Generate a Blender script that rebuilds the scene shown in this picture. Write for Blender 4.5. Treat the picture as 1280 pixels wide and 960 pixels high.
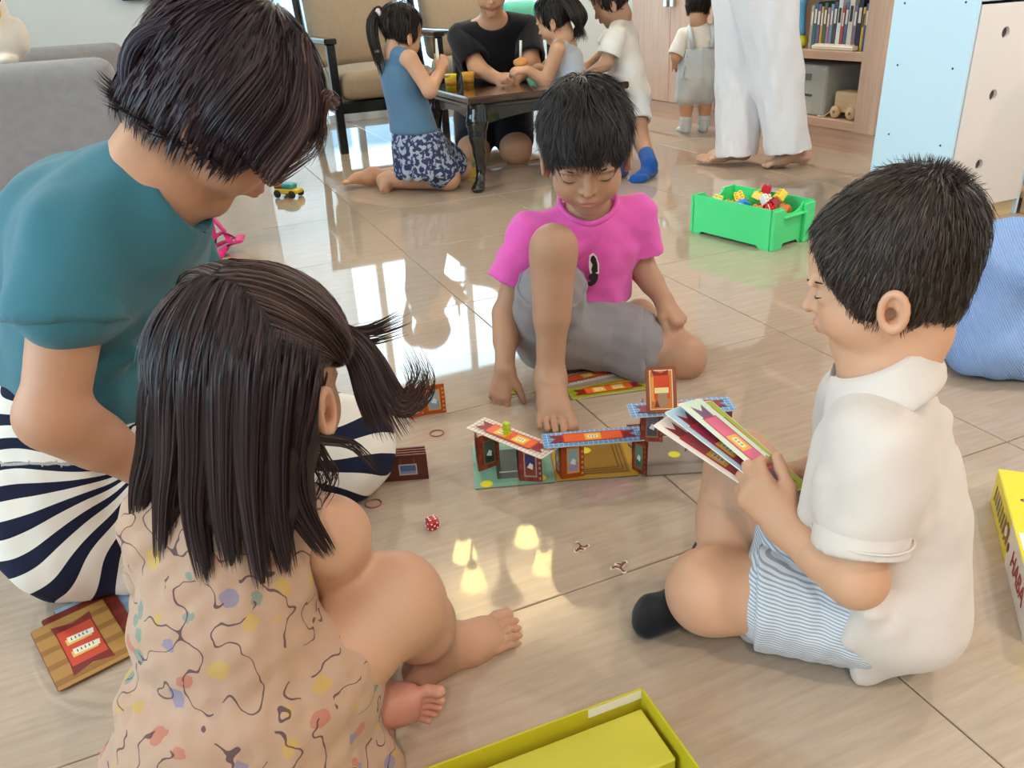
import bpy, math, random
import numpy as np
from mathutils import Vector, Matrix

# ---------------------------------------------------------------- scene, camera, light
scene = bpy.context.scene
for o in list(bpy.data.objects):
    bpy.data.objects.remove(o, do_unlink=True)
COL = scene.collection

CAM_H = 0.772                      # camera height; floor tiles are 0.60 m
FPX = 998.0                        # focal length for a 1280 px wide frame
TILT, ROLL, YAW = math.radians(26.02), math.radians(-3.256), math.radians(22.15)
_ct, _st = math.cos(TILT), math.sin(TILT)
CF = np.array([0, _ct, -_st]); _r = np.array([1., 0, 0]); _u = np.cross(_r, CF)
CR = _r*math.cos(ROLL) + _u*math.sin(ROLL)
CU = _u*math.cos(ROLL) - _r*math.sin(ROLL)
cam_data = bpy.data.cameras.new('camera')
cam_data.sensor_fit = 'HORIZONTAL'; cam_data.sensor_width = 36.0
cam_data.lens = 36.0*FPX/1280.0
cam_data.clip_start = 0.02; cam_data.clip_end = 200
cam = bpy.data.objects.new('camera', cam_data)
COL.objects.link(cam)
cam.matrix_world = Matrix(((CR[0], CU[0], -CF[0], 0), (CR[1], CU[1], -CF[1], 0), (CR[2], CU[2], -CF[2], CAM_H), (0, 0, 0, 1)))
scene.camera = cam

world = bpy.data.worlds.new('world'); scene.world = world
world.use_nodes = True
bg = world.node_tree.nodes['Background']
bg.inputs[0].default_value = (0.64, 0.84, 1.0, 1)      # bright hazy sky
bg.inputs[1].default_value = 6.5

vs = scene.view_settings
vs.view_transform = 'Standard'; vs.look = 'None'; vs.gamma = 1.0; vs.use_curve_mapping = False
vs.exposure = 0.22
scene.cycles.max_bounces = 8
scene.cycles.diffuse_bounces = 4
scene.cycles.transparent_max_bounces = 16
scene.cycles.caustics_reflective = False
scene.cycles.caustics_refractive = False
scene.cycles.use_denoising = True

cY, sY = math.cos(YAW), math.sin(YAW)
def TW(x, y, z=0.0):
    """room (tile-aligned) coordinates -> world"""
    return Vector((x*cY - y*sY, x*sY + y*cY, z))

def area_light(name, loc, rot, sx, sy, power, color, portal=False):
    l = bpy.data.lights.new(name, 'AREA'); l.shape = 'RECTANGLE'; l.size = sx; l.size_y = sy
    l.energy = power; l.color = color
    if portal: l.cycles.is_portal = True
    o = bpy.data.objects.new(name, l); COL.objects.link(o)
    o.location = loc; o.rotation_euler = rot
    return o
H_CEIL = 2.45
# daylight enters through the sliding glass door (back wall) and the wide window (left wall)
area_light('daylight_portal', TW(1.75, 5.93, 1.15), (math.radians(90), 0, YAW + math.pi), 2.3, 2.2, 1, (1, 1, 1), True)
area_light('daylight_portal', TW(-2.33, 0.6, 1.3), (math.radians(90), 0, YAW - math.pi/2), 4.0, 1.8, 1, (1, 1, 1), True)

area_light('daylight_portal', TW(-2.33, 4.4, 1.57), (math.radians(90), 0, YAW - math.pi/2), 2.4, 1.25, 1, (1, 1, 1), True)

# ---------------------------------------------------------------- pixel ray helpers (1280 x 960)
def ray(px, py):
    return CF + CR*(px-640)/FPX - CU*(py-480)/FPX
def P(px, py, d):
    """point on a pixel's ray at horizontal distance d in front of the camera"""
    v = ray(px, py); return np.array([0, 0, CAM_H]) + v*(d/v[1])
def G(px, py, z=0.0):
    """point on a pixel's ray at height z"""
    v = ray(px, py); return np.array([0, 0, CAM_H]) + v*((z-CAM_H)/v[2])
# ---------------------------------------------------------------- object helpers
def tag(o, label=None, cat=None, group=None, kind=None):
    if label: o['label'] = label
    if cat: o['category'] = cat
    if group: o['group'] = group
    if kind: o['kind'] = kind
    return o
def thing(name, label, cat, loc=(0, 0, 0), rz=0.0, group=None):
    o = bpy.data.objects.new(name, None); COL.objects.link(o)
    o.empty_display_size = 0.05
    o.location = loc; o.rotation_euler = (0, 0, rz)
    return tag(o, label, cat, group)
def copy_tree(o, parent=None):
    c = o.copy(); COL.objects.link(c)
    if parent is not None:
        c.parent = parent; c.matrix_parent_inverse = o.matrix_parent_inverse.copy()
    for ch in list(o.children): copy_tree(ch, c)
    return c
def link(name, me, mats, parent=None, smooth=False):
    o = bpy.data.objects.new(name, me); COL.objects.link(o)
    for m in (mats if isinstance(mats, (list, tuple)) else [mats]): me.materials.append(m)
    if smooth: me.polygons.foreach_set('use_smooth', np.ones(len(me.polygons), bool))
    if parent is not None: o.parent = parent
    return o
def wlink(name, me, mats, parent, smooth=False):
    """link a mesh given in world coordinates under a parent Empty"""
    o = link(name, me, mats, None, smooth)
    o.parent = parent
    o.matrix_parent_inverse = Matrix.LocRotScale(parent.location, parent.rotation_euler, None).inverted() if parent.parent is None else Matrix.Identity(4)
    return o

class MB:
    """collects boxes, prisms, tubes and lathes into one mesh"""
    def __init__(s): s.v = []; s.f = []; s.m = []; s.sm = []
    def add(s, vs, fs, mi=0, smooth=False):
        b = len(s.v); s.v += [tuple(map(float, p)) for p in vs]
        for f in fs: s.f.append(tuple(b+i for i in f)); s.m.append(mi); s.sm.append(smooth)
        return s
    def box(s, x0, x1, y0, y1, z0, z1, mi=0):
        return s.add([(x, y, z) for z in (z0, z1) for y in (y0, y1) for x in (x0, x1)],
            [(0, 2, 3, 1), (4, 5, 7, 6), (0, 1, 5, 4), (2, 6, 7, 3), (0, 4, 6, 2), (1, 3, 7, 5)], mi)
    def bbox(s, x0, x1, y0, y1, z0, z1, b=0.004, mi=0):
        """box with chamfered edges"""
        cx, cy, cz = (x0+x1)/2, (y0+y1)/2, (z0+z1)/2
        hx, hy, hz = (x1-x0)/2, (y1-y0)/2, (z1-z0)/2
        b = min(b, hx*.45, hy*.45, hz*.45)
        vs = []; idx = {}
        for sx in (-1, 1):
            for sy in (-1, 1):
                for sz in (-1, 1):
                    for ax in range(3):
                        h = [hx-b, hy-b, hz-b]; h[ax] = (hx, hy, hz)[ax]
                        idx[(sx, sy, sz, ax)] = len(vs)
                        vs.append((cx+sx*h[0], cy+sy*h[1], cz+sz*h[2]))
        fs = []
        I = idx
        for sg in (-1, 1):
            q = [(-1, -1), (1, -1), (1, 1), (-1, 1)]
            for ax in range(3):
                f = []
                for a, c in q:
                    k = [0, 0, 0]; k[ax] = sg; k[(ax+1) % 3] = a; k[(ax+2) % 3] = c
                    f.append(I[(*k, ax)])
                fs.append(tuple(f if sg > 0 else f[::-1]))
        for ax in range(3):
            a1, a2 = (ax+1) % 3, (ax+2) % 3
            for s1 in (-1, 1):
                for s2 in (-1, 1):
                    def kk(t):
                        k = [0, 0, 0]; k[ax] = t; k[a1] = s1; k[a2] = s2; return tuple(k)
                    f = (I[(*kk(-1), a1)], I[(*kk(1), a1)], I[(*kk(1), a2)], I[(*kk(-1), a2)])
                    fs.append(f if s1*s2 < 0 else f[::-1])
        for sx in (-1, 1):
            for sy in (-1, 1):
                for sz in (-1, 1):
                    f = tuple(I[(sx, sy, sz, a)] for a in range(3))
                    fs.append(f if sx*sy*sz > 0 else f[::-1])
        return s.add(vs, fs, mi)
    def prism(s, poly, z0, z1, mi=0, side=None):
        n = len(poly)
        s.add([(x, y, z0) for x, y in poly] + [(x, y, z1) for x, y in poly],
              [tuple(range(n))[::-1], tuple(range(n, 2*n))], mi)
        return s.add([(x, y, z0) for x, y in poly] + [(x, y, z1) for x, y in poly],
              [(i, (i+1) % n, n+(i+1) % n, n+i) for i in range(n)], mi if side is None else side)
    def tube(s, pts, r, n=8, mi=0, cap=True, closed=False):
        pts = [np.array(p, float) for p in pts]; m = len(pts)
        rs = r if isinstance(r, (list, tuple, np.ndarray)) else [r]*m
        t0 = pts[1]-pts[0]; ref = np.array([0, 0, 1.]) if abs(t0[2]) < .8*np.linalg.norm(t0) else np.array([1., 0, 0])
        vs = []; u = None
        for i in range(m):
            if closed: t = pts[(i+1) % m]-pts[i-1]
            else: t = pts[min(i+1, m-1)]-pts[max(i-1, 0)]
            t = t/(np.linalg.norm(t)+1e-12)
            if u is None: u = np.cross(t, ref)
            u = u - t*(u@t); u /= np.linalg.norm(u)+1e-12
            w = np.cross(t, u)
            for k in range(n):
                a = 2*math.pi*k/n
                vs.append(pts[i] + rs[i]*(u*math.cos(a)+w*math.sin(a)))
        fs = []
        for i in range(m if closed else m-1):
            for k in range(n):
                a, b_ = i*n+k, i*n+(k+1) % n; c, d = ((i+1) % m)*n+(k+1) % n, ((i+1) % m)*n+k
                fs.append((a, b_, c, d))
        if cap and not closed: fs += [tuple(range(n))[::-1], tuple(range((m-1)*n, m*n))]
        return s.add(vs, fs, mi, True)
    def lathe(s, prof, n=24, c=(0, 0, 0), mi=0, axis=None):
        """prof: list of (r, z)"""
        vs = []; m = len(prof)
        for r, z in prof:
            for k in range(n):
                a = 2*math.pi*k/n; vs.append((r*math.cos(a), r*math.sin(a), z))
        if axis is not None:
            q = Vector((0, 0, 1)).rotation_difference(Vector(axis)); vs = [tuple(q @ Vector(p)) for p in vs]
        vs = [(p[0]+c[0], p[1]+c[1], p[2]+c[2]) for p in vs]
        fs = [(i*n+k, i*n+(k+1) % n, (i+1)*n+(k+1) % n, (i+1)*n+k) for i in range(m-1) for k in range(n)]
        if prof[0][0] > 1e-6: fs.append(tuple(range(n))[::-1])
        if prof[-1][0] > 1e-6: fs.append(tuple(range((m-1)*n, m*n)))
        return s.add(vs, fs, mi, True)
    def mesh(s, name):
        me = bpy.data.meshes.new(name); me.from_pydata(s.v, [], s.f)
        me.polygons.foreach_set('material_index', s.m); me.polygons.foreach_set('use_smooth', s.sm)
        me.update(); return me
    def build(s, name, mats, parent=None, rz=None, kind=None):
        o = link(name, s.mesh(name), mats, parent)
        if rz is not None: o.rotation_euler.z = rz
        if kind: o['kind'] = kind
        return o
    def wbuild(s, name, mats, parent):
        return wlink(name, s.mesh(name), mats, parent)

# ---------------------------------------------------------------- material helpers
MATS = {}
def rgb(h):
    """sRGB hex -> linear"""
    h = h.lstrip('#'); c = [int(h[i:i+2], 16)/255 for i in (0, 2, 4)]
    return tuple(x/12.92 if x <= .04045 else ((x+.055)/1.055)**2.4 for x in c)
class NT:
    def __init__(s, name):
        s.m = bpy.data.materials.new(name); s.m.use_nodes = True; s.t = s.m.node_tree
        s.b = s.t.nodes['Principled BSDF']
    def n(s, typ, **kw):
        nd = s.t.nodes.new(typ)
        for k, v in kw.items():
            if k.startswith('i_'):
                key = k[2:]; key = int(key) if key.isdigit() else key.replace('_', ' ')
                sock = nd.inputs[key]
                if hasattr(v, 'is_linked') or isinstance(v, bpy.types.NodeSocket): s.t.links.new(v, sock)
                else: sock.default_value = v
            else: setattr(nd, k, v)
        return nd
    def l(s, a, b): s.t.links.new(a, b)
    def coords(s, kind='Object'): return s.n('ShaderNodeTexCoord').outputs[kind]
    def attr(s, name): return s.n('ShaderNodeAttribute', attribute_name=name)
    def mapping(s, v, scale=(1, 1, 1), rot=(0, 0, 0), loc=(0, 0, 0)):
        return s.n('ShaderNodeMapping', i_Vector=v, i_Scale=scale, i_Rotation=rot, i_Location=loc).outputs[0]
    def noise(s, v, scale=5, detail=3, rough=.5):
        return s.n('ShaderNodeTexNoise', i_Vector=v, i_Scale=scale, i_Detail=detail, i_Roughness=rough)
    def ramp(s, fac, stops, interp='LINEAR'):
        r = s.n('ShaderNodeValToRGB', i_Fac=fac); cr = r.color_ramp; cr.interpolation = interp
        while len(cr.elements) < len(stops): cr.elements.new(.5)
        for e, (p, c) in zip(cr.elements, stops): e.position = p; e.color = (*c, 1) if len(c) == 3 else c
        return r.outputs[0]
    def mix(s, fac, a, b, mode='MIX'):
        m = s.n('ShaderNodeMix', data_type='RGBA', blend_type=mode)
        for sock, v in ((m.inputs[0], fac), (m.inputs[6], a), (m.inputs[7], b)):
            if isinstance(v, bpy.types.NodeSocket): s.l(v, sock)
            elif isinstance(v, (int, float)): sock.default_value = v
            else: sock.default_value = (*v, 1) if len(v) == 3 else v
        return m.outputs[2]
    def math(s, op, a, b=0.0):
        m = s.n('ShaderNodeMath', operation=op)
        for sock, v in ((m.inputs[0], a), (m.inputs[1], b)):
            if isinstance(v, bpy.types.NodeSocket): s.l(v, sock)
            else: sock.default_value = v
        return m.outputs[0]
    def bump(s, hgt, strength=.3, dist=.002):
        b = s.n('ShaderNodeBump', i_Height=hgt, i_Strength=strength, i_Distance=dist)
        s.l(b.outputs[0], s.b.inputs['Normal']); return b
    def set(s, **kw):
        for k, v in kw.items():
            sock = s.b.inputs[k.replace('_', ' ')]
            if isinstance(v, bpy.types.NodeSocket): s.l(v, sock)
            elif isinstance(v, tuple) and len(v) == 3 and sock.type == 'RGBA': sock.default_value = (*v, 1)
            else: sock.default_value = v
        return s
def plain(name, col, rough=.5, spec=.5, metal=0.0, bump=0, bscale=400, var=0.0, coat=0.0):
    if name in MATS: return MATS[name]
    if isinstance(col, str): col = rgb(col)
    t = NT(name); co = t.coords()
    if var > 0:
        nz = t.noise(co, 14, 4).outputs[0]
        c = t.mix(nz, tuple(min(1, x*(1-var)) for x in col), tuple(min(1, x*(1+var)) for x in col))
        t.set(Base_Color=c)
    else: t.set(Base_Color=col)
    t.set(Roughness=rough, Metallic=metal, Specular_IOR_Level=spec, Coat_Weight=coat)
    if bump: t.bump(t.noise(co, bscale, 2).outputs[0], bump, .002)
    MATS[name] = t.m; return t.m
def fabric(name, col, rough=.9, scale=900, strength=.35, var=.06, sheen=.2):
    if name in MATS: return MATS[name]
    if isinstance(col, str): col = rgb(col)
    t = NT(name); co = t.coords()
    nz = t.noise(co, 35, 4).outputs[0]
    c = t.mix(nz, tuple(min(1, x*(1-var)) for x in col), tuple(min(1, x*(1+var)) for x in col))
    t.set(Base_Color=c, Roughness=rough, Specular_IOR_Level=.2, Sheen_Weight=sheen)
    h = t.math('ADD', t.noise(co, scale, 2).outputs[0], t.math('MULTIPLY', t.noise(co, 45, 3).outputs[0], 3.0))
    t.bump(h, strength, .0012)
    MATS[name] = t.m; return t.m
def wood(name, c1, c2, axis=2, scale=1.0, rough=.45):
    if name in MATS: return MATS[name]
    t = NT(name); co = t.coords(); sc = [22*scale]*3; sc[axis] = 1.2*scale
    v = t.mapping(co, tuple(sc))
    nz = t.noise(v, 3, 6, .6).outputs[0]
    t.set(Base_Color=t.ramp(nz, [(.3, rgb(c1)), (.7, rgb(c2))]), Roughness=rough)
    t.bump(nz, .06, .001)
    MATS[name] = t.m; return t.m
def attr_mat(name, rough=.6, spec=.4, sss=0.0, bump=0, bscale=300, sheen=0.0, coat=0.0):
    """colour from the mesh's own Col attribute (print, skin tone)"""
    if name in MATS: return MATS[name]
    t = NT(name); co = t.coords()
    a = t.attr('Col').outputs[0]
    t.set(Base_Color=a, Roughness=rough, Specular_IOR_Level=spec, Sheen_Weight=sheen, Coat_Weight=coat)
    if sss:
        t.set(Subsurface_Weight=sss, Subsurface_Radius=(1.0, .35, .18), Subsurface_Scale=.006)
    if bump: t.bump(t.noise(co, bscale, 3).outputs[0], bump, .0008)
    MATS[name] = t.m; return t.m

# ---------------------------------------------------------------- signed-distance modelling (numpy surface nets)
def nrm(v):
    v = np.asarray(v, float); return v/(np.linalg.norm(v)+1e-12)
def frame(fwd, up=(0, 0, 1)):
    """3x3 with columns right, forward, up"""
    f = nrm(fwd); r = nrm(np.cross(f, up)); u = np.cross(r, f)
    return np.stack([r, f, u], 1)
class SDF:
    def __init__(s): s.p = []
    def cone(s, a, b, ra, rb=None, k=.01, op='u', flat=None):
        """tapered capsule; flat=(axis, scale) squashes it across the axis"""
        s.p.append(('c', np.array(a, float), np.array(b, float), ra, ra if rb is None else rb, k, op, flat)); return s
    def chain(s, pts, rs, k=.01, op='u', flat=None):
        for i in range(len(pts)-1): s.cone(pts[i], pts[i+1], rs[i], rs[i+1], k, op, flat)
        return s
    def ell(s, c, r, R=None, k=.01, op='u'):
        s.p.append(('e', np.array(c, float), np.array(r, float) if np.ndim(r) else np.array([r, r, r], float), np.eye(3) if R is None else R, 0, k, op, None)); return s
    def box(s, c, h, R=None, r=.005, k=.004, op='u'):
        s.p.append(('b', np.array(c, float), np.array(h, float), np.eye(3) if R is None else R, r, k, op, None)); return s
    def cut(s, c, n, k=.003):
        """keep the side the normal points away from"""
        s.p.append(('h', np.array(c, float), nrm(n), 0, 0, k, 'i', None)); return s
    def bounds(s):
        lo = np.full(3, 1e9); hi = -lo
        for q in s.p:
            if q[6] != 'u': continue
            a, b = s._bb(q); lo = np.minimum(lo, a); hi = np.maximum(hi, b)
        return lo, hi
    @staticmethod
    def _bb(q):
        if q[0] == 'c':
            m = max(q[3], q[4]); m = m*max(1, 1 if q[7] is None else q[7][1])
            return np.minimum(q[1], q[2])-m, np.maximum(q[1], q[2])+m
        if q[0] == 'e':
            e = np.sqrt(((q[3]*q[2])**2).sum(1)); return q[1]-e, q[1]+e
        if q[0] == 'b':
            e = (np.abs(q[3])*q[2]).sum(1); return q[1]-e, q[1]+e
    @staticmethod
    def _ev(q, X):
        if q[0] == 'c':
            a, b, ra, rb, fl = q[1], q[2], q[3], q[4], q[7]
            if fl is not None:
                n = nrm(fl[0]); g = 1/fl[1]-1
                X = X + (((X-a)@n)*g)[..., None]*n.astype(np.float32)
                b = b + ((b-a)@n)*g*n
            ba = b-a; L = ba@ba+1e-12
            pa = X-a.astype(np.float32)
            t = np.clip((pa@ba.astype(np.float32))/np.float32(L), 0, 1)
            pa = pa-t[..., None]*ba.astype(np.float32)
            return np.sqrt((pa*pa).sum(-1))-(np.float32(ra)+np.float32(rb-ra)*t)
        if q[0] == 'e':
            p = (X-q[1].astype(np.float32))@q[3].astype(np.float32)
            r = q[2].astype(np.float32)
            k0 = np.sqrt(((p/r)**2).sum(-1)); k1 = np.sqrt(((p/(r*r))**2).sum(-1))+1e-9
            return k0*(k0-1)/k1
        if q[0] == 'b':
            p = np.abs((X-q[1].astype(np.float32))@q[3].astype(np.float32))-(q[2]-q[4]).astype(np.float32)
            return np.sqrt((np.maximum(p, 0)**2).sum(-1))+np.minimum(p.max(-1), 0)-np.float32(q[4])
        if q[0] == 'h':
            return (X-q[1].astype(np.float32))@q[2].astype(np.float32)
    def grid(s, vox, box=None):
        lo, hi = s.bounds() if box is None else (np.array(box[0], float), np.array(box[1], float))
        if box is None: lo = lo-3*vox; hi = hi+3*vox
        n = np.maximum(np.ceil((hi-lo)/vox).astype(int)+1, 3)
        D = np.full(n, .05, np.float32)
        ax = [(lo[i]+vox*np.arange(n[i])).astype(np.float32) for i in range(3)]
        for q in s.p:
            k = q[5]
            if q[0] == 'h': sl = tuple(slice(0, n[i]) for i in range(3))
            else:
                a, b = s._bb(q); m = k+2.5*vox+.004
                i0 = np.clip(np.floor((a-m-lo)/vox).astype(int), 0, n); i1 = np.clip(np.ceil((b+m-lo)/vox).astype(int)+1, 0, n)
                if (i1 <= i0).any(): continue
                sl = tuple(slice(i0[i], i1[i]) for i in range(3))
            X = np.stack(np.meshgrid(ax[0][sl[0]], ax[1][sl[1]], ax[2][sl[2]], indexing='ij'), -1)
            d = s._ev(q, X); o = D[sl]
            if q[6] == 'u':
                hh = np.clip(.5+.5*(o-d)/k, 0, 1); D[sl] = o+(d-o)*hh-k*hh*(1-hh)
            else:
                if q[6] == 's': d = -d
                hh = np.clip(.5-.5*(o-d)/k, 0, 1); D[sl] = o+(d-o)*hh+k*hh*(1-hh)
        return D, lo
    def nets(s, vox, box=None):
        D, lo = s.grid(vox, box)
        S = D < 0
        n = np.array(D.shape)-1
        cs = np.zeros(n, np.uint8)
        for dx in (0, 1):
            for dy in (0, 1):
                for dz in (0, 1): cs += S[dx:dx+n[0], dy:dy+n[1], dz:dz+n[2]]
        act = (cs > 0) & (cs < 8)
        ii = np.argwhere(act)
        idx = np.full(n, -1, np.int32); idx[tuple(ii.T)] = np.arange(len(ii))
        acc = np.zeros((len(ii), 3), np.float32); cnt = np.zeros(len(ii), np.float32)
        for ax in range(3):
            o1, o2 = [a for a in range(3) if a != ax]
            for u in (0, 1):
                for v in (0, 1):
                    off = np.zeros(3, int); off[o1] = u; off[o2] = v
                    A = ii+off; B = A.copy(); B[:, ax] += 1
                    da = D[tuple(A.T)]; db = D[tuple(B.T)]
                    m = (da < 0) != (db < 0)
                    t = np.where(m, da/(da-db+1e-12), 0)
                    p = off[None, :].astype(np.float32).repeat(len(ii), 0); p[:, ax] += t
                    acc += p*m[:, None]; cnt += m
        V = lo+vox*(ii+acc/cnt[:, None])
        F = []
        for ax in range(3):
            o1, o2 = (ax+1) % 3, (ax+2) % 3
            a = [slice(1, n[i]) for i in range(3)]; a[ax] = slice(0, n[ax]); b = list(a); b[ax] = slice(1, n[ax]+1)
            s0 = S[tuple(a)]; s1 = S[tuple(b)]
            for flip in (0, 1):
                e = np.argwhere((s0 & ~s1) if not flip else (~s0 & s1))
                if not len(e): continue
                base = e.copy(); base[:, o1] += 1; base[:, o2] += 1
                q = []
                for du, dv in ((-1, -1), (0, -1), (0, 0), (-1, 0)):
                    c = base.copy(); c[:, o1] += du; c[:, o2] += dv
                    q.append(idx[tuple(c.T)])
                q = np.stack(q, 1)
                F.append(q if not flip else q[:, ::-1])
        F = np.concatenate(F) if F else np.zeros((0, 4), int)
        F = F[(F >= 0).all(1)]
        return V.astype(float), F
def relax(V, F, it=1, w=.5):
    for _ in range(it):
        acc = np.zeros_like(V); cnt = np.zeros(len(V))
        for a in range(4):
            b = (a+1) % 4
            np.add.at(acc, F[:, a], V[F[:, b]]); np.add.at(cnt, F[:, a], 1)
            np.add.at(acc, F[:, b], V[F[:, a]]); np.add.at(cnt, F[:, b], 1)
        V = V+w*(acc/np.maximum(cnt, 1)[:, None]-V)
    return V
def vnormals(V, F):
    n = np.cross(V[F[:, 2]]-V[F[:, 0]], V[F[:, 3]]-V[F[:, 1]]); N = np.zeros_like(V)
    for a in range(4): np.add.at(N, F[:, a], n)
    return N/(np.linalg.norm(N, axis=1)[:, None]+1e-12)
def npmesh(name, V, F, cols=None, attrs=None):
    me = bpy.data.meshes.new(name)
    k = F.shape[1]
    me.vertices.add(len(V)); me.vertices.foreach_set('co', np.ascontiguousarray(V, np.float32).ravel())
    me.loops.add(F.size); me.loops.foreach_set('vertex_index', np.ascontiguousarray(F, np.int32).ravel())
    me.polygons.add(len(F)); me.polygons.foreach_set('loop_start', np.arange(0, F.size, k, dtype=np.int32))
    me.polygons.foreach_set('loop_total', np.full(len(F), k, np.int32))
    me.update(calc_edges=True); me.validate()
    me.polygons.foreach_set('use_smooth', np.ones(len(me.polygons), bool))
    if cols is not None:
        a = me.color_attributes.new('Col', 'FLOAT_COLOR', 'POINT')
        a.data.foreach_set('color', np.concatenate([cols, np.ones((len(cols), 1))], 1).astype(np.float32).ravel())
    for nm, val in (attrs or {}).items():
        a = me.attributes.new(nm, 'FLOAT', 'POINT'); a.data.foreach_set('value', np.asarray(val, np.float32))
    return me
def vnoise(X, scale, seed=0):
    """cheap smooth noise from random sines, about -1..1"""
    r = np.random.RandomState(seed); out = np.zeros(len(X))
    for i in range(6):
        k = r.normal(size=3); k = k/np.linalg.norm(k)*scale*(.6+.9*r.rand()); out += np.sin(X@k*6.283+r.rand()*6.283)
    return out/3.0
def merge_meshes(parts):
    """parts: list of (V,F,C) with the same face size"""
    V = np.concatenate([p[0] for p in parts]); C = np.concatenate([p[2] for p in parts]); o = 0; F = []
    for p in parts: F.append(p[1]+o); o += len(p[0])
    return V, np.concatenate(F), C
# ---------------------------------------------------------------- the room shell (room frame = floor-tile frame)
def tile_material():
    t = NT('porcelain_tile')
    oi = t.n('ShaderNodeObjectInfo').outputs['Random']
    geo = t.n('ShaderNodeNewGeometry').outputs['Position']
    v = t.mapping(geo, (1, 1, 1), (0, 0, -YAW))
    off = t.n('ShaderNodeCombineXYZ', i_X=t.math('MULTIPLY', oi, 37.0), i_Y=t.math('MULTIPLY', oi, 91.0)).outputs[0]
    va = t.n('ShaderNodeVectorMath', operation='ADD', i_0=v, i_1=off).outputs[0]
    streak = t.noise(t.mapping(va, (9, 90, 1), (0, 0, math.radians(5))), 1.0, 5, .62).outputs[0]
    soft = t.noise(t.mapping(va, (1.4, 7, 1)), 1.0, 3, .5).outputs[0]
    c = t.ramp(streak, [(.2, rgb('#a99481')), (.5, rgb('#bba693')), (.8, rgb('#cab5a3'))])
    c = t.mix(t.math('MULTIPLY', soft, .55), c, rgb('#b5a08d'))
    t.set(Base_Color=c, Roughness=.035, Specular_IOR_Level=.5, IOR=1.62)
    return t.m
TILE = tile_material()
GROUT = plain('grout', '#7d7166', .8)
WALLW = plain('wall_paint', '#edf5f7', .8, var=.01)
CEILW = plain('ceiling_paint', '#f4f1ea', .9)
X0, X1, Y0, Y1 = -2.35, 3.5, -3.2, 6.0
fl = MB().box(X0-.1, X1+.1, Y0-.1, Y1+1.6, -.08, -.0035).build('floor', GROUT, None, YAW, 'structure')
tx, ty, TS = .0846, .8040, .6
tb = MB().bbox(.0011, TS-.0011, .0011, TS-.0011, -.012, 0, .0012).mesh('tile')
first = True
for i in range(-5, 7):
    for j in range(-7, 12):
        x, y = tx+i*TS, ty+j*TS
        if x+TS < X0-.05 or x > X1+.1 or y+TS < Y0 or y > Y1+.3: continue
        o = bpy.data.objects.new('tile', tb); COL.objects.link(o)
        if first: tb.materials.append(TILE); first = False
        o.parent = fl; o.location = (x, y, 0)
def wall(name, boxes, m=None):
    b = MB()
    for q in boxes: b.box(*q)
    return b.build(name, m or WALLW, None, YAW, 'structure')
DX0, DX1, DZ = .62, 2.9, 2.25         # sliding door opening in the back wall
wall('wall_back', [(X0-.15, DX0, Y1, Y1+.15, 0, H_CEIL), (DX1, X1+.15, Y1, Y1+.15, 0, H_CEIL), (DX0, DX1, Y1, Y1+.15, DZ, H_CEIL)])
WY0, WY1, WZ0, WZ1 = -1.4, 2.6, .4, 2.2  # wide window in the left wall
VY0, VY1, VZ0 = 3.2, 5.6, .95            # window above the sofa
wall('wall_left', [(X0-.15, X0, Y0, WY0, 0, H_CEIL), (X0-.15, X0, WY1, VY0, 0, H_CEIL), (X0-.15, X0, VY1, Y1, 0, H_CEIL), (X0-.15, X0, VY0, VY1, 0, VZ0), (X0-.15, X0, VY0, VY1, WZ1, H_CEIL), (X0-.15, X0, WY0, WY1, 0, WZ0), (X0-.15, X0, WY0, WY1, WZ1, H_CEIL)])
wall('wall_right', [(X1, X1+.15, Y0, Y1, 0, H_CEIL)])
wall('wall_front', [(X0-.15, X1+.15, Y0-.15, Y0, 0, H_CEIL)])
wall('ceiling', [(X0-.15, X1+.15, Y0-.15, Y1+.15, H_CEIL, H_CEIL+.15)], CEILW)
wall('baseboard_back', [(X0, DX0-.06, Y1-.015, Y1, 0, .09), (DX1+.06, X1, Y1-.015, Y1, 0, .09)], plain('white_trim', '#e9e7e2', .5))
def glass_mat():
    t = NT('window_glass'); nt = t.t
    tr = t.n('ShaderNodeBsdfTransparent', i_Color=(.93, .98, .97, 1)); gl = t.n('ShaderNodeBsdfGlossy', i_Roughness=.02)
    fr = t.n('ShaderNodeFresnel', i_IOR=1.45); mx = t.n('ShaderNodeMixShader')
    t.l(fr.outputs[0], mx.inputs[0]); t.l(tr.outputs[0], mx.inputs[1]); t.l(gl.outputs[0], mx.inputs[2])
    t.l(mx.outputs[0], nt.nodes['Material Output'].inputs[0]); return t.m
GLASS = glass_mat()
ALU = plain('window_frame_white', '#dfe3e4', .4, .5)
def glazing(name, along_x, a0, a1, z0, z1, c, n):
    """window/door frame with n panes; along_x: runs along room x at y=c, else along y at x=c"""
    b = MB(); w = .05
    def bx(p0, p1, q0, q1, t=.03):
        if along_x: b.box(p0, p1, c-t, c+t, q0, q1)
        else: b.box(c-t, c+t, p0, p1, q0, q1)
    bx(a0, a1, z0, z0+w); bx(a0, a1, z1-w, z1)
    for i in range(n+1):
        x = a0+(a1-a0-w)*i/n; bx(x, x+w, z0, z1, .028)
    o = b.build(name, ALU, None, YAW, 'structure')
    for i in range(n):
        p0 = a0+(a1-a0-w)*i/n+w; p1 = a0+(a1-a0-w)*(i+1)/n
        g = MB()
        if along_x: g.box(p0, p1, c-.003, c+.003, z0+w, z1-w)
        else: g.box(c-.003, c+.003, p0, p1, z0+w, z1-w)
        g.build('pane', GLASS, o)
    return o
glazing('door_1', True, DX0, DX1, 0, DZ, Y1+.08, 3)
glazing('window_1', False, WY0, WY1, WZ0, WZ1, X0-.07, 4)
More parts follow.
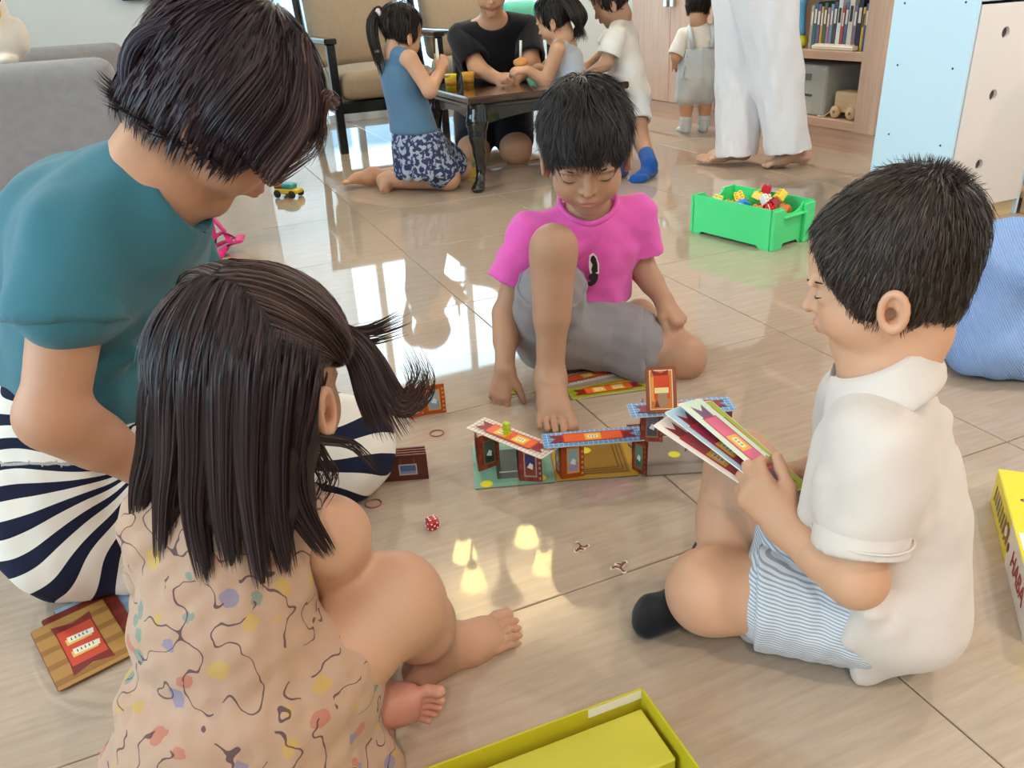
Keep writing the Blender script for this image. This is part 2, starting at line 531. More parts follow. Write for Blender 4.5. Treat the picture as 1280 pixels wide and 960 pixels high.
glazing('window_2', False, VY0, VY1, VZ0, WZ1, X0-.07, 3)
# pale apartment house across the street, seen only through the glass door and mirrored in the tiles
ab = thing('apartment_building', 'pale apartment block with a window grid outside the glass door', 'building', TW(3.0, 26, -6), YAW)
MB().box(-9, 9, 0, 6, 0, 10.2).build('facade', plain('facade', '#c9cdd0', .8), ab)
MB().box(-9.2, 9.2, -.3, 6.2, 10.2, 10.5).build('roof', plain('facade', '#c9cdd0', .8), ab)
wp = MB().box(-.52, .52, -.06, .02, -.5, .5).mesh('window'); wp.materials.append(plain('far_window', '#6f7f8c', .15))
for i in range(12):
    for j in range(6):
        o = bpy.data.objects.new('window', wp); COL.objects.link(o); o.parent = ab; o.location = (-7.6+i*1.38, 0, 1.6+j*1.45)

# ceiling downlights (warm), out of view above the play area
WARM = (1.0, .88, .74)
def emit(name, col, strength):
    if name in MATS: return MATS[name]
    t = NT(name); t.set(Base_Color=(.02, .02, .02), Emission_Color=col, Emission_Strength=strength); MATS[name] = t.m; return t.m
DL = [(-.6, -1.4, 'behind the photographer on the left'), (1.2, -1.2, 'behind the photographer on the right'), (2.7, .9, 'over the yellow game box'), (-1.7, 2.6, 'over the sofa end'), (2.6, 4.6, 'in front of the bookcase')]
DLW = 24.0
for x, y, w in DL:
    d = thing('downlight', 'round recessed ceiling downlight ' + w, 'ceiling light', TW(x, y, H_CEIL), YAW, 'recessed ceiling downlights')
    MB().lathe([(.062, -.002), (.085, -.002), (.085, -.008), (.062, -.012)], 24).build('rim', plain('white_trim', '#e9e7e2', .5), d)
    MB().lathe([(0, -.003), (.06, -.003)], 24).build('lens', emit('downlight_lens', (*WARM, 1), 6), d)
    l = bpy.data.lights.new('downlight_bulb', 'AREA'); l.shape = 'DISK'; l.size = .12; l.energy = DLW; l.color = WARM
    lo = bpy.data.objects.new('downlight_bulb', l); COL.objects.link(lo); lo.parent = d; lo.location = (0, 0, -.015)
# ---------------------------------------------------------------- curtains
def curtain(x0, x1, label, seed, z0=.02, z1=2.3):
    n = 90; V = []; F = []
    rr = random.Random(seed); ph = rr.random()*6
    for j, z in enumerate(np.linspace(z0, z1, 12)):
        for i in range(n):
            u = i/(n-1); x = x0+(x1-x0)*u
            a = .032*math.sin(u*(x1-x0)*62+ph+.5*math.sin(z*1.3+u*5))+.012*math.sin(u*23+z)
            V.append((x, Y1-.14+a, z))
    for j in range(11):
        for i in range(n-1): k = j*n+i; F.append((k, k+1, k+n+1, k+n))
    t = NT('sheer_curtain'+str(seed)); nt = t.t
    df = t.n('ShaderNodeBsdfDiffuse', i_Color=(.9, .9, .88, 1)); ts = t.n('ShaderNodeBsdfTranslucent', i_Color=(.9, .92, .92, 1)); tp = t.n('ShaderNodeBsdfTransparent')
    m1 = t.n('ShaderNodeMixShader', i_0=.5); m2 = t.n('ShaderNodeMixShader', i_0=.15)
    t.l(df.outputs[0], m1.inputs[1]); t.l(ts.outputs[0], m1.inputs[2]); t.l(m1.outputs[0], m2.inputs[1]); t.l(tp.outputs[0], m2.inputs[2])
    t.l(m2.outputs[0], nt.nodes['Material Output'].inputs[0])
    o = link('curtain', npmesh('curtain', np.array(V), np.array(F)), t.m)
    o.rotation_euler.z = YAW
    tag(o, label, 'curtain', 'sheer curtains at the glass door')
curtain(.56, 1.12, 'white sheer curtain gathered left of the beige armchairs', 3)
curtain(2.45, 2.98, 'white sheer curtain gathered behind the playing children, right of the armchairs', 5)
cr = MB().tube([(.45, Y1-.13, 2.33), (3.05, Y1-.13, 2.33)], .012); tag(cr.build('curtain_rod', plain('rod', '#b9b4ac', .3, metal=.8), None, YAW), 'metal rod carrying the sheer curtains', 'curtain rod')
# black screen on the back wall, only its lower edge in view
tv = thing('wall_screen', 'black flat screen hung on the white wall above the sofa', 'television', TW(-.02, Y1, .855), YAW)
MB().bbox(0, .52, -.05, -.008, 0, .62, .006).build('casing', plain('screen_black', '#101214', .25), tv)
MB().box(.012, .508, -.0515, -.0502, .015, .605).build('display', plain('display', '#06080a', .08), tv)

# ---------------------------------------------------------------- sofa (we look at its near arm)
SG = fabric('sofa_fabric', '#98969a', .95, 700, .5, .16)
def soft_box(x0, x1, y0, y1, z0, z1, r, name, m, parent, vox=.012, sag=0.0):
    s = SDF().box(((x0+x1)/2, (y0+y1)/2, (z0+z1)/2), ((x1-x0)/2, (y1-y0)/2, (z1-z0)/2), None, r, .02)
    if sag: s.ell(((x0+x1)/2, (y0+y1)/2, z1-r*.3), ((x1-x0)*.42, (y1-y0)*.42, sag+r*.3), None, .03)
    V, F = s.nets(vox)
    return link(name, npmesh(name, relax(V, F, 2), F), m, parent)
sf = thing('sofa', 'long taupe fabric sofa seen end-on, behind the woman', 'sofa', TW(0, 0, 0), YAW)
SX = -.08
soft_box(-1.15, SX, 2.9, 3.07, .06, .66, .045, 'armrest', SG, sf)
soft_box(-1.15, SX+.02, 4.5, 4.67, .06, .66, .045, 'armrest', SG, sf)
soft_box(-1.3, -1.0, 2.9, 4.67, .06, .82, .05, 'backrest', SG, sf, .016)
soft_box(-1.15, SX-.03, 3.05, 4.52, .08, .28, .03, 'base', SG, sf, .016)
SC = fabric('sofa_cushion_fabric', '#c9bba8', .95, 700, .4, .08)
soft_box(-1.02, SX+.03, 3.08, 3.78, .27, .46, .05, 'seat_cushion', SC, sf, .014, .02)
soft_box(-1.02, SX+.03, 3.8, 4.49, .27, .46, .05, 'seat_cushion', SC, sf, .014, .02)
for x in (-1.2, -.2):
    for y in (2.99, 4.6): MB().lathe([(.025, 0), (.03, .065)], 12, (x, y, 0)).build('leg', plain('dark_wood_leg', '#2a211c', .4), sf)
# ---------------------------------------------------------------- bird plush on the sofa arm
bp = P(-6, 66, 2.78)
plush = thing('bird_plush', 'white plush bird with yellow beak at the left edge', 'plush toy', (bp[0], bp[1], .655))
s = SDF().ell((0, 0, .06), (.10, .09, .075), None, .02).ell((.0, -.01, .155), (.075, .07, .07), None, .04)
s.ell((-.05, -.06, .012), (.03, .045, .018), None, .01).ell((.05, -.06, .012), (.03, .045, .018), None, .01).ell((.09, .0, .08), (.02, .04, .05), None, .02)
V, F = s.nets(.006); wl = fabric('plush_white', '#ece4da', 1, 500, .4, .03)
link('body', npmesh('body', V, F), wl, plush)
MB().lathe([(.028, 0), (.022, .014), (.0, .04)], 16, (.045, -.062, .148), 0, (.45, -1, -.1)).build('beak', plain('plush_yellow', '#f0c437', .8), plush)
for sx in (-.02, .066): MB().lathe([(0, .006), (.008, .004), (.011, 0)], 12, (sx, -.066+abs(sx)*.35, .182), 0, (sx*8, -1, .5)).build('eye', plain('bead_black', '#111111', .2), plush)
plush.rotation_euler.z = math.radians(10)

# ---------------------------------------------------------------- armchairs
BLK = plain('black_lacquer', '#0f0e10', .22, .5, coat=.3)
TAUPE = fabric('chair_cushion', '#a5937d', .95, 650, .5, .07)
def armchair(x, y, label):
    c = thing('armchair', label, 'armchair', TW(x, y, 0), YAW, 'wooden armchairs in front of the glass door')
    W, Dp = .66, .72
    for sx in (0, W-.045):
        MB().bbox(sx, sx+.045, 0, .05, 0, .575, .004).build('leg', BLK, c)
        b = MB(); b.add([(sx, Dp-.05, .25), (sx+.045, Dp-.05, .25), (sx+.045, Dp, .25), (sx, Dp, .25), (sx, Dp+.08, 0), (sx+.045, Dp+.08, 0), (sx+.045, Dp+.12, 0), (sx, Dp+.12, 0)],
              [(0, 1, 2, 3)[::-1], (4, 5, 6, 7), (0, 4, 5, 1)[::-1], (1, 5, 6, 2)[::-1], (2, 6, 7, 3)[::-1], (3, 7, 4, 0)[::-1]])
        b.build('leg', BLK, c)
        MB().bbox(sx-.012, sx+.057, -.01, Dp+.02, .575, .605, .006).build('armrest', BLK, c)
        b = MB(); b.tube([(sx+.022, Dp-.03, .22), (sx+.022, Dp+.17, .93)], .024, 4); b.build('back_post', BLK, c)
        MB().bbox(sx+.004, sx+.041, .04, Dp, .215, .275, .004).build('side_rail', BLK, c)
    MB().bbox(.04, W-.04, 0, .045, .215, .275, .004).build('front_rail', BLK, c)
    MB().bbox(.04, W-.04, Dp-.06, Dp-.02, .215, .275, .004).build('rear_rail', BLK, c)
    b = MB(); b.tube([(.02, Dp+.165, .91), (W-.02, Dp+.165, .91)], .026, 4); b.build('top_rail', BLK, c)
    for k in range(5):
        xx = .12+k*(W-.24)/4; MB().tube([(xx, Dp-.02, .26), (xx, Dp+.15, .9)], .011, 6).build('back_slat', BLK, c)
    MB().bbox(.045, W-.045, .05, Dp-.06, .235, .262, .003).build('seat_board', plain('seat_board', '#b79a78', .7), c)
    soft_box(.05, W-.05, -.012, Dp-.06, .278, .43, .055, 'seat_cushion', TAUPE, c, .011, .018)
    s = SDF()
    R = frame((0, math.cos(.27), -math.sin(.27)), (0, math.sin(.27), math.cos(.27)))
    cc = np.array([W/2, Dp-.025, .65])
    s.box(cc, (W/2-.04, .07, .245), R, .055, .02).ell(cc+R@np.array([0, -.05, -.02]), (W/2-.1, .05, .2), R, .04)
    V, F = s.nets(.011); link('back_cushion', npmesh('back_cushion', relax(V, F, 2), F), TAUPE, c)
    return c
armchair(.935, 4.66, 'beige cushioned black wooden armchair behind the kneeling girl')
armchair(1.68, 4.72, 'beige cushioned black wooden armchair behind the person in black')

# ---------------------------------------------------------------- lacquered coffee table
TBL = plain('table_lacquer', '#141110', .12, .5, coat=.6)
def table_top_mat():
    t = NT('table_top'); co = t.coords(); nz = t.noise(t.mapping(co, (2, 30, 2)), 3, 5).outputs[0]
    t.set(Base_Color=t.ramp(nz, [(.3, rgb('#2c1a12')), (.7, rgb('#4a3022'))]), Roughness=.12, Coat_Weight=.5); return t.m
TTOP = table_top_mat()
TX0, TX1, TY0, TY1, TZ = 1.21, 1.98, 3.27, 3.95, .395
ct = thing('coffee_table', 'low black lacquered coffee table with curved legs', 'table', TW(0, 0, 0), YAW)
MB().bbox(TX0, TX1, TY0, TY1, TZ-.03, TZ, .008).build('table_top', TTOP, ct)
MB().bbox(TX0+.015, TX1-.015, TY0+.015, TY1-.015, TZ-.05, TZ-.03, .006).build('moulding', TBL, ct)
for k, (a0, a1, b0, b1) in enumerate([(TX0+.05, TX1-.05, TY0+.045, TY0+.07), (TX0+.05, TX1-.05, TY1-.07, TY1-.045), (TX0+.045, TX0+.07, TY0+.05, TY1-.05), (TX1-.07, TX1-.045, TY0+.05, TY1-.05)]):
    b = MB(); n = 24
    alx = k < 2; L0, L1 = (a0, a1) if alx else (b0, b1)
    prof = []
    for i in range(n+1):
        u = i/n; zb = TZ-.135 + .05*math.sin(math.pi*u)**.7
        prof.append((L0+(L1-L0)*u, zb))
    vs = []
    for (p, zb) in prof:
        for q in ((b0, b1) if alx else (a0, a1)):
            for z in (zb, TZ-.05): vs.append((p, q, z) if alx else (q, p, z))
    fs = []
    for i in range(n):
        o = i*4; e = o+4; fs += [(o, e, e+1, o+1), (o+2, o+3, e+3, e+2), (o, o+2, e+2, e), (o+1, e+1, e+3, o+3)]
    b.add(vs, fs); b.build('apron', TBL, ct)
for sx, sy in ((0, 0), (1, 0), (0, 1), (1, 1)):
    ex, ey = (TX0, TX1)[sx], (TY0, TY1)[sy]; dx, dy = (1, -1)[sx], (1, -1)[sy]
    prof = [(.055, .35, .045), (.05, .29, .046), (.045, .23, .036), (.05, .16, .026), (.055, .09, .02), (.045, .045, .019), (.03, .02, .024), (.022, .006, .02)]
    sd = SDF(); pts = [np.array([ex+dx*o, ey+dy*o, z]) for o, z, r in prof]
    sd.chain(pts, [r for _, _, r in prof], .012)
    sd.ell((ex+dx*.02, ey+dy*.02, .014), (.03, .03, .0135), None, .01)
    V, F = sd.nets(.006); link('leg', npmesh('leg', V, F), TBL, ct)

# ---------------------------------------------------------------- fitted cabinets along the right
MAPLE = wood('maple', '#c8a189', '#d8b69e', 2, 1.0, .4)
MAPLEX = wood('maple_across', '#c8a189', '#d8b69e', 1, 1.0, .4)
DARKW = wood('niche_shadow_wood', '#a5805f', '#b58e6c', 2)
CX = 3.02
STEEL = plain('brushed_steel', '#c8c9c6', .3, metal=.9)
cb = thing('tall_cabinet', 'tall pale wood cabinet with two plain doors, behind the toddler', 'cabinet', (0, 0, 0), YAW)
MB().box(CX+.022, X1-.005, 4.09, 4.98, .1, 2.2).build('carcass', MAPLE, cb)
MB().box(CX+.012, X1-.005, 4.09, 4.98, 0, .098).build('plinth', MAPLEX, cb)
for a, b_, hy in ((4.10, 4.522, 4.488), (4.526, 4.972, 4.56)):
    d = MB().bbox(CX, CX+.02, a, b_, .103, 2.19, .002).build('door', MAPLE, cb)
    MB().bbox(CX-.022, CX-.002, hy-.018, hy+.018, .652, .69, .002).build('handle', STEEL, d)
bc = thing('bookcase', 'pale wood built-in bookcase with open shelves, right of the white trousers', 'bookcase', (0, 0, 0), YAW)
MB().box(CX, X1-.005, 2.84, 2.965, .1, 2.2).build('side_post', MAPLE, bc)
MB().box(CX, X1-.005, 4.045, 4.087, .1, 2.2).build('side_panel', MAPLE, bc)
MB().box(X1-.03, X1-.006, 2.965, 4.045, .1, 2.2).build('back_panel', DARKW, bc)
MB().box(CX+.012, X1-.005, 2.84, 4.087, 0, .098).build('plinth', MAPLEX, bc)
for z0, z1 in ((.1, .142), (.41, .45), (.86, .895), (1.3, 1.335), (1.75, 1.785), (2.16, 2.2)):
    MB().bbox(CX+.003, X1-.03, 2.966, 4.044, z0, z1, .002).build('shelf', MAPLEX, bc)
MB().box(CX+.03, X1-.03, 3.50, 3.52, .142, .41).build('divider', MAPLE, bc)

# books standing on the shelf (upright, spines to the room)
rb = random.Random(4)
BK = [('#c9c4be', 'light grey', .02, .2), ('#2f5f9a', 'bright blue', .016, .2), ('#e0b53c', 'golden yellow', .014, .185), ('#2a2a45', 'dark navy', .026, .215),
      ('#8a6f86', 'mauve', .02, .195), ('#d9d4c8', 'cream', .028, .225), ('#56688f', 'slate blue', .02, .205), ('#b04a3e', 'brick red', .016, .19),
      ('#e8e8ea', 'white', .024, .215), ('#4d4a55', 'charcoal', .022, .21), ('#7e97b8', 'pale blue', .018, .2), ('#c07f94', 'dusty pink', .016, .185),
      ('#4d6b52', 'moss green', .02, .205), ('#d0a14a', 'ochre', .014, .19), ('#6a5a8c', 'violet', .022, .2), ('#3b6b74', 'teal', .02, .21), ('#a8a29a', 'stone grey', .018, .195)]
yb = 2.985
for c, nm, th, hb in BK:
    m = plain('book_'+nm.replace(' ', '_'), c, .5)
    k = thing('book', nm + ' book upright on the bookcase shelf above the wooden toy car', 'book', TW(CX+.05, yb, .4505), YAW, 'books on the open shelf')
    bb = MB(); bb.box(0, .15, 0, .0022, 0, hb).box(0, .15, th-.0022, th, 0, hb).box(0, .003, .0022, th-.0022, 0, hb); bb.build('cover', m, k)
    MB().box(.003, .147, .0022, th-.0022, .003, hb-.003).build('pages', plain('paper', '#e9e2d2', .9), k)
    MB().box(-.0006, 0, th*.2, th*.8, hb*.55, hb*.85).build('spine_label', plain('spine_label_'+('dark' if nm in ('white', 'cream', 'light grey', 'golden yellow') else 'light'), '#33302f' if nm in ('white', 'cream', 'light grey', 'golden yellow') else '#e6dfd0', .7), k)
    k.rotation_euler.x = math.radians(rb.uniform(-.4, .4)); yb += th+.0035
# blue tower toy with yellow ball foot
tw = thing('tower_toy', 'blue tower toy on a yellow round foot at the left of the books', 'toy', TW(CX+.06, 3.45, .4505), YAW)
MB().lathe([(0, 0), (.03, .002), (.042, .02), (.04, .04), (.028, .056), (.018, .06)], 20).build('foot', plain('toy_yellow', '#d7d43a', .35), tw)
MB().lathe([(.018, .058), (.027, .066), (.022, .1), (.019, .15), (.018, .19), (.024, .205), (.02, .225), (0, .23)], 20).build('tube', plain('toy_blue', '#5aa6d6', .3), tw)
MB().lathe([(0, -.02), (.016, -.014), (.02, 0), (.016, .014), (0, .02)], 14, (-.0, .05, .11)).build('bead', plain('toy_pink', '#d04a70', .35), tw)
MB().tube([(0, .018, .2), (0, .05, .19), (0, .055, .13)], .004, 6).build('wire', STEEL, tw)
# cream tray lying at the shelf front
tr = thing('toy_tray', 'cream flat toy tray lying in front of the books', 'tray', TW(CX+.02, 3.04, .4505), YAW)
MB().bbox(-.012, .028, 0, .27, 0, .022, .006).build('body', plain('cream_plastic', '#ece0c8', .4), tr)
for k in range(7): MB().bbox(-.007, .022, .02+k*.034, .048+k*.034, .022, .027, .002).build('key', plain('cream_key', '#f3ead8', .4), tr)
# grey fabric storage box
gb = thing('storage_box', 'grey fabric storage box on the lowest bookcase shelf', 'storage box', TW(CX+.03, 3.2, .1425), YAW)
gm = fabric('grey_felt', '#aeb3ae', .95, 500, .3)
MB().bbox(0, .3, 0, .29, 0, .235, .008).build('body', gm, gb)
MB().bbox(-.004, .0005, .105, .195, .165, .195, .001).build('handle_slot', plain('slot_dark', '#6b6f6c', .8), gb)
MB().bbox(-.004, .0005, .09, .17, .09, .1, .001).build('label_strip', plain('dark_strip', '#4a4a4a', .8), gb)
# wooden toy car
wc = thing('toy_car', 'pale wooden toy car on the lowest bookcase shelf', 'toy car', TW(CX+.05, 2.99, .1425), YAW)
LW = wood('beech', '#d9b98c', '#e6caa0', 1, 2)
s = SDF().box((.05, .1, .075), (.045, .075, .05), None, .014, .01).box((.05, .035, .04), (.045, .03, .02), None, .012, .02)
V, F = s.nets(.004); link('body', npmesh('body', V, F), LW, wc)
for yy in (.05, .15):
    for xx in (-.0, .1):
        w = MB().lathe([(0, -.009), (.026, -.009), (.029, -.005), (.029, .005), (.026, .009), (0, .009)], 20, (xx, yy, .029), 0, (1, 0, 0)).build('wheel', LW, wc)
        MB().lathe([(0, 0), (.007, 0), (.007, .003), (0, .003)], 10, (xx-.009 if xx < .05 else xx+.009, yy, .029), 0, (-1 if xx < .05 else 1, 0, 0)).build('hub', plain('hub', '#9a7a50', .5), w)
MB().tube([(-.0, .18, .03), (-.02, .2, .004), (-.03, .22, .004), (-.02, .245, .004)], .003, 6).build('pull_cord', plain('cord', '#e7dcc6', .8), wc)

# ---------------------------------------------------------------- white drawer tower
UX, UY0, UY1 = 2.29, 1.83, 2.145
WP = plain('pale_blue_panel', '#d3edfc', .4); WPK = plain('drawer_white', '#ece2dc', .5)
un = thing('storage_tower', 'tall white storage tower with round finger holes, behind the boy in the polo shirt', 'storage unit', (0, 0, 0), YAW)
MB().bbox(UX, UX+.012, UY0, UY1, 0, .78, .002).build('side_panel', WP, un)
MB().bbox(UX+.36, UX+.372, UY0, UY1, 0, .78, .002).build('side_panel', WP, un)
MB().bbox(UX+.012, UX+.36, UY0+.006, UY1, .68, .70, .002).build('top_board', WP, un)
MB().box(UX+.012, UX+.36, UY1-.012, UY1-.001, 0, .68).build('back_panel', WP, un)
MB().box(UX+.012, UX+.36, UY0+.012, UY1-.012, .0, .05).build('plinth', wood('beech', '#d9b98c', '#e6caa0', 1, 2), un)
def drawer_front(z0, z1, hx, hz, r=.0165):
    x0, x1 = UX+.015, UX+.357; n = 24; b = MB()
    ring = [(hx+r*math.cos(2*math.pi*k/n), hz+r*1.0*math.sin(2*math.pi*k/n)) for k in range(n)]
    out = []
    for k in range(n):
        a = 2*math.pi*k/n; c, s_ = math.cos(a), math.sin(a)
        tt = min(((x1-hx)/c if c > 1e-6 else (x0-hx)/c if c < -1e-6 else 9e9), ((z1-hz)/s_ if s_ > 1e-6 else (z0-hz)/s_ if s_ < -1e-6 else 9e9))
        out.append((hx+tt*c, hz+tt*s_))
    for x, z in ((x0, z0), (x1, z0), (x1, z1), (x0, z1)):
        k = min(range(n), key=lambda i: abs((math.atan2(z-hz, x-hx)-2*math.pi*i/n+math.pi) % (2*math.pi)-math.pi)); out[k] = (x, z)
    ys = (UY0-.002, UY0+.01)
    for y, fl_ in zip(ys, (False, True)):
        vs = [(x, y, z) for x, z in ring]+[(x, y, z) for x, z in out]
        fs = [(k, (k+1) % n, n+(k+1) % n, n+k) for k in range(n)]
        b.add(vs, [f[::-1] for f in fs] if not fl_ else fs)
    for R_, fl_ in ((ring, True), (out, False)):
        vs = [(x, ys[0], z) for x, z in R_]+[(x, ys[1], z) for x, z in R_]
        fs = [(k, (k+1) % n, n+(k+1) % n, n+k) for k in range(n)]; b.add(vs, [f[::-1] for f in fs] if fl_ else fs)
    d = b.build('front_panel', WPK, un)
    MB().box(UX+.02, UX+.35, UY0+.012, UY0+.018, z0+.005, z1-.005).build('inner_box', plain('drawer_inside', '#6d6660', .8), d)
    return d
drawer_front(.055, .303, UX+.135, .196); drawer_front(.303, .5, UX+.135, .41); drawer_front(.5, .672, UX+.135, .59)
for yy, zz in ((UY0+.045, .195+.07), (UY0+.255, .195+.07+.01), (UY0+.05, .495), (UY0+.262, .495), (UY0+.045, .68), (UY0+.27, .68)):
    MB().lathe([(0, .0), (.0035, 0), (.0035, .001), (0, .001)], 10, (UX-.0, yy, zz), 0, (-1, 0, 0)).build('screw', plain('screw_dark', '#3b4043', .5), un)
# low wooden shelf next to it, at the right edge
ws = thing('wooden_shelf', 'low natural wood shelf frame right of the white storage tower', 'shelf', (0, 0, 0), YAW)
BE = wood('pine', '#c79f76', '#d8b48c', 2, 2)
for xx, yy in ((UX+.385, UY0-.03), (UX+.385, UY1), (UX+.9, UY0-.03), (UX+.9, UY1)): MB().bbox(xx, xx+.03, yy, yy+.03, 0, .75, .003).build('post', BE, ws)
for z in (.05, .3, .6): MB().bbox(UX+.388, UX+.927, UY0-.025, UY1+.025, z, z+.018, .002).build('shelf_board', BE, ws)

# ---------------------------------------------------------------- chandelier over the coffee table (mirrored in the tiles)
chx, chy = -.1054, 3.7126
cd = thing('chandelier', 'four-armed bronze ceiling lamp with upturned cream glass shades', 'ceiling lamp', (chx, chy, H_CEIL))
BZ = plain('bronze', '#7d7466', .35, metal=.6)
MB().lathe([(0, -.19), (.02, -.185), (.03, -.16), (.05, -.1), (.085, -.04), (.1, -.005), (.1, 0)], 24).build('canopy', BZ, cd)
MB().tube([(0, 0, -.18), (0, 0, -.42)], .009, 8).build('stem', BZ, cd)
MB().lathe([(0, -.46), (.03, -.45), (.042, -.41), (.03, -.37), (.012, -.34)], 20).build('hub', BZ, cd)
for k in range(3):
    a = k*2.1; MB().tube([(.02*math.cos(a), .02*math.sin(a), -.36), (.05*math.cos(a), .05*math.sin(a), -.3), (.045*math.cos(a), .045*math.sin(a), -.24), (.015*math.cos(a), .015*math.sin(a), -.2)], .004, 6).build('scroll', BZ, cd)
def shade_mat(lit):
    t = NT('shade_glass_'+('lit' if lit else 'unlit'))
    t.set(Base_Color=rgb('#efe3b0'), Roughness=.35)
    if lit: t.set(Emission_Color=(1.0, .80, .30, 1), Emission_Strength=9.0)
    return t.m
SHL = shade_mat(True)
for k, ang in enumerate((160, 55, 225, 345)):
    a = math.radians(ang); ca, sa = math.cos(a), math.sin(a)
    pts = [(.03, -.41), (.07, -.50), (.13, -.565), (.19, -.575), (.23, -.53), (.245, -.46), (.245, -.40)]
    arm = MB().tube([(r*ca, r*sa, z) for r, z in pts], .008, 8).build('arm', BZ, cd)
    MB().lathe([(.012, -.43), (.026, -.41), (.03, -.385), (.02, -.375)], 16, (.245*ca, .245*sa, 0)).build('socket', BZ, arm)
    MB().lathe([(.022, -.385), (.045, -.36), (.06, -.31), (.068, -.27), (.076, -.25), (.073, -.248), (.064, -.27), (.055, -.31), (.04, -.355), (.018, -.378)], 24, (.245*ca, .245*sa, 0)).build('shade', SHL, arm)
    l = bpy.data.lights.new('chandelier_bulb', 'POINT'); l.energy = 10; l.color = (1.0, .84, .6); l.shadow_soft_size = .02
    lo = bpy.data.objects.new('chandelier_bulb', l); COL.objects.link(lo); lo.parent = cd; lo.location = (.245*ca, .245*sa, -.31)
# ---------------------------------------------------------------- the card-tower game on the floor
def axes_thing(name, label, cat, c, ex, ez, group=None):
    """Empty at c with local x along ex and local z along ez"""
    ex = nrm(ex); ez = nrm(np.array(ez)-ex*(np.array(ez)@ex)); ey = np.cross(ez, ex)
    o = thing(name, label, cat, (0, 0, 0), 0, group)
    o.matrix_world = Matrix(((ex[0], ey[0], ez[0], c[0]), (ex[1], ey[1], ez[1], c[1]), (ex[2], ey[2], ez[2], c[2]), (0, 0, 0, 1)))
    return o
INK = {}
def ink(h):
    if h not in INK: INK[h] = plain('ink_'+h.strip('#'), h, .45)
    return INK[h]
class Print:
    """flat printed shapes lifted a hair off a card (local x, y on plane z)"""
    def __init__(s): s.b = MB(); s.mats = []; s.z = 0
    def poly(s, pts, col):
        m = ink(col)
        if m not in s.mats: s.mats.append(m)
        s.z += .00006
        s.b.add([(x, y, s.z) for x, y in pts], [tuple(range(len(pts)))], s.mats.index(m)); return s
    def rect(s, x0, x1, y0, y1, col): return s.poly([(x0, y0), (x1, y0), (x1, y1), (x0, y1)], col)
    def disc(s, x, y, r, col, ry=None, n=20): return s.poly([(x+r*math.cos(2*math.pi*k/n), y+(ry or r)*math.sin(2*math.pi*k/n)) for k in range(n)], col)
    def build(s, parent, z, flip=False):
        o = s.b.build('print', s.mats, parent); o.location.z = z
        return o
def card_board(parent, L, W, T, edge='#d8cdbd', r=.004):
    n = 4; pts = []
    for cx, cy, a0 in ((L/2-r, W/2-r, 0), (-L/2+r, W/2-r, 90), (-L/2+r, -W/2+r, 180), (L/2-r, -W/2+r, 270)):
        for k in range(n+1):
            a = math.radians(a0+90*k/n); pts.append((cx+r*math.cos(a), cy+r*math.sin(a)))
    MB().prism(pts, 0, T).build('card', ink(edge), parent); return pts
def banner(p, L, W, cream='#f2ead0', spots=2, mid='#e8632f', dark='#8f1d28', frame_c=None, w=.3):
    a, b_, e = L*.30, L*.44, W*w
    p.poly([(-b_, -e*.8), (-b_+.012, 0), (-b_, e*.8), (-a+.005, e*.75), (-a+.005, -e*.75)], dark)
    p.poly([(b_, -e*.8), (b_-.012, 0), (b_, e*.8), (a-.005, e*.75), (a-.005, -e*.75)], dark)
    p.rect(-a, a, -e, e, '#c8261f'); p.rect(-a*.96, a*.96, -e*.86, e*.86, mid)
    for k in range(spots):
        x = (k-(spots-1)/2)*L*.24
        p.rect(x-.014, x+.014, -e*.72, e*.72, '#e9b93a'); p.rect(x-.009, x+.009, -e*.34, e*.34, cream)
        for j in range(3): p.rect(x-.007+j*.005, x-.004+j*.005, -e*.2, e*.2, '#b9a27a')
def roof_card(label, c, ex, ez=(0, 0, 1), base='#f3dcd0', line='#3a3030', L=.174, W=.05, spots=2, grid=.0085, group='long roof cards', T=.0012):
    o = axes_thing('roof_card', label, 'card', c, ex, ez, group)
    card_board(o, L, W, T)
    p = Print(); p.rect(-L/2+.0006, L/2-.0006, -W/2+.0006, W/2-.0006, base)
    x = -L/2+grid
    while x < L/2-.001: p.rect(x-.00035, x+.00035, -W/2+.0006, W/2-.0006, line); x += grid
    y = -W/2+grid
    while y < W/2-.001: p.rect(-L/2+.0006, L/2-.0006, y-.00035, y+.00035, line); y += grid
    banner(p, L, W, spots=spots)
    p.build(o, T+.0001); return o
ZR = .0735
Aw = lambda x, y, z: np.array([x, y, z])
roof_card('pink-checked roof card with a red banner, carrying the lime token', Aw(-.006, 1.217, ZR), (.125, -.112, -.003), base='#f5e0d4', line='#453a3a')
roof_card('blue-checked roof card bridging the gold and green boards', Aw(.134, 1.196, ZR+.003), (.174, .008, 0), base='#5f9bd0', line='#e8f2fa', spots=1)
roof_card('blue-checked roof card topmost in the tower at the right', Aw(.278, 1.168, .1405), (.174, .006, 0), base='#5f9bd0', line='#e8f2fa', spots=1)
roof_card('brown roof card between the two tower storeys', Aw(.285, 1.215, ZR), (.172, .004, 0), base='#7a3f2c', line='#5a2a1e', spots=1)
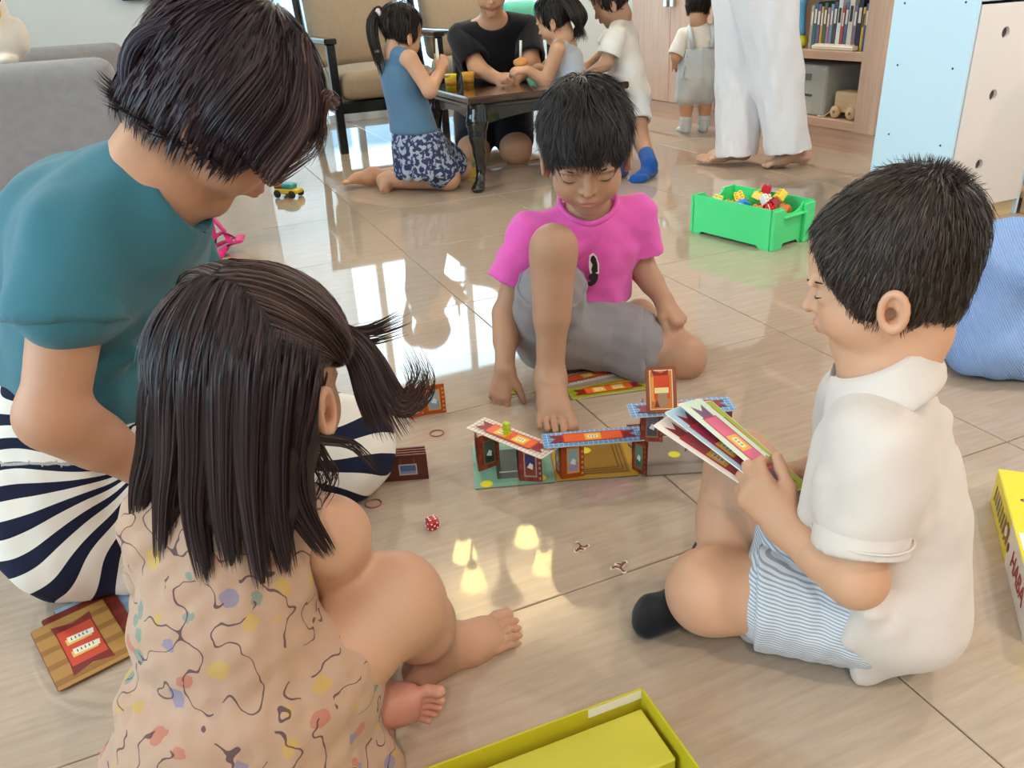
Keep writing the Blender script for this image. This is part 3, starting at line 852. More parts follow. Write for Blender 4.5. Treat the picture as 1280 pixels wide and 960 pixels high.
# floor boards
def board(label, c, ex, S, base, rim, lines, coins, extra=None):
    o = axes_thing('game_board', label, 'game board', c, ex, (0, 0, 1), 'square base boards')
    card_board(o, S[0], S[1], .0022, '#6d6a55', .003)
    p = Print(); X, Y = S[0]/2, S[1]/2
    p.rect(-X, X, -Y, Y, rim); p.rect(-X+.012, X-.012, -Y+.012, Y-.012, base)
    if lines:
        for k in range(3):
            i = .016+k*.007; p.rect(-X+i, X-i, -Y+i, -Y+i+.0016, lines); p.rect(X-i-.0016, X-i, -Y+i, Y-i, lines); p.rect(-X+i, -X+i+.0016, -Y+i, Y-i, lines)
    if extra: extra(p, X, Y)
    for x, y in coins: p.disc(x, y, .0115, '#d9cf2e'); p.disc(x, y, .009, '#ece23e')
    p.build(o, .0023); return o
board('teal-green square game board at the left of the card tower', Aw(-.008, 1.2475, 0), (.145, .008, 0), (.142, .148), '#6fa08c', '#7fae97', None, [(-.05, -.062), (.045, -.058)],
      lambda p, X, Y: (p.rect(-.03, .02, -.05, .05, '#3c4a44'), p.rect(-.025, .03, -.03, -.026, '#aab7ae')))
board('golden square game board in the middle of the card tower', Aw(.139, 1.257, 0), (.145, .004, 0), (.145, .15), '#9a7420', '#c69a2b', '#5c4210', [(-.01, .02)])
board('grey square game board at the right of the card tower', Aw(.288, 1.256, 0), (.145, .002, 0), (.142, .148), '#8e837a', '#a19488', None, [(.0, -.01), (.062, -.055)],
      lambda p, X, Y: (p.rect(-.07, .07, -.072, -.045, '#a39a90'), p.poly([(.02, -.005), (.035, .01), (.045, .0), (.05, .018), (.03, .02), (.025, .01)], '#4a2a1c')))
# folded wall cards
def wall_card(label, base, a, mid, b_, H=.066, brick='#7d2f1d', trim='#d98a3a', pane='#3f5a60', pane2='#7d95a0', name='wall_card', z0=0.0, wins=(1, 1)):
    """two panels a-mid and mid-b standing on the ground (xy), z0..z0+H"""
    o = thing(name, label, 'card', (mid[0], mid[1], z0), 0, 'folded wall cards')
    for (p, q), wn in zip(((a, mid), (mid, b_)), wins):
        p = np.array([*p, z0]); q = np.array([*q, z0]); ex = q-p; Lp = np.linalg.norm(ex); ex = ex/Lp; nz = np.cross(ex, (0, 0, 1))
        pn = bpy.data.objects.new('panel', MB().box(0, Lp, 0, H, -.0006, .0006).mesh('panel')); COL.objects.link(pn); pn.data.materials.append(ink(brick)); pn.parent = o
        M = Matrix(((ex[0], 0, nz[0], p[0]-mid[0]), (ex[1], 0, nz[1], p[1]-mid[1]), (0, 1, nz[2], 0), (0, 0, 0, 1))); pn.matrix_local = M
        for sgn in (1, -1):
            pr = Print()
            for r_ in range(6):
                for c_ in range(5):
                    x0 = Lp*(c_+(r_ % 2)*.5)/5; x1 = min(Lp-.0004, x0+Lp/5-.0008)
                    if x1 > x0: pr.rect(x0+.0004, x1, H*r_/6+.0004, H*(r_+1)/6-.0004, ('#8a3722', '#93402a', '#7a2e1c')[(r_*2+c_) % 3] if brick.startswith('#7') else brick)
            if wn:
                pr.rect(Lp*.22, Lp*.78, H*.14, H*.86, trim); pr.rect(Lp*.28, Lp*.72, H*.19, H*.81, pane); pr.rect(Lp*.28, Lp*.72, H*.45, H*.81, pane2)
                pr.poly([(Lp*.36, H*.42), (Lp*.5, H*.56), (Lp*.62, H*.5), (Lp*.6, H*.36)], '#d9e2e4')
            for k in range(6): pr.rect(Lp*.86, Lp*.95, H*(.08+k*.15), H*(.15+k*.15), trim)
            m_ = pr.b.build('print', pr.mats, pn)
            m_.location.z = .0007*sgn
            if sgn < 0: m_.scale.z = -1
    return o
g2 = lambda px, py: tuple(G(px, py, .003)[:2])
wall_card('dark green folded wall card under the left end of the pink roof card', None, (-.072, 1.262), (-.068, 1.225), (-.03, 1.247), pane='#26382f', pane2='#41574d', trim='#7a5a34', z0=.0025, H=.07)
wall_card('brick folded wall card with a purple window under the pink roof card', None, (.002, 1.226), (.004, 1.188), (.044, 1.18), pane='#7a3a26', pane2='#3c2f6a', trim='#b78a8a', z0=.0025, H=.07)
wall_card('orange folded wall card with a pale window under the middle roof card', None, (.07, 1.215), (.078, 1.185), (.118, 1.192), brick='#a8481c', trim='#e09a4a', pane='#a58fae', pane2='#8fb0b4', z0=.0025, H=.073)
wall_card('brown folded wall card on the grey board, lower storey', None, (.232, 1.235), (.205, 1.205), (.226, 1.178), pane='#3d6a62', pane2='#5d8a80', trim='#9a6a3a', z0=.0025, H=.069)
wall_card('brown folded wall card at the right end of the lower storey', None, (.345, 1.232), (.332, 1.2), (.352, 1.178), pane='#4a4038', pane2='#6a5a50', trim='#8a5a34', z0=.0025, H=.069)
wall_card('brown folded wall card with a pink figure in the upper storey', None, (.222, 1.21), (.214, 1.178), (.25, 1.17), pane='#4c4450', pane2='#6d6272', trim='#8a6a5a', z0=.0752, H=.0645)
wall_card('dark folded wall card at the right of the upper storey', None, (.352, 1.2), (.334, 1.178), (.362, 1.16), pane='#3a3f36', pane2='#566050', trim='#7a5a3a', z0=.0752, H=.0645)
# card standing upright on the topmost roof card
o = axes_thing('door_card', 'orange door card standing upright on the topmost roof card', 'card', P(827, 526, 1.15), P(846, 520, 1.157)-P(808, 522, 1.157), nrm((0, -.93, .36)))
o.location.z = .1422
card_board(o, .05, .076, .0015, '#8a4528', .004)
for ch in o.children: ch.location.y = .038
p = Print(); p.rect(-.0235, .0235, .0015, .0745, '#9a4f2c'); p.rect(-.019, .019, .006, .071, '#f0dcc0'); p.rect(-.0175, .0175, .0075, .0695, '#d87a2c'); p.rect(-.0165, -.011, .02, .06, '#f0a040')
p.poly([(-.012, .062), (-.016, .072), (0, .066), (.012, .071), (.012, .05), (-.012, .05)], '#8f2a22'); p.rect(-.012, .014, .024, .062, '#d84a24'); p.rect(-.011, .012, .033, .042, '#f3dfa0'); p.rect(-.006, .01, .010, .033, '#a98a6a'); p.poly([(-.012, .01), (-.008, .024), (-.003, .01)], '#8f2a22')
p.build(o, .0016)
# lime token on the pink roof
q = Aw(-.014, 1.2235, ZR+.0016)
tk = thing('lime_token', 'small lime-green block token standing on the pink roof card', 'game token', q, math.radians(-40))
MB().bbox(-.006, .006, -.005, .005, 0, .026, .0015).build('block', plain('lime', '#b6c72a', .4), tk)
MB().bbox(-.0065, .0065, -.0055, .0055, .013, .0145, .0004).build('groove', plain('lime_dark', '#95a51c', .5), tk)

# loose roof cards lying by the raised foot
roof_card('lime-green roof card lying on the tiles beside the bare foot', Aw(.205, 1.525, .0022), (.98, .17, .005), base='#a9b52c', line='#98a424', spots=2)
roof_card('second lime-green roof card lying under the other beside the foot', Aw(.209, 1.536, .0004), (.95, .30, 0), base='#a9b52c', line='#98a424', spots=2)
roof_card('white-checked roof card lying half under the grey shorts', Aw(.168, 1.598, .0004), (.94, .33, 0), base='#efe2da', line='#4a4040', spots=1)
# stack of wider cards in the left foreground
def house_card(label, c, ex, base, stripe, z):
    o = axes_thing('floor_card', label, 'card', (c[0], c[1], z), ex, (0, 0, 1), 'wide cards in the left foreground')
    L, W = .148, .098; card_board(o, L, W, .0014, '#7a5230', .005)
    p = Print(); p.rect(-L/2+.001, L/2-.001, -W/2+.001, W/2-.001, base)
    for k in range(8):
        if k % 2: p.rect(-L/2+.001+k*.018, -L/2+.001+k*.018+.012, -W/2+.001, W/2-.001, stripe)
    p.poly([(-.06, -.026), (-.05, 0), (-.06, .026), (-.035, .024), (-.035, -.024)], '#7d2a26'); p.poly([(.06, -.026), (.05, 0), (.06, .026), (.035, .024), (.035, -.024)], '#7d2a26')
    p.rect(-.042, .042, -.024, .024, '#7a1f18'); p.rect(-.041, .041, -.0225, .0225, '#cf4a34')
    for x in (-.017, .013):
        p.rect(x-.002, x+.012, -.017, .015, '#e8b95a'); p.poly([(x-.006, -.014), (x+.007, -.014), (x+.0085, .018), (x-.003, .02)], '#efe6d4')
        for j in range(5): p.rect(x-.002, x+.004, -.01+j*.005, -.0085+j*.005, '#6a5a48')
    p.build(o, .0015); return o
c0 = G(104, 806); ex0 = G(88, 864)-G(48, 783)
house_card('blue wall card at the bottom of the left foreground stack', G(128, 778), G(150, 838)-G(112, 760), '#9ab4d0', '#88a4c4', .0003)
house_card('dark red card in the middle of the left foreground stack', G(116, 790), ex0, '#7a2c20', '#8a3626', .0019)
house_card('wood-striped card with a red banner, topmost of the left foreground stack', c0, ex0, '#b58446', '#9a6a34', .0036)
# folded packs standing on the tiles
pk = axes_thing('card_pack', 'pack of folded dark brown wall cards standing behind the die', 'card pack', (*((G(448, 607)+G(536, 600))/2)[:2], 0), G(536, 600)-G(448, 607), (0, 0, 1))
Lp = .126
for k in range(4):
    pn = MB().bbox(-Lp/2+.001*k, Lp/2-.001*k, .004+k*.0065, .0056+k*.0065, 0, .052+.001*k, .0003).build('folded_card', ink(('#5d2a20', '#6a3024', '#54261c', '#64301f')[k]), pk)
    MB().bbox(-Lp/2+.001*k, Lp/2-.001*k, .0056+k*.0065, .009+k*.0065, .049+.001*k, .0518+.001*k, .0003).build('fold', ink('#8a4a38'), pn)
p = Print(); p.rect(-.06, .06, .003, .048, '#5a261c')
for k in range(5): p.rect(-.058+k*.024, -.054+k*.024, .03, .046, '#7c3b2c')
p.rect(.012, .044, .012, .034, '#c9bfc8'); p.rect(.014, .042, .014, .032, '#4c6aa0'); p.rect(.014, .042, .014, .02, '#8a90b8')
for k in range(7): p.poly([(-.046+k*.004, .008+(k % 3)*.006), (-.044+k*.004, .026+(k % 2)*.008), (-.042+k*.004, .025+(k % 2)*.008), (-.044+k*.004, .008+(k % 3)*.006)], '#b58a3a')
pp = p.b.build('print', p.mats, pk); pp.rotation_euler.x = math.radians(90); pp.location.y = .0037
wall_card('orange folded wall card standing alone near the upper rubber ring', None, tuple(G(513, 524)[:2]), tuple(G(530, 519)[:2]), tuple(G(558, 515)[:2]), brick='#b5531f', trim='#dfa04e', pane='#7fa0b4', pane2='#9ab4c0', H=.066)
# rubber rings, die, coin
for (px, py), lb in (((546, 542), 'red rubber ring on the tiles beside the upright orange card'), ((467, 630), 'red rubber ring on the tiles beside the brown card pack')):
    c = G(px, py); r = .0135
    rg = MB().tube([(r*math.cos(a), r*.93*math.sin(a), .0012) for a in np.linspace(0, 2*math.pi, 33)[:-1]], .0011, 6, 0, False, True).build('rubber_ring', plain('ring_red', '#a2473c', .5))
    rg.location = (c[0], c[1], 0); tag(rg, lb, 'rubber ring', 'red rubber rings')
c = G(541, 660); DS = .0098
die = thing('die', 'red rounded die with white pips on the tiles', 'die', (c[0], c[1], 0), math.radians(28))
s = SDF().box((0, 0, DS), (DS, DS, DS), None, .0035, .002).ell((0, 0, DS), (.0132, .0132, .0132), None, .003, 'i'); V, F = s.nets(.0009)
link('body', npmesh('body', V, F), plain('die_red', '#b3141d', .2, coat=.4), die)
PIP = plain('pip_white', '#f2eeee', .4)
def pips(n, o, u, v):
    pos = {1: [(0, 0)], 2: [(-1, -1), (1, 1)], 3: [(-1, -1), (0, 0), (1, 1)], 4: [(-1, -1), (-1, 1), (1, -1), (1, 1)], 5: [(-1, -1), (-1, 1), (1, -1), (1, 1), (0, 0)], 6: [(-1, -1), (-1, 0), (-1, 1), (1, -1), (1, 0), (1, 1)]}[n]
    for a, b_ in pos:
        c = np.array([0, 0, DS])+np.array(o)*DS*1.005+(np.array(u)*a+np.array(v)*b_)*DS*.48
        MB().lathe([(0, .0003), (.0014, .0002), (.0016, -.0003)], 10, c, 0, o).build('pip', PIP, die)
pips(6, (0, 0, 1), (1, 0, 0), (0, 1, 0)); pips(3, (1, 0, 0), (0, 1, 0), (0, 0, 1)); pips(5, (0, -1, 0), (1, 0, 0), (0, 0, 1)); pips(2, (0, 1, 0), (1, 0, 0), (0, 0, 1)); pips(4, (-1, 0, 0), (0, 1, 0), (0, 0, 1))
# cut-out animal tokens
MONK = [(-1, -.32), (-.9, -.1), (-.78, -.16), (-.5, .1), (-.28, .22), (-.2, .5), (-.3, .85), (-.5, .8), (-.42, 1.0), (-.2, 1.05), (-.02, .9), (.05, .6), (.25, .35), (.55, .25), (.95, .38), (1.05, .22), (.9, .05), (.5, -.02), (.42, -.3), (.25, -.42), (-.05, -.38), (-.3, -.25), (-.7, -.5), (-.92, -.52)]
for (px, py), rz, sc_, lb in (((727, 686), 8, .0135, 'brown cut-out animal token on the tiles, left of the two'), ((774, 708), 187, .0145, 'brown cut-out animal token on the tiles by the boy\'s knee')):
    c = G(px, py); o = thing('animal_token', lb, 'game token', (c[0], c[1], 0), math.radians(rz), 'cut-out animal tokens')
    MB().prism([(x*sc_, y*sc_*1.25) for x, y in MONK][::-1], 0, .0018).build('cardboard', ink('#e9dcc8'), o)
    p = Print(); p.poly([(x*sc_*.84, y*sc_*1.05) for x, y in MONK[::-1]], '#6a3a28'); p.disc(.1*sc_, .0, sc_*.2, '#c98a6a'); p.disc(.28*sc_, -.2*sc_, sc_*.14, '#efe0cc'); p.disc(-.12*sc_, -.15*sc_, sc_*.1, '#3a2018'); p.build(o, .0019)
# gold coin under the pink boy's hand
c = G(641, 490); o = thing('coin_token', 'round gold token under the fingers of the boy in pink', 'game token', (c[0], c[1], .006))
o.rotation_euler = (math.radians(28), math.radians(8), 0)
MB().lathe([(0, 0), (.017, 0), (.017, .002), (0, .002)], 24).build('disc', ink('#c9a53a'), o)
p = Print(); p.disc(0, 0, .0155, '#8a6f22'); p.disc(0, 0, .013, '#d9c04a')
for k in range(5):
    a = k*1.2566; p.poly([(.003*math.cos(a), .003*math.sin(a)), (.012*math.cos(a+.25), .012*math.sin(a+.25)), (.011*math.cos(a+.5), .011*math.sin(a+.5))], '#6a5520')
p.build(o, .0021)
# fan of long cards in the boy's hands
hp = P(955, 606, .80)
fan = [((832, 530, .885), (968, 620, .79), '#f3ece8', '#b3464f', 'white-edged long card, lowest in the boy\'s fan', .0), ((850, 520, .895), (972, 612, .79), '#a9cfe6', '#a02c4c', 'light blue long card, middle of the boy\'s fan', .003), ((872, 516, .90), (978, 606, .79), '#d9ecd8', '#e0628a', 'green-edged long card with a pink banner, topmost of the boy\'s fan', .006), ((885, 517, .905), (984, 606, .79), '#a9b52c', '#98a424', 'lime long card at the far side of the boy\'s fan', .0045)]
for a, b_, base, mid, lb, dz in fan:
    A_, B_ = P(*a), P(*b_); ex = B_-A_; cc = (A_+B_)/2+np.array([0, 0, dz])
    o = axes_thing('long_card', lb, 'card', cc, ex, nrm((.26, -.02, .96)), 'cards held by the boy in the polo shirt')
    L, W = .172, .046; card_board(o, L, W, .0009, '#f5f2ee', .003)
    p = Print(); p.rect(-L/2+.001, L/2-.001, -W/2+.001, W/2-.001, base)
    banner(p, L, W, spots=1, mid=mid, dark='#7a4a7a' if 'pink' in lb else '#8f1d28'); p.build(o, .001)
# ---------------------------------------------------------------- yellow game box lid (right) and open tray (bottom)
A_, B_ = np.array([.757, 1.053, 0]), np.array([.628, .748, 0])
def text_mesh(body, size):
    cu = bpy.data.curves.new('lettering', 'FONT'); cu.body = body; cu.size = size; cu.extrude = .0002; cu.align_x = 'CENTER'; cu.align_y = 'CENTER'
    ob = bpy.data.objects.new('lettering', cu); COL.objects.link(ob)
    bpy.context.view_layer.update()
    me = bpy.data.meshes.new_from_object(ob.evaluated_get(bpy.context.evaluated_depsgraph_get()))
    bpy.data.objects.remove(ob); return me
ex = B_-A_; LB = np.linalg.norm(ex)
bx = axes_thing('game_box', 'yellow game box with red lettering at the right edge', 'game box', A_, ex, (0, 0, 1))
HB = .062; YL = plain('box_yellow', '#f2e21c', .35, coat=.2)
MB().bbox(0, LB, 0, .27, 0, HB, .0015).build('lid', YL, bx)
p = Print(); p.poly([(LB*.5, -HB/2+.0005), (LB*.44, HB/2-.0005), (LB-.001, HB/2-.0005), (LB-.001, -HB/2+.0005)], '#efe9e4')
rr = random.Random(7)
for k in range(9):
    x = LB*(.06+k*.045); p.poly([(x, -.012+rr.uniform(-.004, .002)), (x+.004, .016+rr.uniform(-.003, .005)), (x+.010, .013), (x+.008, -.014)], ('#6a5a62', '#8a6f52', '#57608a')[k % 3 if k < 3 else 1])
p.disc(LB*.4, .004, .012, '#a35a3a', .014); p.disc(LB*.4, .004, .008, '#e8d9c0', .009); p.disc(LB*.49, -.004, .0055, '#4a3a40', .008)
pp = p.b.build('print', p.mats, bx); pp.rotation_euler.x = math.radians(90); pp.location = (0, -.0003, HB/2)
tm = link('lettering', text_mesh('HABA', .036), plain('haba_red', '#b5282c', .5), bx); tm.rotation_euler.x = math.radians(90); tm.location = (LB*.72, -.0012, HB/2)
p = Print(); p.poly([(LB*.52, .004), (LB-.003, .004), (LB-.003, .266), (LB*.8, .266)], '#f4efe9')
for k, (x, y, c_) in enumerate(((.16, .036, '#6a4a8a'), (.2, .044, '#4a2a6a'), (.235, .052, '#5a4a3a'), (.26, .06, '#4a5a3a'))): p.disc(LB*x/.4*.5+.02, y, .006, '#3a2a30', .018); p.disc(LB*x/.4*.5+.02, y, .0042, c_ if k else '#b0a0b8', .015)
p.build(bx, HB+.0003)
C0 = np.array([.128, .659, 0]); u = nrm((-.937, -.35, 0)); v = nrm((.35, -.937, 0))
ty_ = axes_thing('game_box_tray', 'open lime-green game box bottom in the front', 'game box', C0, -u, (0, 0, 1))
# local x along -u (towards the corner C0 = x 0), y = cross(z, x) points away from the camera side
Yl = plain('tray_yellow', '#bfae22', .4); GR = plain('tray_grey', '#8e857c', .7); LM = plain('tray_lime', '#c6b93a', .5, var=.04); WT = plain('tray_white', '#e5dccb', .6)
LX, LY, HT = .264, .28, .06
for nm, q in (('wall', (-LX, 0, -.0025, 0)), ('wall', (-LX, 0, -LY, -LY+.0025)), ('wall', (-.0025, 0, -LY, 0)), ('wall', (-LX, -LX+.0025, -LY, 0))):
    w = MB().bbox(q[0], q[1], q[2], q[3], 0, HT, .0006).build(nm, Yl, ty_)
MB().box(-LX, 0, -LY, 0, 0, .002).build('bottom', GR, ty_)
MB().box(-.07, -.0026, -.0031, -.0026, .046, .0585).build('label_strip', WT, ty_)
ins = MB(); ins.bbox(-LX+.006, -.008, -.085, -.012, .002, .043, .002); ins.bbox(-LX+.006, -.008, -LY+.006, -.085, .002, .022, .002); ins.build('insert', LM, ty_)
MB().bbox(-.07, -.008, -LY+.006, -.1, .022, .032, .002).build('insert_step', LM, ty_)
# white folded leaflet corner by the tray
o = axes_thing('leaflet', 'white folded leaflet corner standing in front of the toes', 'leaflet', G(448, 958), (.6, .5, 0), (0, 0, 1))
MB().add([(-.03, 0, 0), (.012, 0, 0), (.008, .003, .022), (-.03, .006, .02)], [(0, 1, 2, 3)]).add([(.012, 0, 0), (.012, .03, 0), (.012, .03, .012), (.008, .003, .022)], [(0, 1, 2, 3)]).build('paper', plain('leaflet_white', '#dfe0e4', .7), o)
# ---------------------------------------------------------------- green brick tub
A_, B_, C_ = np.array(TW(1.621, 2.253)), np.array(TW(1.688, 1.936)), np.array(TW(1.885, 1.98))
ex = nrm(B_-A_); L1 = np.linalg.norm(B_-A_); ey = np.cross((0, 0, 1), ex); L2 = abs((C_-B_)@ey)
gt = axes_thing('brick_tub', 'bright green plastic tub full of toy bricks', 'toy tub', A_, ex, (0, 0, 1))
GM = plain('tub_green', '#4fe48c', .3, .5); TH = .13
def tub_wall(y0, y1, name='long_wall'):
    b = MB(); prof = [(0, .0), (.03, 0), (.042, .009), (L1-.052, .009), (L1-.04, 0), (L1, 0), (L1+.004, TH), (-.004, TH)]
    b.add([(x, y0, z) for x, z in prof]+[(x, y1, z) for x, z in prof], [tuple(range(8)), tuple(range(8, 16))[::-1]]+[(i, 8+i, 8+(i+1) % 8, (i+1) % 8) for i in range(8)]); b.build(name, GM, gt)
tub_wall(0, .004); tub_wall(L2-.004, L2)
for x0, x1, sg in ((0, .004, -1), (L1-.004, L1, 1)):
    b = MB(); n = 12
    top = [(0, TH)]+[(L2*.25, TH)]+[(L2*(.25+.5*k/n), TH-.026*math.sin(math.pi*k/n)**.6) for k in range(1, n)]+[(L2*.75, TH), (L2, TH)]
    bot = [(L2, 0), (L2*.72, 0), (L2*.66, .012), (L2*.34, .012), (L2*.28, 0), (0, 0)]
    pr = top+bot; m = len(pr)
    b.add([(x0, y, z) for y, z in pr]+[(x1, y, z) for y, z in pr], [tuple(range(m)), tuple(range(m, 2*m))[::-1]]+[(i, m+i, m+(i+1) % m, (i+1) % m) for i in range(m)]); b.build('end_wall', GM, gt)
    xx = L1 if sg > 0 else 0
    MB().bbox(min(xx, xx+sg*.012), max(xx, xx+sg*.012), 0, L2*.24, .0, TH-.004, .002).build('corner_pier', GM, gt)
    MB().bbox(min(xx, xx+sg*.012), max(xx, xx+sg*.012), L2*.76, L2, .0, TH-.004, .002).build('corner_pier', GM, gt)
    MB().bbox(min(xx, xx+sg*.016), max(xx, xx+sg*.016), L2*.22, L2*.78, TH-.034, TH-.028, .002).build('handle_lip', GM, gt)
MB().box(.004, L1-.004, .004, L2-.004, .012, .016).build('bottom', GM, gt)
def toy_brick(label, loc, rot, nx, ny, col, hgt=.024, pit=.0155):
    o = thing('toy_brick', label, 'toy brick', (0, 0, 0), 0, 'toy bricks in the green tub')
    o.matrix_world = gt.matrix_world @ Matrix.Translation(Vector(loc)) @ Matrix.Rotation(rot[2], 4, 'Z') @ Matrix.Rotation(rot[0], 4, 'X') @ Matrix.Rotation(rot[1], 4, 'Y')
    m = plain('brick_'+col.strip('#'), col, .25)
    MB().bbox(-nx*pit/2, nx*pit/2, -ny*pit/2, ny*pit/2, 0, hgt, .001).build('block', m, o)
    for i in range(nx):
        for j in range(ny):
            MB().lathe([(.0047, hgt), (.0047, hgt+.004), (.004, hgt+.0046), (0, hgt+.0046)], 12, ((i-(nx-1)/2)*pit, (j-(ny-1)/2)*pit, 0)).build('stud', m, o)
    return o
gt_m = gt.matrix_world
BR = [('pale yellow brick at the left end of the tub', (.05, .06, .098), (.5, .3, .4), 2, 2, '#e9e27a'), ('yellow brick beside the pale yellow one', (.12, .1, .105), (.3, -.4, .9), 2, 4, '#f0c830'),
      ('golden brick leaning on the tub pile', (.15, .14, .11), (-.5, .3, .2), 2, 2, '#f2d23c'), ('red brick on top of the far side of the pile', (.16, .17, .128), (.1, .2, .6), 2, 2, '#d3263c'),
      ('white brick in the middle of the pile', (.2, .12, .108), (.6, .3, 1.1), 2, 3, '#f0ece4'), ('yellow tilted brick at the top right of the pile', (.245, .15, .125), (.4, -.7, .3), 2, 3, '#f4d63a'),
      ('dark red long brick tilted over the tub rim', (.255, .09, .106), (.2, -.75, .15), 4, 2, '#a81a26'), ('orange brick below the dark red one', (.23, .04, .095), (.3, .2, .5), 2, 2, '#f08a2a'),
      ('red brick near the right end of the tub', (.275, .05, .1), (.2, .4, .9), 2, 3, '#d62a2e'), ('orange brick at the right end of the tub', (.29, .1, .098), (-.4, .2, .3), 2, 2, '#ec7a2c'),
      ('sky blue brick at the near rim of the tub', (.165, .03, .096), (.4, .1, .2), 2, 2, '#5cb8e8'), ('orange brick at the near rim of the tub', (.12, .035, .094), (.2, .3, .8), 2, 2, '#f0a040'),
      ('lime brick deep in the left half of the tub', (.085, .13, .085), (.1, .4, .2), 2, 4, '#8ac83a'), ('light yellow brick behind the white one', (.2, .17, .1), (.3, .5, .2), 2, 2, '#f2e070')]
for lb, l, r, nx, ny, c in BR: toy_brick(lb, l, r, nx, ny, c)
bl = thing('toy_ball', 'blue knobbly toy ball among the bricks in the tub', 'toy ball', gt_m @ Vector((.16, .062, .092)), 0)
s = SDF().ell((0, 0, .018), (.019, .019, .019))
for k in range(14):
    a = k*2.4; z = 1-2*(k+.5)/14; r = math.sqrt(1-z*z); s.ell(np.array([r*math.cos(a), r*math.sin(a), z])*.018+np.array([0, 0, .018]), .005, None, .003)
V, F = s.nets(.0016); link('body', npmesh('body', V, F), plain('ball_blue', '#2a7fd0', .3), bl)
# filler bricks hidden lower down keep the heap up
for k in range(10): toy_brick(('red', 'yellow', 'sky blue', 'lime', 'orange')[k % 5]+' long brick deep in the '+('left' if k < 5 else 'right')+' half of the green tub', (.04+.028*k, .05+.1*(k % 2), .05+.012*(k % 3)), (.3*(k % 3), .4*((k+1) % 2), k*.7), 2, 4, ('#d3263c', '#f0c830', '#5cb8e8', '#8ac83a', '#f08a2a')[k % 5])
# ---------------------------------------------------------------- small things behind the woman
c = G(268, 312)
sb = thing('strap_bundle', 'bundle of magenta straps lying behind the woman', 'straps', (c[0], c[1], 0))
MG = fabric('magenta_webbing', '#d8267e', .7, 700, .3)
def strap(pts, w=.028, t_=.003):
    pts = np.array(pts, float); n = 24; tt = np.linspace(0, len(pts)-1, n); P_ = np.stack([np.interp(tt, np.arange(len(pts)), pts[:, i]) for i in range(3)], 1)
    for _ in range(3): P_[1:-1] = (P_[:-2]+P_[1:-1]*2+P_[2:])/4
    T = np.gradient(P_, axis=0); T /= np.linalg.norm(T, axis=1)[:, None]; S = np.cross(T, (0.25, .1, 1)); S /= np.linalg.norm(S, axis=1)[:, None]
    V = np.stack([P_-S*w/2, P_+S*w/2], 1).reshape(-1, 3); F = np.array([(2*i, 2*i+1, 2*i+3, 2*i+2) for i in range(n-1)])
    o = link('strap', npmesh('strap', V, F), MG, sb); m = o.modifiers.new('t', 'SOLIDIFY'); m.thickness = t_
q = lambda px, py, z=0.0: G(px, py, z)-np.array([c[0], c[1], 0])
strap([q(240, 330, .01), q(262, 310, .02), q(285, 300, .03), q(302, 294, .05)]); strap([q(262, 278, .10), q(266, 295, .06), q(258, 312, .02)]); strap([q(266, 272, .11), q(282, 290, .07), q(292, 296, .04)], .02)
strap([q(272, 322, .005), q(284, 306, .03), q(298, 302, .05), q(302, 293, .05)]); strap([q(262, 300, .05), q(280, 288, .07), q(290, 305, .03), q(278, 312, .01)], .022)
dbg = SDF().ell(q(252, 297, .05), (.05, .06, .06), None, .02).ell(q(246, 318, .03), (.04, .05, .03), None, .02); V, F = dbg.nets(.008); link('pouch', npmesh('pouch', V, F), fabric('navy_pouch', '#191a2c', .9), sb)
c = G(362, 246); vt = thing('toy_vehicle', 'small yellow and teal toy vehicle on the far tiles by the woman\'s chin', 'toy', (c[0], c[1], 0), math.radians(-25))
MB().bbox(-.06, .06, -.03, .03, .018, .04, .006).build('body', plain('toy_yellow2', '#dcc22e', .4), vt); MB().bbox(-.02, .035, -.026, .026, .04, .062, .006).build('cabin', plain('toy_teal', '#3aa0a8', .4), vt); MB().bbox(-.06, -.02, -.026, .026, .04, .055, .004).build('load', plain('toy_brown', '#7a5a44', .6), vt)
for x in (-.04, .04):
    for y in (-.031, .031): MB().lathe([(0, -.006), (.016, -.006), (.018, 0), (.016, .006), (0, .006)], 14, (x, y, .018), 0, (0, 1, 0)).build('wheel', plain('tyre', '#2a2a2a', .7), vt)
# modelling-clay pots and bottle on the coffee table
for (px, py), col, lid, lb in (((564, 110), '#f0df2a', '#e8d820', 'yellow clay pot on the coffee table, left of the two'), ((586, 107), '#f0b43c', '#f0cf60', 'orange clay pot on the coffee table beside the yellow one')):
    c = G(px, py, TZ); o = thing('clay_pot', lb, 'clay pot', (c[0], c[1], TZ), 0, 'modelling clay pots')
    MB().lathe([(0, 0), (.024, 0), (.027, .045), (.03, .06), (.026, .06), (.024, .05), (0, .05)], 20).build('pot', plain('pot_'+col.strip('#'), col, .4), o)
    MB().lathe([(.0245, .012), (.0262, .012), (.0272, .038), (.0262, .038)], 20).build('sticker', plain('sticker', '#c88a2a' if 'yellow' in lb else '#e2763a', .5), o)
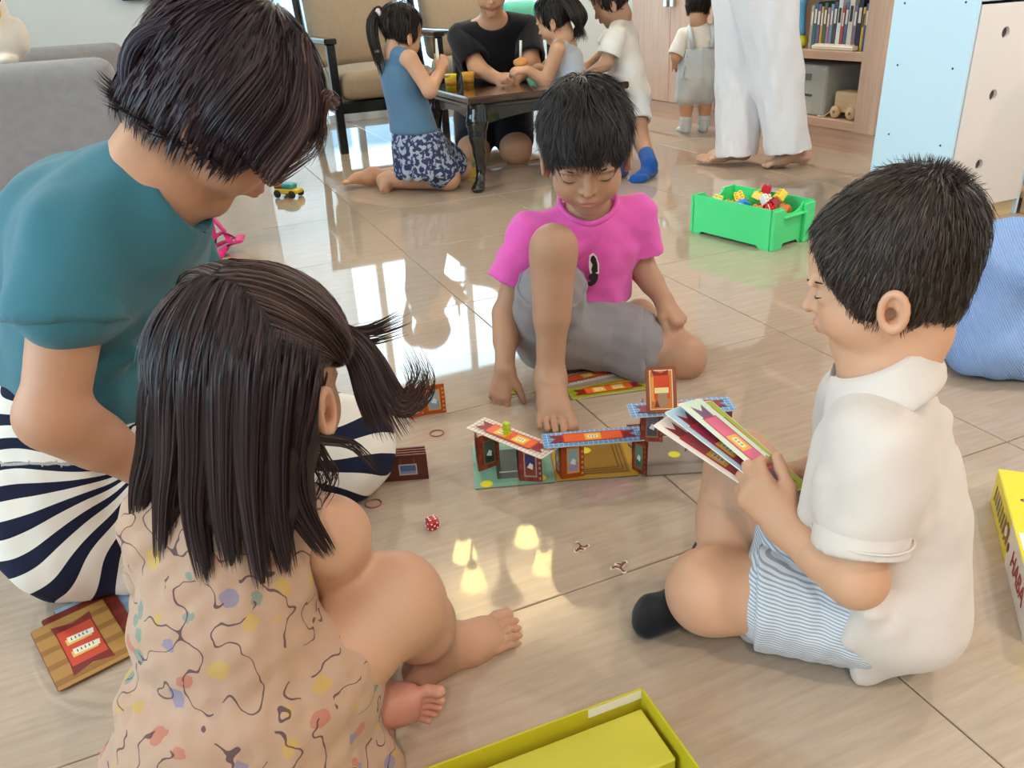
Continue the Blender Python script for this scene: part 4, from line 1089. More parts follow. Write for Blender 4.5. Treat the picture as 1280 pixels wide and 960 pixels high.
# ---------------------------------------------------------------- figure toolkit
SKIN = attr_mat('skin', .5, .35, .22, .12, 500)
HAIR = attr_mat('hair', .45, .28)
def multi(b, vox, fine=()):
    """surface of one body at several resolutions: fine boxes replace the coarse surface inside them"""
    V, F = b.nets(vox)
    if not len(fine): return V, F
    out = []
    keep = np.ones(len(F), bool); cen = V[F].mean(1)
    for lo, hi, v in fine:
        lo = np.array(lo); hi = np.array(hi)
        keep &= ~((cen > lo+vox*.8) & (cen < hi-vox*.8)).all(1)
    out.append((V, F[keep], np.zeros((len(V), 3))))
    for lo, hi, v in fine:
        V2, F2 = b.nets(v, (lo, hi)); out.append((V2, F2, np.zeros((len(V2), 3))))
    V, F, _ = merge_meshes(out)
    used = np.zeros(len(V), bool); used[F.ravel()] = True; mp = np.cumsum(used)-1
    return V[used], mp[F]
EAR_RIM = True      # fine ear rims only on the near figures
class Head:
    def __init__(s, C, fwd, up=(0, 0, 1), sc=.95, roll=0.0):
        s.C = np.array(C, float); s.sc = sc; R = frame(fwd, up)
        if roll:
            c, n = math.cos(roll), math.sin(roll); r, f, u = R.T
            R = np.stack([r*c+u*n, f, u*c-r*n], 1)
        s.R = R
    def L(s, x, y, z): return s.C+s.R@(np.array([x, y, z])*s.sc)
    def D(s, x, y, z): return s.R@np.array([x, y, z], float)
    def loc(s, V): return ((V-s.C)@s.R)/s.sc
    def build(s, b, lids=.0, adult=False, neck=None, nr=.036, smile=0.0):
        q = s.sc
        def e(c, r, k=.01, op='u', R=None): b.ell(s.L(*c), np.array(r)*q, s.R if R is None else s.R@R, k*q, op)
        e((0, -.012, .032), (.070, .089, .078), .02)
        e((0, .034, -.030), (.055, .052, .066), .03)
        e((0, .030, .03), (.060, .052, .05), .03)
        for sx in (-1, 1):
            e((sx*.030, .050, -.048), (.025, .028, .028), .022)
            e((sx*.041, .012, -.055), (.018, .034, .03), .03)
        e((0, .060, -.092 if not adult else -.106), (.020, .018, .015 if not adult else .02), .03)
        for sx in (-1, 1):        # eye sockets, lids
            e((sx*.031, .096, -.008), (.019, .014, .010), .016, 's')
            e((sx*.031, .0705, -.012), (.0155, .0135, .0125), .006)
            e((sx*.032, .084, .008), (.018, .006, .004), .012)
        b.cone(s.L(0, .084, -.006), s.L(0, .098, -.033), .005*q, .0088*q, .008*q)
        for sx in (-1, 1):
            e((sx*.0095, .087, -.036), (.0068, .0075, .006), .006)
            e((sx*.0055, .092, -.0405), (.003, .0035, .003), .003, 's')
        e((0, .082, -.058), (.020, .011, .014), .012)       # muzzle
        e((0, .0905, -.0555), (.0165, .0065, .0042), .004)
        e((0, .089, -.0645), (.0135, .0068, .0052), .004)
        e((0, .098, -.0595), (.0175, .0065, .0014), .002, 's')
        e((0, .0845, -.074), (.014, .005, .004), .006, 's')
        for sx in (-1, 1):        # ears
            Re = frame(nrm((sx*.42, .05, 0)), nrm((sx*.16, -.18, 1)))  # columns: right, outward, up
            c = np.array([sx*.0725, -.004, -.03])
            def ee(o, r, k, op='u'):
                b.ell(s.L(*(c+Re@np.array(o))), np.array(r)*q, s.R@Re, k*q, op)
            ee((0, .004, 0), (.016, .0065, .0265), .006)
            ee((sx*-.0015, .0115, .004), (.0105, .0058, .019), .003, 's')
            ee((sx*.0035, .0075, .006), (.0035, .0042, .016), .003)
            if EAR_RIM: ee((sx*-.003, .011, -.004), (.0085, .0135, .011), .003, 's')
            ee((0, .004, -.021), (.0085, .006, .0085), .005)
            rim = [s.L(*(c+Re@np.array([.0138*math.cos(a_), .0095, .002+.0225*math.sin(a_)]))) for a_ in np.linspace(0, 2*math.pi, 17)]
            if EAR_RIM: b.chain(rim, [.0036*q]*17, .004*q)
        if neck is not None: b.chain([s.L(0, -.022, -.05), s.L(0, -.02, -.085), neck], [nr*1.08, nr, nr*1.1], .02)
    def tint(s, V, base, dark=None, lip=(.55, .18, .16)):
        """skin colour with lips, cheeks, lids; scalp takes the hair colour"""
        p = s.loc(V); C = np.tile(np.array(base, float), (len(V), 1))
        def g(c, r): return np.exp(-(((p-np.array(c))/np.array(r))**2).sum(1))[:, None]
        near = (np.linalg.norm(p, axis=1) < .16)[:, None]
        w = (g((0, .094, -.0555), (.0155, .012, .0048))+g((0, .093, -.065), (.0125, .012, .0052))).clip(0, 1)*near
        C = C*(1-w)+np.array(lip)*w
        w = (g((.038, .06, -.043), (.02, .03, .018))+g((-.038, .06, -.043), (.02, .03, .018)))*.28*near
        C = C*(1-w)+C*np.array([1.12, .8, .74])*w
        w = (g((.073, 0, -.03), (.016, .03, .03))+g((-.073, 0, -.03), (.016, .03, .03)))*.3*near
        C = C*(1-w)+C*np.array([1.08, .78, .7])*w
        w = (g((0, .098, -.036), (.012, .012, .01)))*.25*near
        C = C*(1-w)+C*np.array([1.08, .82, .76])*w
        return C
    def lashes(s, parent, lower=.0, dark='#140d0b'):
        m = plain('lash', dark, .5)
        for sx in (-1, 1):
            pts = []
            for i in range(9):
                u = -1+2*i/8; x = sx*.031+u*.0145; z = -.0165-lower+.0035*(u*u)-.001*u*sx
                y = .0705+.0137*math.sqrt(max(.02, 1-(u*.93)**2-((z+.012)/.0127)**2))
                pts.append(s.L(x, y, z))
            MB().tube(pts, [.0004*s.sc]+[.0011*s.sc]*7+[.0004*s.sc], 5).wbuild('eyelashes', m, parent)
            pts = []
            for i in range(9):
                u = -1+2*i/8; x = sx*(.033+u*.017*1); z = .0105-.0035*u*u+.0015*u
                y = .0895-.0085*(u+.35)**2-.0035*max(0, u)
                pts.append(s.L(x, y, z))
            MB().tube(pts, [.0006*s.sc, .0014*s.sc, .0017*s.sc, .0018*s.sc, .0018*s.sc, .0017*s.sc, .0014*s.sc, .001*s.sc, .0005*s.sc], 5).wbuild('eyebrow', plain('eyebrow_hair', '#2a1c16', .7), parent)
    def open_eyes(s, parent, gaze=(0, 0), only=None):
        for sx in (-1, 1):
            if only and sx != only: continue
            c = s.L(sx*.031, .0735, -.012)
            MB().lathe([(0, -.0008), (.0042*s.sc, -.0006), (.0046*s.sc, 0)], 16, c+s.D(gaze[0], .0118, gaze[1])*s.sc, 0, s.D(gaze[0]*60, 1, gaze[1]*60)).wbuild('iris', plain('iris', '#120b08', .1), parent)

def hand(b, w, f, n, L, side=1, curl=(.5, .5, .5, .5), spread=.1, thumb=(.7, .3), r=1.0, k=.004, fist=False):
    """w wrist, f finger direction, n back-of-hand normal, side*cross(f,n) is the thumb side"""
    f = nrm(f); n = nrm(np.array(n)-f*(np.array(n)@f)); s = np.cross(f, n)*side
    w = np.array(w, float)
    offs = (.16, .055, -.05, -.145); kl = (.50, .53, .51, .46); fl = (.42, .47, .43, .33); rr = (.052, .053, .05, .044)
    for i in range(4):
        kn = w+f*kl[i]*L+s*offs[i]*L
        b.cone(w+s*offs[i]*L*.55+f*.04*L, kn, .075*L*r, .064*L*r, .012)
        d = nrm(f+s*spread*(1.5-i)*.66); p = kn; seg = (.46, .31, .25); a = 0
        pts = [p]; rs = [rr[i]*L*r*1.12]
        for j in range(3):
            a += curl[i]*(1.0, 1.15, .8)[j]
            p = p+(d*math.cos(a)-n*math.sin(a))*fl[i]*L*seg[j]; pts.append(p); rs.append(rr[i]*L*r*(1.0, .93, .8)[j])
        b.chain(pts, rs, k)
    tb = w+f*.10*L+s*.13*L-n*.03*L
    d1 = nrm(f*math.cos(thumb[0])+s*math.sin(thumb[0])-n*.25); p1 = tb+d1*.24*L
    d2 = nrm(d1*math.cos(thumb[1])+(f*.8-s*.5-n*.3)*math.sin(thumb[1])); p2 = p1+d2*.19*L; p3 = p2+nrm(d2-n*.1)*.13*L
    b.cone(w+f*.02*L+s*.05*L, p1, .085*L*r, .066*L*r, .014); b.chain([p1, p2, p3], [.063*L*r, .056*L*r, .047*L*r], k)
    return p3
def foot(b, ankle, f, u, L, side=1, k=.003, curl=0.0):
    """f toe direction, u up from the sole, side*cross(f,u) is the big-toe side; ankle joint is about .24 L above the sole"""
    f = nrm(f); u = nrm(np.array(u)-f*(np.array(u)@f)); s = np.cross(f, u)*side; a = np.array(ankle, float)
    sole = a-u*.25*L
    heel = sole-f*.17*L+u*.13*L
    b.cone(a, heel, .13*L, .125*L, .02)
    b.cone(heel-u*.0*L, sole+f*.3*L+u*.115*L-s*.05*L, .12*L, .095*L, .02)
    b.cone(a+f*.03*L, sole+f*.42*L+u*.13*L+s*.04*L, .13*L, .1*L, .03)
    b.cone(sole+f*.3*L+u*.1*L+s*.03*L, sole+f*.5*L+u*.085*L+s*.07*L, .095*L, .085*L, .02)
    b.cone(sole+f*.25*L+u*.09*L-s*.08*L, sole+f*.46*L+u*.075*L-s*.1*L, .085*L, .07*L, .02)
    ts = ((.13, .53, .735, .056), (.035, .54, .75, .036), (-.045, .52, .72, .034), (-.12, .49, .675, .033), (-.188, .45, .615, .031))
    for o, y0, y1, r in ts:
        p0 = sole+f*y0*L*.93+s*o*L*.9+u*.075*L; p1 = sole+f*(y0+y1)/2*L+s*o*L+u*(.078+r*.25)*L; p2 = sole+f*y1*L+s*o*L+u*(r*1.0+curl)*L
        b.chain([p0, p1, p2], [r*L*1.0, r*L*.92, r*L*.98], k)
def body_mesh(b, parent, name, base, head=None, vox=.004, fine=(), extra=None, mat=None):
    V, F = multi(b, vox, fine)
    C = head.tint(V, base) if head is not None else np.tile(np.array(base, float), (len(V), 1))
    if extra is not None: C = extra(V, C)
    return wlink(name, npmesh(name, V, F, C), mat or SKIN, parent)
def hbox(h, m=.14, lo=-.11):
    return (h.C-np.array([m, m, -lo])*1.0*h.sc, h.C+np.array([m, m, .15])*h.sc)
def cloth(bs, parent, name, mat, vox=.005, smooth=2, folds=None, attrs=None):
    parts = []
    for b in (bs if isinstance(bs, (list, tuple)) else [bs]):
        V, F = b.nets(vox)
        V = relax(V, F, smooth)
        if folds is not None:
            N = vnormals(V, F); V = V+N*folds(V)[:, None]
        parts.append((V, F, np.zeros((len(V), 3))))
    V, F, _ = merge_meshes(parts)
    at = {k: f(V) for k, f in (attrs or {}).items()}
    return wlink(name, npmesh(name, V, F, None, at), mat, parent)
def tube_cloth(A, B, ra, rb, th=.009, inner=.55, flat=None, n=None):
    """open sleeve or trouser leg from A to a clean hem at B"""
    A = np.array(A, float); B = np.array(B, float); ax = nrm(B-A)
    s = SDF().cone(A, B+ax*.05, ra, rb+(rb-ra)*.05/np.linalg.norm(B-A), .01, 'u', flat)
    m = A+(B-A)*inner; L = np.linalg.norm(B-A); k = (rb-ra)/L
    rm = ra+(rb-ra)*inner
    s.cone(m, B+ax*.1, rm-th-.01, rb+k*.1-th, .003, 's', flat)
    s.cut(B, ax if n is None else n, .002)
    return s
def strands(head, roots, dirs0, flow, length, steps, width, col, seed=0, jit=.25, keep=None, push=None):
    """ribbons grown from roots (local head coordinates); flow(p, t) -> local direction; returns V, F, C (world)"""
    r = np.random.RandomState(seed); n = len(roots)
    p = roots.copy(); d = dirs0/(np.linalg.norm(dirs0, axis=1)[:, None]+1e-9)
    pts = [p.copy()]; nz = r.normal(size=(n, 3))*jit
    for k in range(steps):
        t = (k+1)/steps
        g = flow(p, t)+nz*(.4+.6*t)
        g = g/(np.linalg.norm(g, axis=1)[:, None]+1e-9)
        d = d*.45+g*.55; d /= np.linalg.norm(d, axis=1)[:, None]+1e-9
        p = p+d*(length/steps)[:, None]
        if push is not None: p = push(p, t)
        pts.append(p.copy())
    pts = np.stack(pts, 1)                                  # n, steps+1, 3
    tan = np.gradient(pts, axis=1); tan /= np.linalg.norm(tan, axis=2)[..., None]+1e-9
    out = pts-np.array([0, -.012, .02]); out /= np.linalg.norm(out, axis=2)[..., None]+1e-9
    sd = np.cross(tan, out)+r.normal(size=(n, 1, 3))*.35; sd /= np.linalg.norm(sd, axis=2)[..., None]+1e-9
    tt = np.linspace(0, 1, steps+1); wd = width*(np.clip(1.15-tt**1.6*1.08, .05, 1))*(.7+.6*r.rand(n, 1))
    A = pts+sd*wd[..., None]*.5; B = pts-sd*wd[..., None]*.5
    V = np.stack([A, B], 2).reshape(-1, 3)
    base = (np.arange(n)*(steps+1)*2)[:, None]; kk = np.arange(steps)[None, :]*2
    F = np.stack([base+kk, base+kk+1, base+kk+3, base+kk+2], -1).reshape(-1, 4)
    cv = np.array(col)[None, :]*(np.exp(r.normal(size=(n, 1))*.28)+np.zeros((n, 3)))
    C = np.repeat(cv, (steps+1)*2, 0)
    return V@(head.R.T)*head.sc+head.C, F, C
def scalp_points(n, seed, test, c=(0, -.012, .032), r=(.0715, .0905, .0795)):
    rr = np.random.RandomState(seed); X = rr.normal(size=(n*4, 3)); X /= np.linalg.norm(X, axis=1)[:, None]
    p = X*np.array(r)+np.array(c); nn = X/np.array(r); nn /= np.linalg.norm(nn, axis=1)[:, None]
    m = test(p); return p[m][:n], nn[m][:n]
def ell_push(off, c=(0, -.012, .032), r=(.070, .089, .078)):
    """keep hair outside the skull by an offset that grows along the strand"""
    c = np.array(c); r = np.array(r)
    def f(p, t):
        rr_ = r+off(t) if callable(off) else r+off
        q = (p-c)/rr_; l = np.linalg.norm(q, axis=1)[:, None]
        return np.where(l < 1, c+(p-c)/np.maximum(l, .2), p)
    return f
def lock(head, way, n, r0, r1, seed, width=.0022, col=(.03, .017, .018), steps=14, curl=0.0, sj=0.0):
    """a lock of hair along world way-points, n ribbons spread over a radius r0 -> r1"""
    W = np.array(way, float); m = len(W); r = np.random.RandomState(seed)
    tt = np.linspace(0, m-1, steps+1); i = np.clip(tt.astype(int), 0, m-2); f = (tt-i)[:, None]
    p0 = W[np.clip(i-1, 0, m-1)]; p1 = W[i]; p2 = W[i+1]; p3 = W[np.clip(i+2, 0, m-1)]
    C = .5*(2*p1+(p2-p0)*f+(2*p0-5*p1+4*p2-p3)*f*f+(3*p1-p0-3*p2+p3)*f**3)
    off = r.normal(size=(n, 1, 3)); off /= np.maximum(1, np.linalg.norm(off, axis=2)[..., None]/1.3)
    u = np.linspace(0, 1, steps+1)
    rad = (r0+(r1-r0)*u)[None, :, None]; end = (.72+.33*r.rand(n, 1)); st = sj*r.rand(n, 1)
    X = C[None]+off*rad
    if curl:
        ph = r.rand(n, 1)*.8; X[..., 0] += curl*u*np.sin(u*7+ph*6); X[..., 2] += curl*u*np.cos(u*7+ph*6)
    idx = np.clip((st+u[None]*(end-st))*steps, 0, steps-1e-3); a = idx.astype(int); w = (idx-a)[..., None]; k = np.arange(n)[:, None]
    X = X[k, a]*(1-w)+X[k, np.minimum(a+1, steps)]*w
    T = np.gradient(X, axis=1); T /= np.linalg.norm(T, axis=2)[..., None]+1e-9
    S = np.cross(T, CF[None, None])+r.normal(size=(n, 1, 3))*.3; S /= np.linalg.norm(S, axis=2)[..., None]+1e-9
    wd = width*np.clip(1.1-u**2*1.05, .06, 1)*(np.clip(u*5, .08, 1) if sj else 1)*(.7+.6*r.rand(n, 1))
    V = np.stack([X+S*wd[..., None]*.5, X-S*wd[..., None]*.5], 2).reshape(-1, 3)
    b0 = (np.arange(n)*(steps+1)*2)[:, None]; kk = np.arange(steps)[None]*2
    F = np.stack([b0+kk, b0+kk+1, b0+kk+3, b0+kk+2], -1).reshape(-1, 4)
    cc = np.repeat(np.array(col)[None]*np.exp(r.normal(size=(n, 1))*.3), (steps+1)*2, 0)
    return V, F, cc
def tang(p, d, c=(0, -.012, .032), r=(.07, .089, .078), w=1.0):
    """lay a direction along the skull"""
    n = (p-np.array(c))/np.array(r)**2; n /= np.linalg.norm(n, axis=1)[:, None]+1e-9
    return d-n*(d*n).sum(1)[:, None]*w
def cap_hair(head, sdf, n, flow, length, steps, width, col, seed, dark=.45, lift=.12, jit=.1, vox=.004, sink=.25):
    """hair mass plus ribbons growing all over its surface"""
    V, F = sdf.nets(vox); N = vnormals(V, F); r = np.random.RandomState(seed)
    i = r.randint(0, len(V), n); p = head.loc(V[i]+r.normal(size=(n, 3))*vox*.4); nn = N[i]@head.R
    def fl(q, t):
        d = flow(q, t); d = d-nn*(d*nn).sum(1)[:, None]
        d /= np.linalg.norm(d, axis=1)[:, None]+1e-6
        return d+nn*(lift-(lift+sink)*t)
    L = length(p) if callable(length) else length
    L = L*(.7+.5*r.rand(n))
    S = strands(head, p+nn*.0008, fl(p, 0), fl, L, steps, width, col, seed+1, jit)
    return [(V, F, np.tile(np.array(col, float)*dark, (len(V), 1))), S]
def hair_object(parent, parts, name='hair'):
    V, F, C = merge_meshes(parts)
    return wlink(name, npmesh(name, V, F, C), HAIR, parent)
def cap_part(sdf, col, vox=.004):
    V, F = sdf.nets(vox); return V, F, np.tile(np.array(col, float), (len(V), 1))
def person(label, loc, group='people in the room'):
    return thing('person', label, 'person', (loc[0], loc[1], 0.0), 0, group)
SK_LIGHT = (.65, .36, .225); SK_TAN = (.47, .26, .165); SK_WOMAN = (.52, .27, .165)
# ---------------------------------------------------------------- boy in the white polo shirt (right foreground)
def boy_polo():
    fw = nrm((-.90, .43, -.27))
    h = Head(P(1111, 335, .80), fw, (0, 0, 1), .865)
    root = person('boy in a white polo shirt and striped shorts sitting cross-legged, holding long cards', G(1105, 768, 0))
    b = SDF()
    NB = P(1106, 466, .785)
    h.build(b, neck=NB, nr=.033)
    LS, RS = P(1094, 556, .705), P(1068, 503, .845)
    CH, BL, PV = P(1112, 590, .785), P(1105, 680, .775), G(1108, 738, .09)
    b.chain([NB, CH, BL, PV], [.045, .07, .068, .075], .03)
    b.cone(NB-np.array([0, 0, .035]), LS-np.array([0, 0, .008]), .026, .026, .02).cone(NB-np.array([0, 0, .035]), RS, .028, .028, .02)
    LE, LW = P(1070, 722, .675), P(984, 662, .75)
    b.chain([LS-np.array([0, 0, .008]), LE, LW], [.027, .03, .0225], .012); b.cone(LE, LE+(LW-LE)*.45, .031, .0285, .01)
    fd = nrm(P(925, 600, .80)-LW)
    hand(b, LW, P(930, 598, .79)-LW, P(940, 640, .70)-P(950, 612, .76), .12, 1, (.75, .75, .8, .85), .08, (.55, .35), 1.12)
    RE, RW = P(1045, 640, .90), P(1018, 590, .85)
    b.chain([RS, RE, RW], [.033, .028, .022], .012)
    hand(b, RW, P(955, 588, .82)-RW, (-.1, .25, 1), .10, -1, (.6, .7, .8, .9), .06, (.5, .45), 1.1)
    LH, LK, LA = G(1085, 760, .08), P(888, 738, .80), P(968, 690, .90)
    b.chain([LH, LK], [.06, .048], .02); b.ell(LK+np.array([-.004, -.004, .0]), (.05, .05, .052), None, .02); b.chain([LK, LA], [.048, .034], .02)
    RH, RK, RA = G(1070, 745, .09), P(926, 578, .93), G(892, 722, .055)
    b.chain([RH, RK, RA], [.055, .042, .03], .02); b.cone(RK+(RA-RK)*.15, RK+(RA-RK)*.5, .041, .039, .02)
    hb = hbox(h)
    hl = np.minimum.reduce([LW, P(925, 600, .80), RW, P(950, 588, .82)])-.05; hh = np.maximum.reduce([LW, P(925, 600, .80), RW, P(950, 588, .82)])+.05
    body_mesh(b, root, 'body', SK_LIGHT, h, .0042, [(hb[0], hb[1], .0024), (hl, hh, .0027)])
    h.lashes(root, -.004)
    # socks
    sk = SDF(); foot(sk, RA+np.array([-.005, .0, -.004]), G(815, 768, .03)-G(885, 742, .03), (0, .1, 1), .15, -1, .02)
    sk.cone(RA, RA+(RK-RA)*.16, .036, .037, .015)
    cloth(sk, root, 'sock', fabric('black_sock', '#121317', .9), .004, 3)
    sk = SDF(); foot(sk, LA, (.55, .25, 0), (-.3, .3, .5), .15, 1, .02)
    cloth(sk, root, 'sock', fabric('black_sock', '#121317', .9), .005, 3)
    # polo shirt
    s = SDF()
    left = nrm(np.array([-.43, -.90, 0])); fb = nrm(np.array([-.90, .43, 0])); R = frame(fb)
    s.ell(CH+np.array([0, 0, -.005]), (.092, .072, .1), R, .03)
    s.ell(BL+fb*-.006+np.array([0, 0, .01]), (.1, .082, .11), R, .05)
    s.ell(PV+np.array([.004, -.004, -.004]), (.1, .088, .084), R, .05)
    s.cone(NB-np.array([0, 0, .03]), LS, .04, .033, .04).cone(NB-np.array([0, 0, .03]), RS, .04, .04, .03)
    SE = LS+(LE-LS)*.78
    s.cone(LS, LS+(SE-LS)*.65, .034, .045, .04).cone(NB-np.array([0, 0, .035]), LS+(SE-LS)*.4, .03, .04, .05)
    SR = RS+(RE-RS)*.6; s.cone(RS, SR, .044, .048, .02)
    # folds: front drape over the lap, creases under the arm, tail on the floor
    s.cone(P(1042, 560, .745), P(1012, 640, .735), .018, .016, .03).cone(P(1140, 660, .69), P(1190, 600, .755), .012, .008, .02)
    s.cone(P(1110, 780, .67), P(1165, 700, .71), .01, .008, .016).cone(P(1140, 600, .70), P(1180, 520, .775), .01, .008, .02)
    for a_, b_, r_ in (((1105, 655, .675), (1165, 620, .72), .013), ((1108, 680, .67), (1180, 690, .725), .011), ((1030, 600, .70), (1045, 670, .69), .012), ((1140, 560, .72), (1165, 640, .70), .011), ((1120, 760, .675), (1185, 745, .735), .01), ((1060, 520, .75), (1030, 570, .735), .01)): s.cone(P(*a_), P(*b_), r_, r_*.5, .016)
    TL = G(1078, 847, .006)
    s.cone(P(1110, 770, .69), TL, .032, .006, .03, flat=((.3, -.9, .2), .5)).cone(G(1140, 806, .02), TL+np.array([.01, .0, .006]), .03, .008, .03)
    s.cone(P(1085, 760, .672), P(1062, 800, .68), .016, .005, .02)
    s.ell(h.L(0, -.02, -.08), (.039, .039, .06), None, .006, 's')
    s.cut((0, 0, .003), (0, 0, -1), .002)
    def folds(V):
        return .0036*vnoise(V, 6, 3)+.0022*vnoise(V, 13, 8)
    PM = fabric('polo_white', '#ddd0c8', .9, 1100, .5, .02)
    ax = nrm(LE-LS)
    s2 = tube_cloth(LS+(SE-LS)*.4, SE, .0445, .052, .008, .4, None, nrm(ax+left*.15))
    cloth([s, s2], root, 'polo_shirt', PM, .004, 2, folds)
    u = nrm(np.cross(ax, (0, 0, 1))); w = np.cross(ax, u); nh = nrm(ax+left*.15)
    ring = []
    for a in np.linspace(0, 2*math.pi, 41)[:-1]:
        q = SE-ax*.018+.0503*(u*math.cos(a)+w*math.sin(a)); ring.append(q)
    MB().tube(ring, .0014, 6, 0, False, True).wbuild('sleeve_hem', PM, root)
    # collar: a folded band around the neck
    V = []; n = 40
    cc = P(1100, 461, .785); tiltf = nrm(fb*1.0+np.array([0, 0, -.55]))
    up = nrm(np.cross(tiltf, left)); up = up if up[2] > 0 else -up
    for i in range(n+1):
        a = math.radians(-158+316*i/n)          # 0 = back of the neck, opening at the front
        dirv = -tiltf*math.cos(a)+left*math.sin(a)
        op = abs(a)/math.pi
        r0, r1 = .046, .049; fall = .036+.02*op**2; out_ = .010+.030*op
        base = cc+dirv*r0*np.array([1, 1, 1])-up*.004
        top = cc+dirv*r1+up*.017
        low = cc+dirv*(r1+out_)-up*(fall-.012)
        V += [base, top-dirv*.002, top+dirv*.003, low, low-dirv*.003-up*.001]
    F = []
    for i in range(n):
        for k in range(4): F.append((i*5+k, i*5+k+1, (i+1)*5+k+1, (i+1)*5+k))
    me = npmesh('collar', np.array(V), np.array(F)); o = wlink('collar', me, PM, root)
    md = o.modifiers.new('s', 'SOLIDIFY'); md.thickness = .003; md = o.modifiers.new('b', 'SUBSURF'); md.levels = md.render_levels = 1
    # striped shorts
    t = NT('striped_cotton'); co = t.attr('u').outputs['Fac']
    wv = t.math('FRACT', t.math('MULTIPLY', co, 1/.004)); st = t.math('LESS_THAN', wv, .42)
    t.set(Base_Color=t.mix(st, rgb('#dcdde2'), rgb('#9da5b4')), Roughness=.9, Specular_IOR_Level=.2)
    t.bump(t.noise(t.coords(), 60, 3).outputs[0], .5, .002)
    s = SDF()
    s.ell(PV+np.array([-.02, 0, .0]), (.085, .07, .055), R, .03)
    E1 = LH+(LK-LH)*.70
    s.cone(LH, E1-nrm(LK-LH)*.03, .07, .064, .03); s3 = tube_cloth(LH, E1, .07, .069, .008, .6)
    s.cone(E1+np.array([0, 0, -.06]), LH+np.array([-.03, 0, -.055]), .016, .016, .03)
    E2 = RH+(RK-RH)*.4
    s.cone(RH, E2, .068, .064, .03)
    s.cone(LH+np.array([-.03, .02, .055]), LH+np.array([.05, -.05, -.02]), .012, .012, .02)
    s.cut((0, 0, .004), (0, 0, -1), .002)
    cloth([s, s3], root, 'shorts', t.m, .004, 2, lambda V: .0018*vnoise(V, 14, 5)+.001*vnoise(V, 35, 6), {'u': lambda V: V[:, 2]*.96+.1*(V[:, 0])+.0016*vnoise(V, 10, 2)})
    # hair
    cap = SDF(); cap.ell(h.L(0, -.014, .033), np.array([.0735, .0925, .0815])*h.sc, h.R, .01).ell(h.L(0, -.03, .045), np.array([.062, .07, .066])*h.sc, h.R, .02)
    cap.ell(h.L(0, .028, .034), np.array([.066, .059, .056])*h.sc, h.R, .01).ell(h.L(0, -.05, -.02), np.array([.054, .04, .06])*h.sc, h.R, .02)
    for sx in (-1, 1): cap.ell(h.L(sx*.026, .002, -.012), np.array([.049, .066, .06])*h.sc, h.R, .012)
    for sx in (-1, 1): cap.ell(h.L(sx*.04, .04, .022), np.array([.034, .04, .04])*h.sc, h.R, .012)
    cap.cut(h.L(0, -.09, -.035), h.D(0, -.85, -.52), .01)
    cap.cut(h.L(0, .073, .045), h.D(0, .93, -.37), .004).cut(h.L(0, 0, -.06), h.D(0, .36, -.93), .004)
    for sx in (-1, 1): cap.ell(h.L(sx*.08, .0, -.04), np.array([.03, .022, .036])*h.sc, h.R, .004, 's')
    crown = np.array([0, -.062, .10])
    def flow(p, t):
        d = p-crown; d /= np.linalg.norm(d, axis=1)[:, None]+1e-6
        near = np.exp(-(np.linalg.norm(p-crown, axis=1)/.05)**2)[:, None]
        return d+np.array([0, .15, -.7])*(1-near)*np.clip((.11-p[:, 2:3])/.1, 0, 1)
    nearf = lambda p: np.exp(-(np.linalg.norm(p-crown, axis=1)/.055)**2)
    parts = cap_hair(h, cap, 13000, flow, lambda p: .017+.006*nearf(p), 5, .0013, (.05, .034, .026), 3, .4, .22, .16, .0035)
    i = np.random.RandomState(5).randint(0, 9, 500); rs_ = np.random.RandomState(6)
    q = crown+rs_.normal(size=(500, 3))*np.array([.022, .02, .006]); nq = q-np.array([0, -.014, .033]); nq /= np.linalg.norm(nq, axis=1)[:, None]
    q = np.array([0, -.014, .033])+nq*np.array([.0735, .0925, .0815])
    parts.append(strands(h, q, nq, lambda p, t: nq*.8+(q-crown)*12, np.full(500, .02), 4, .0012, (.05, .034, .026), 7, .2))
    hair_object(root, parts)
    return root
boy_polo()
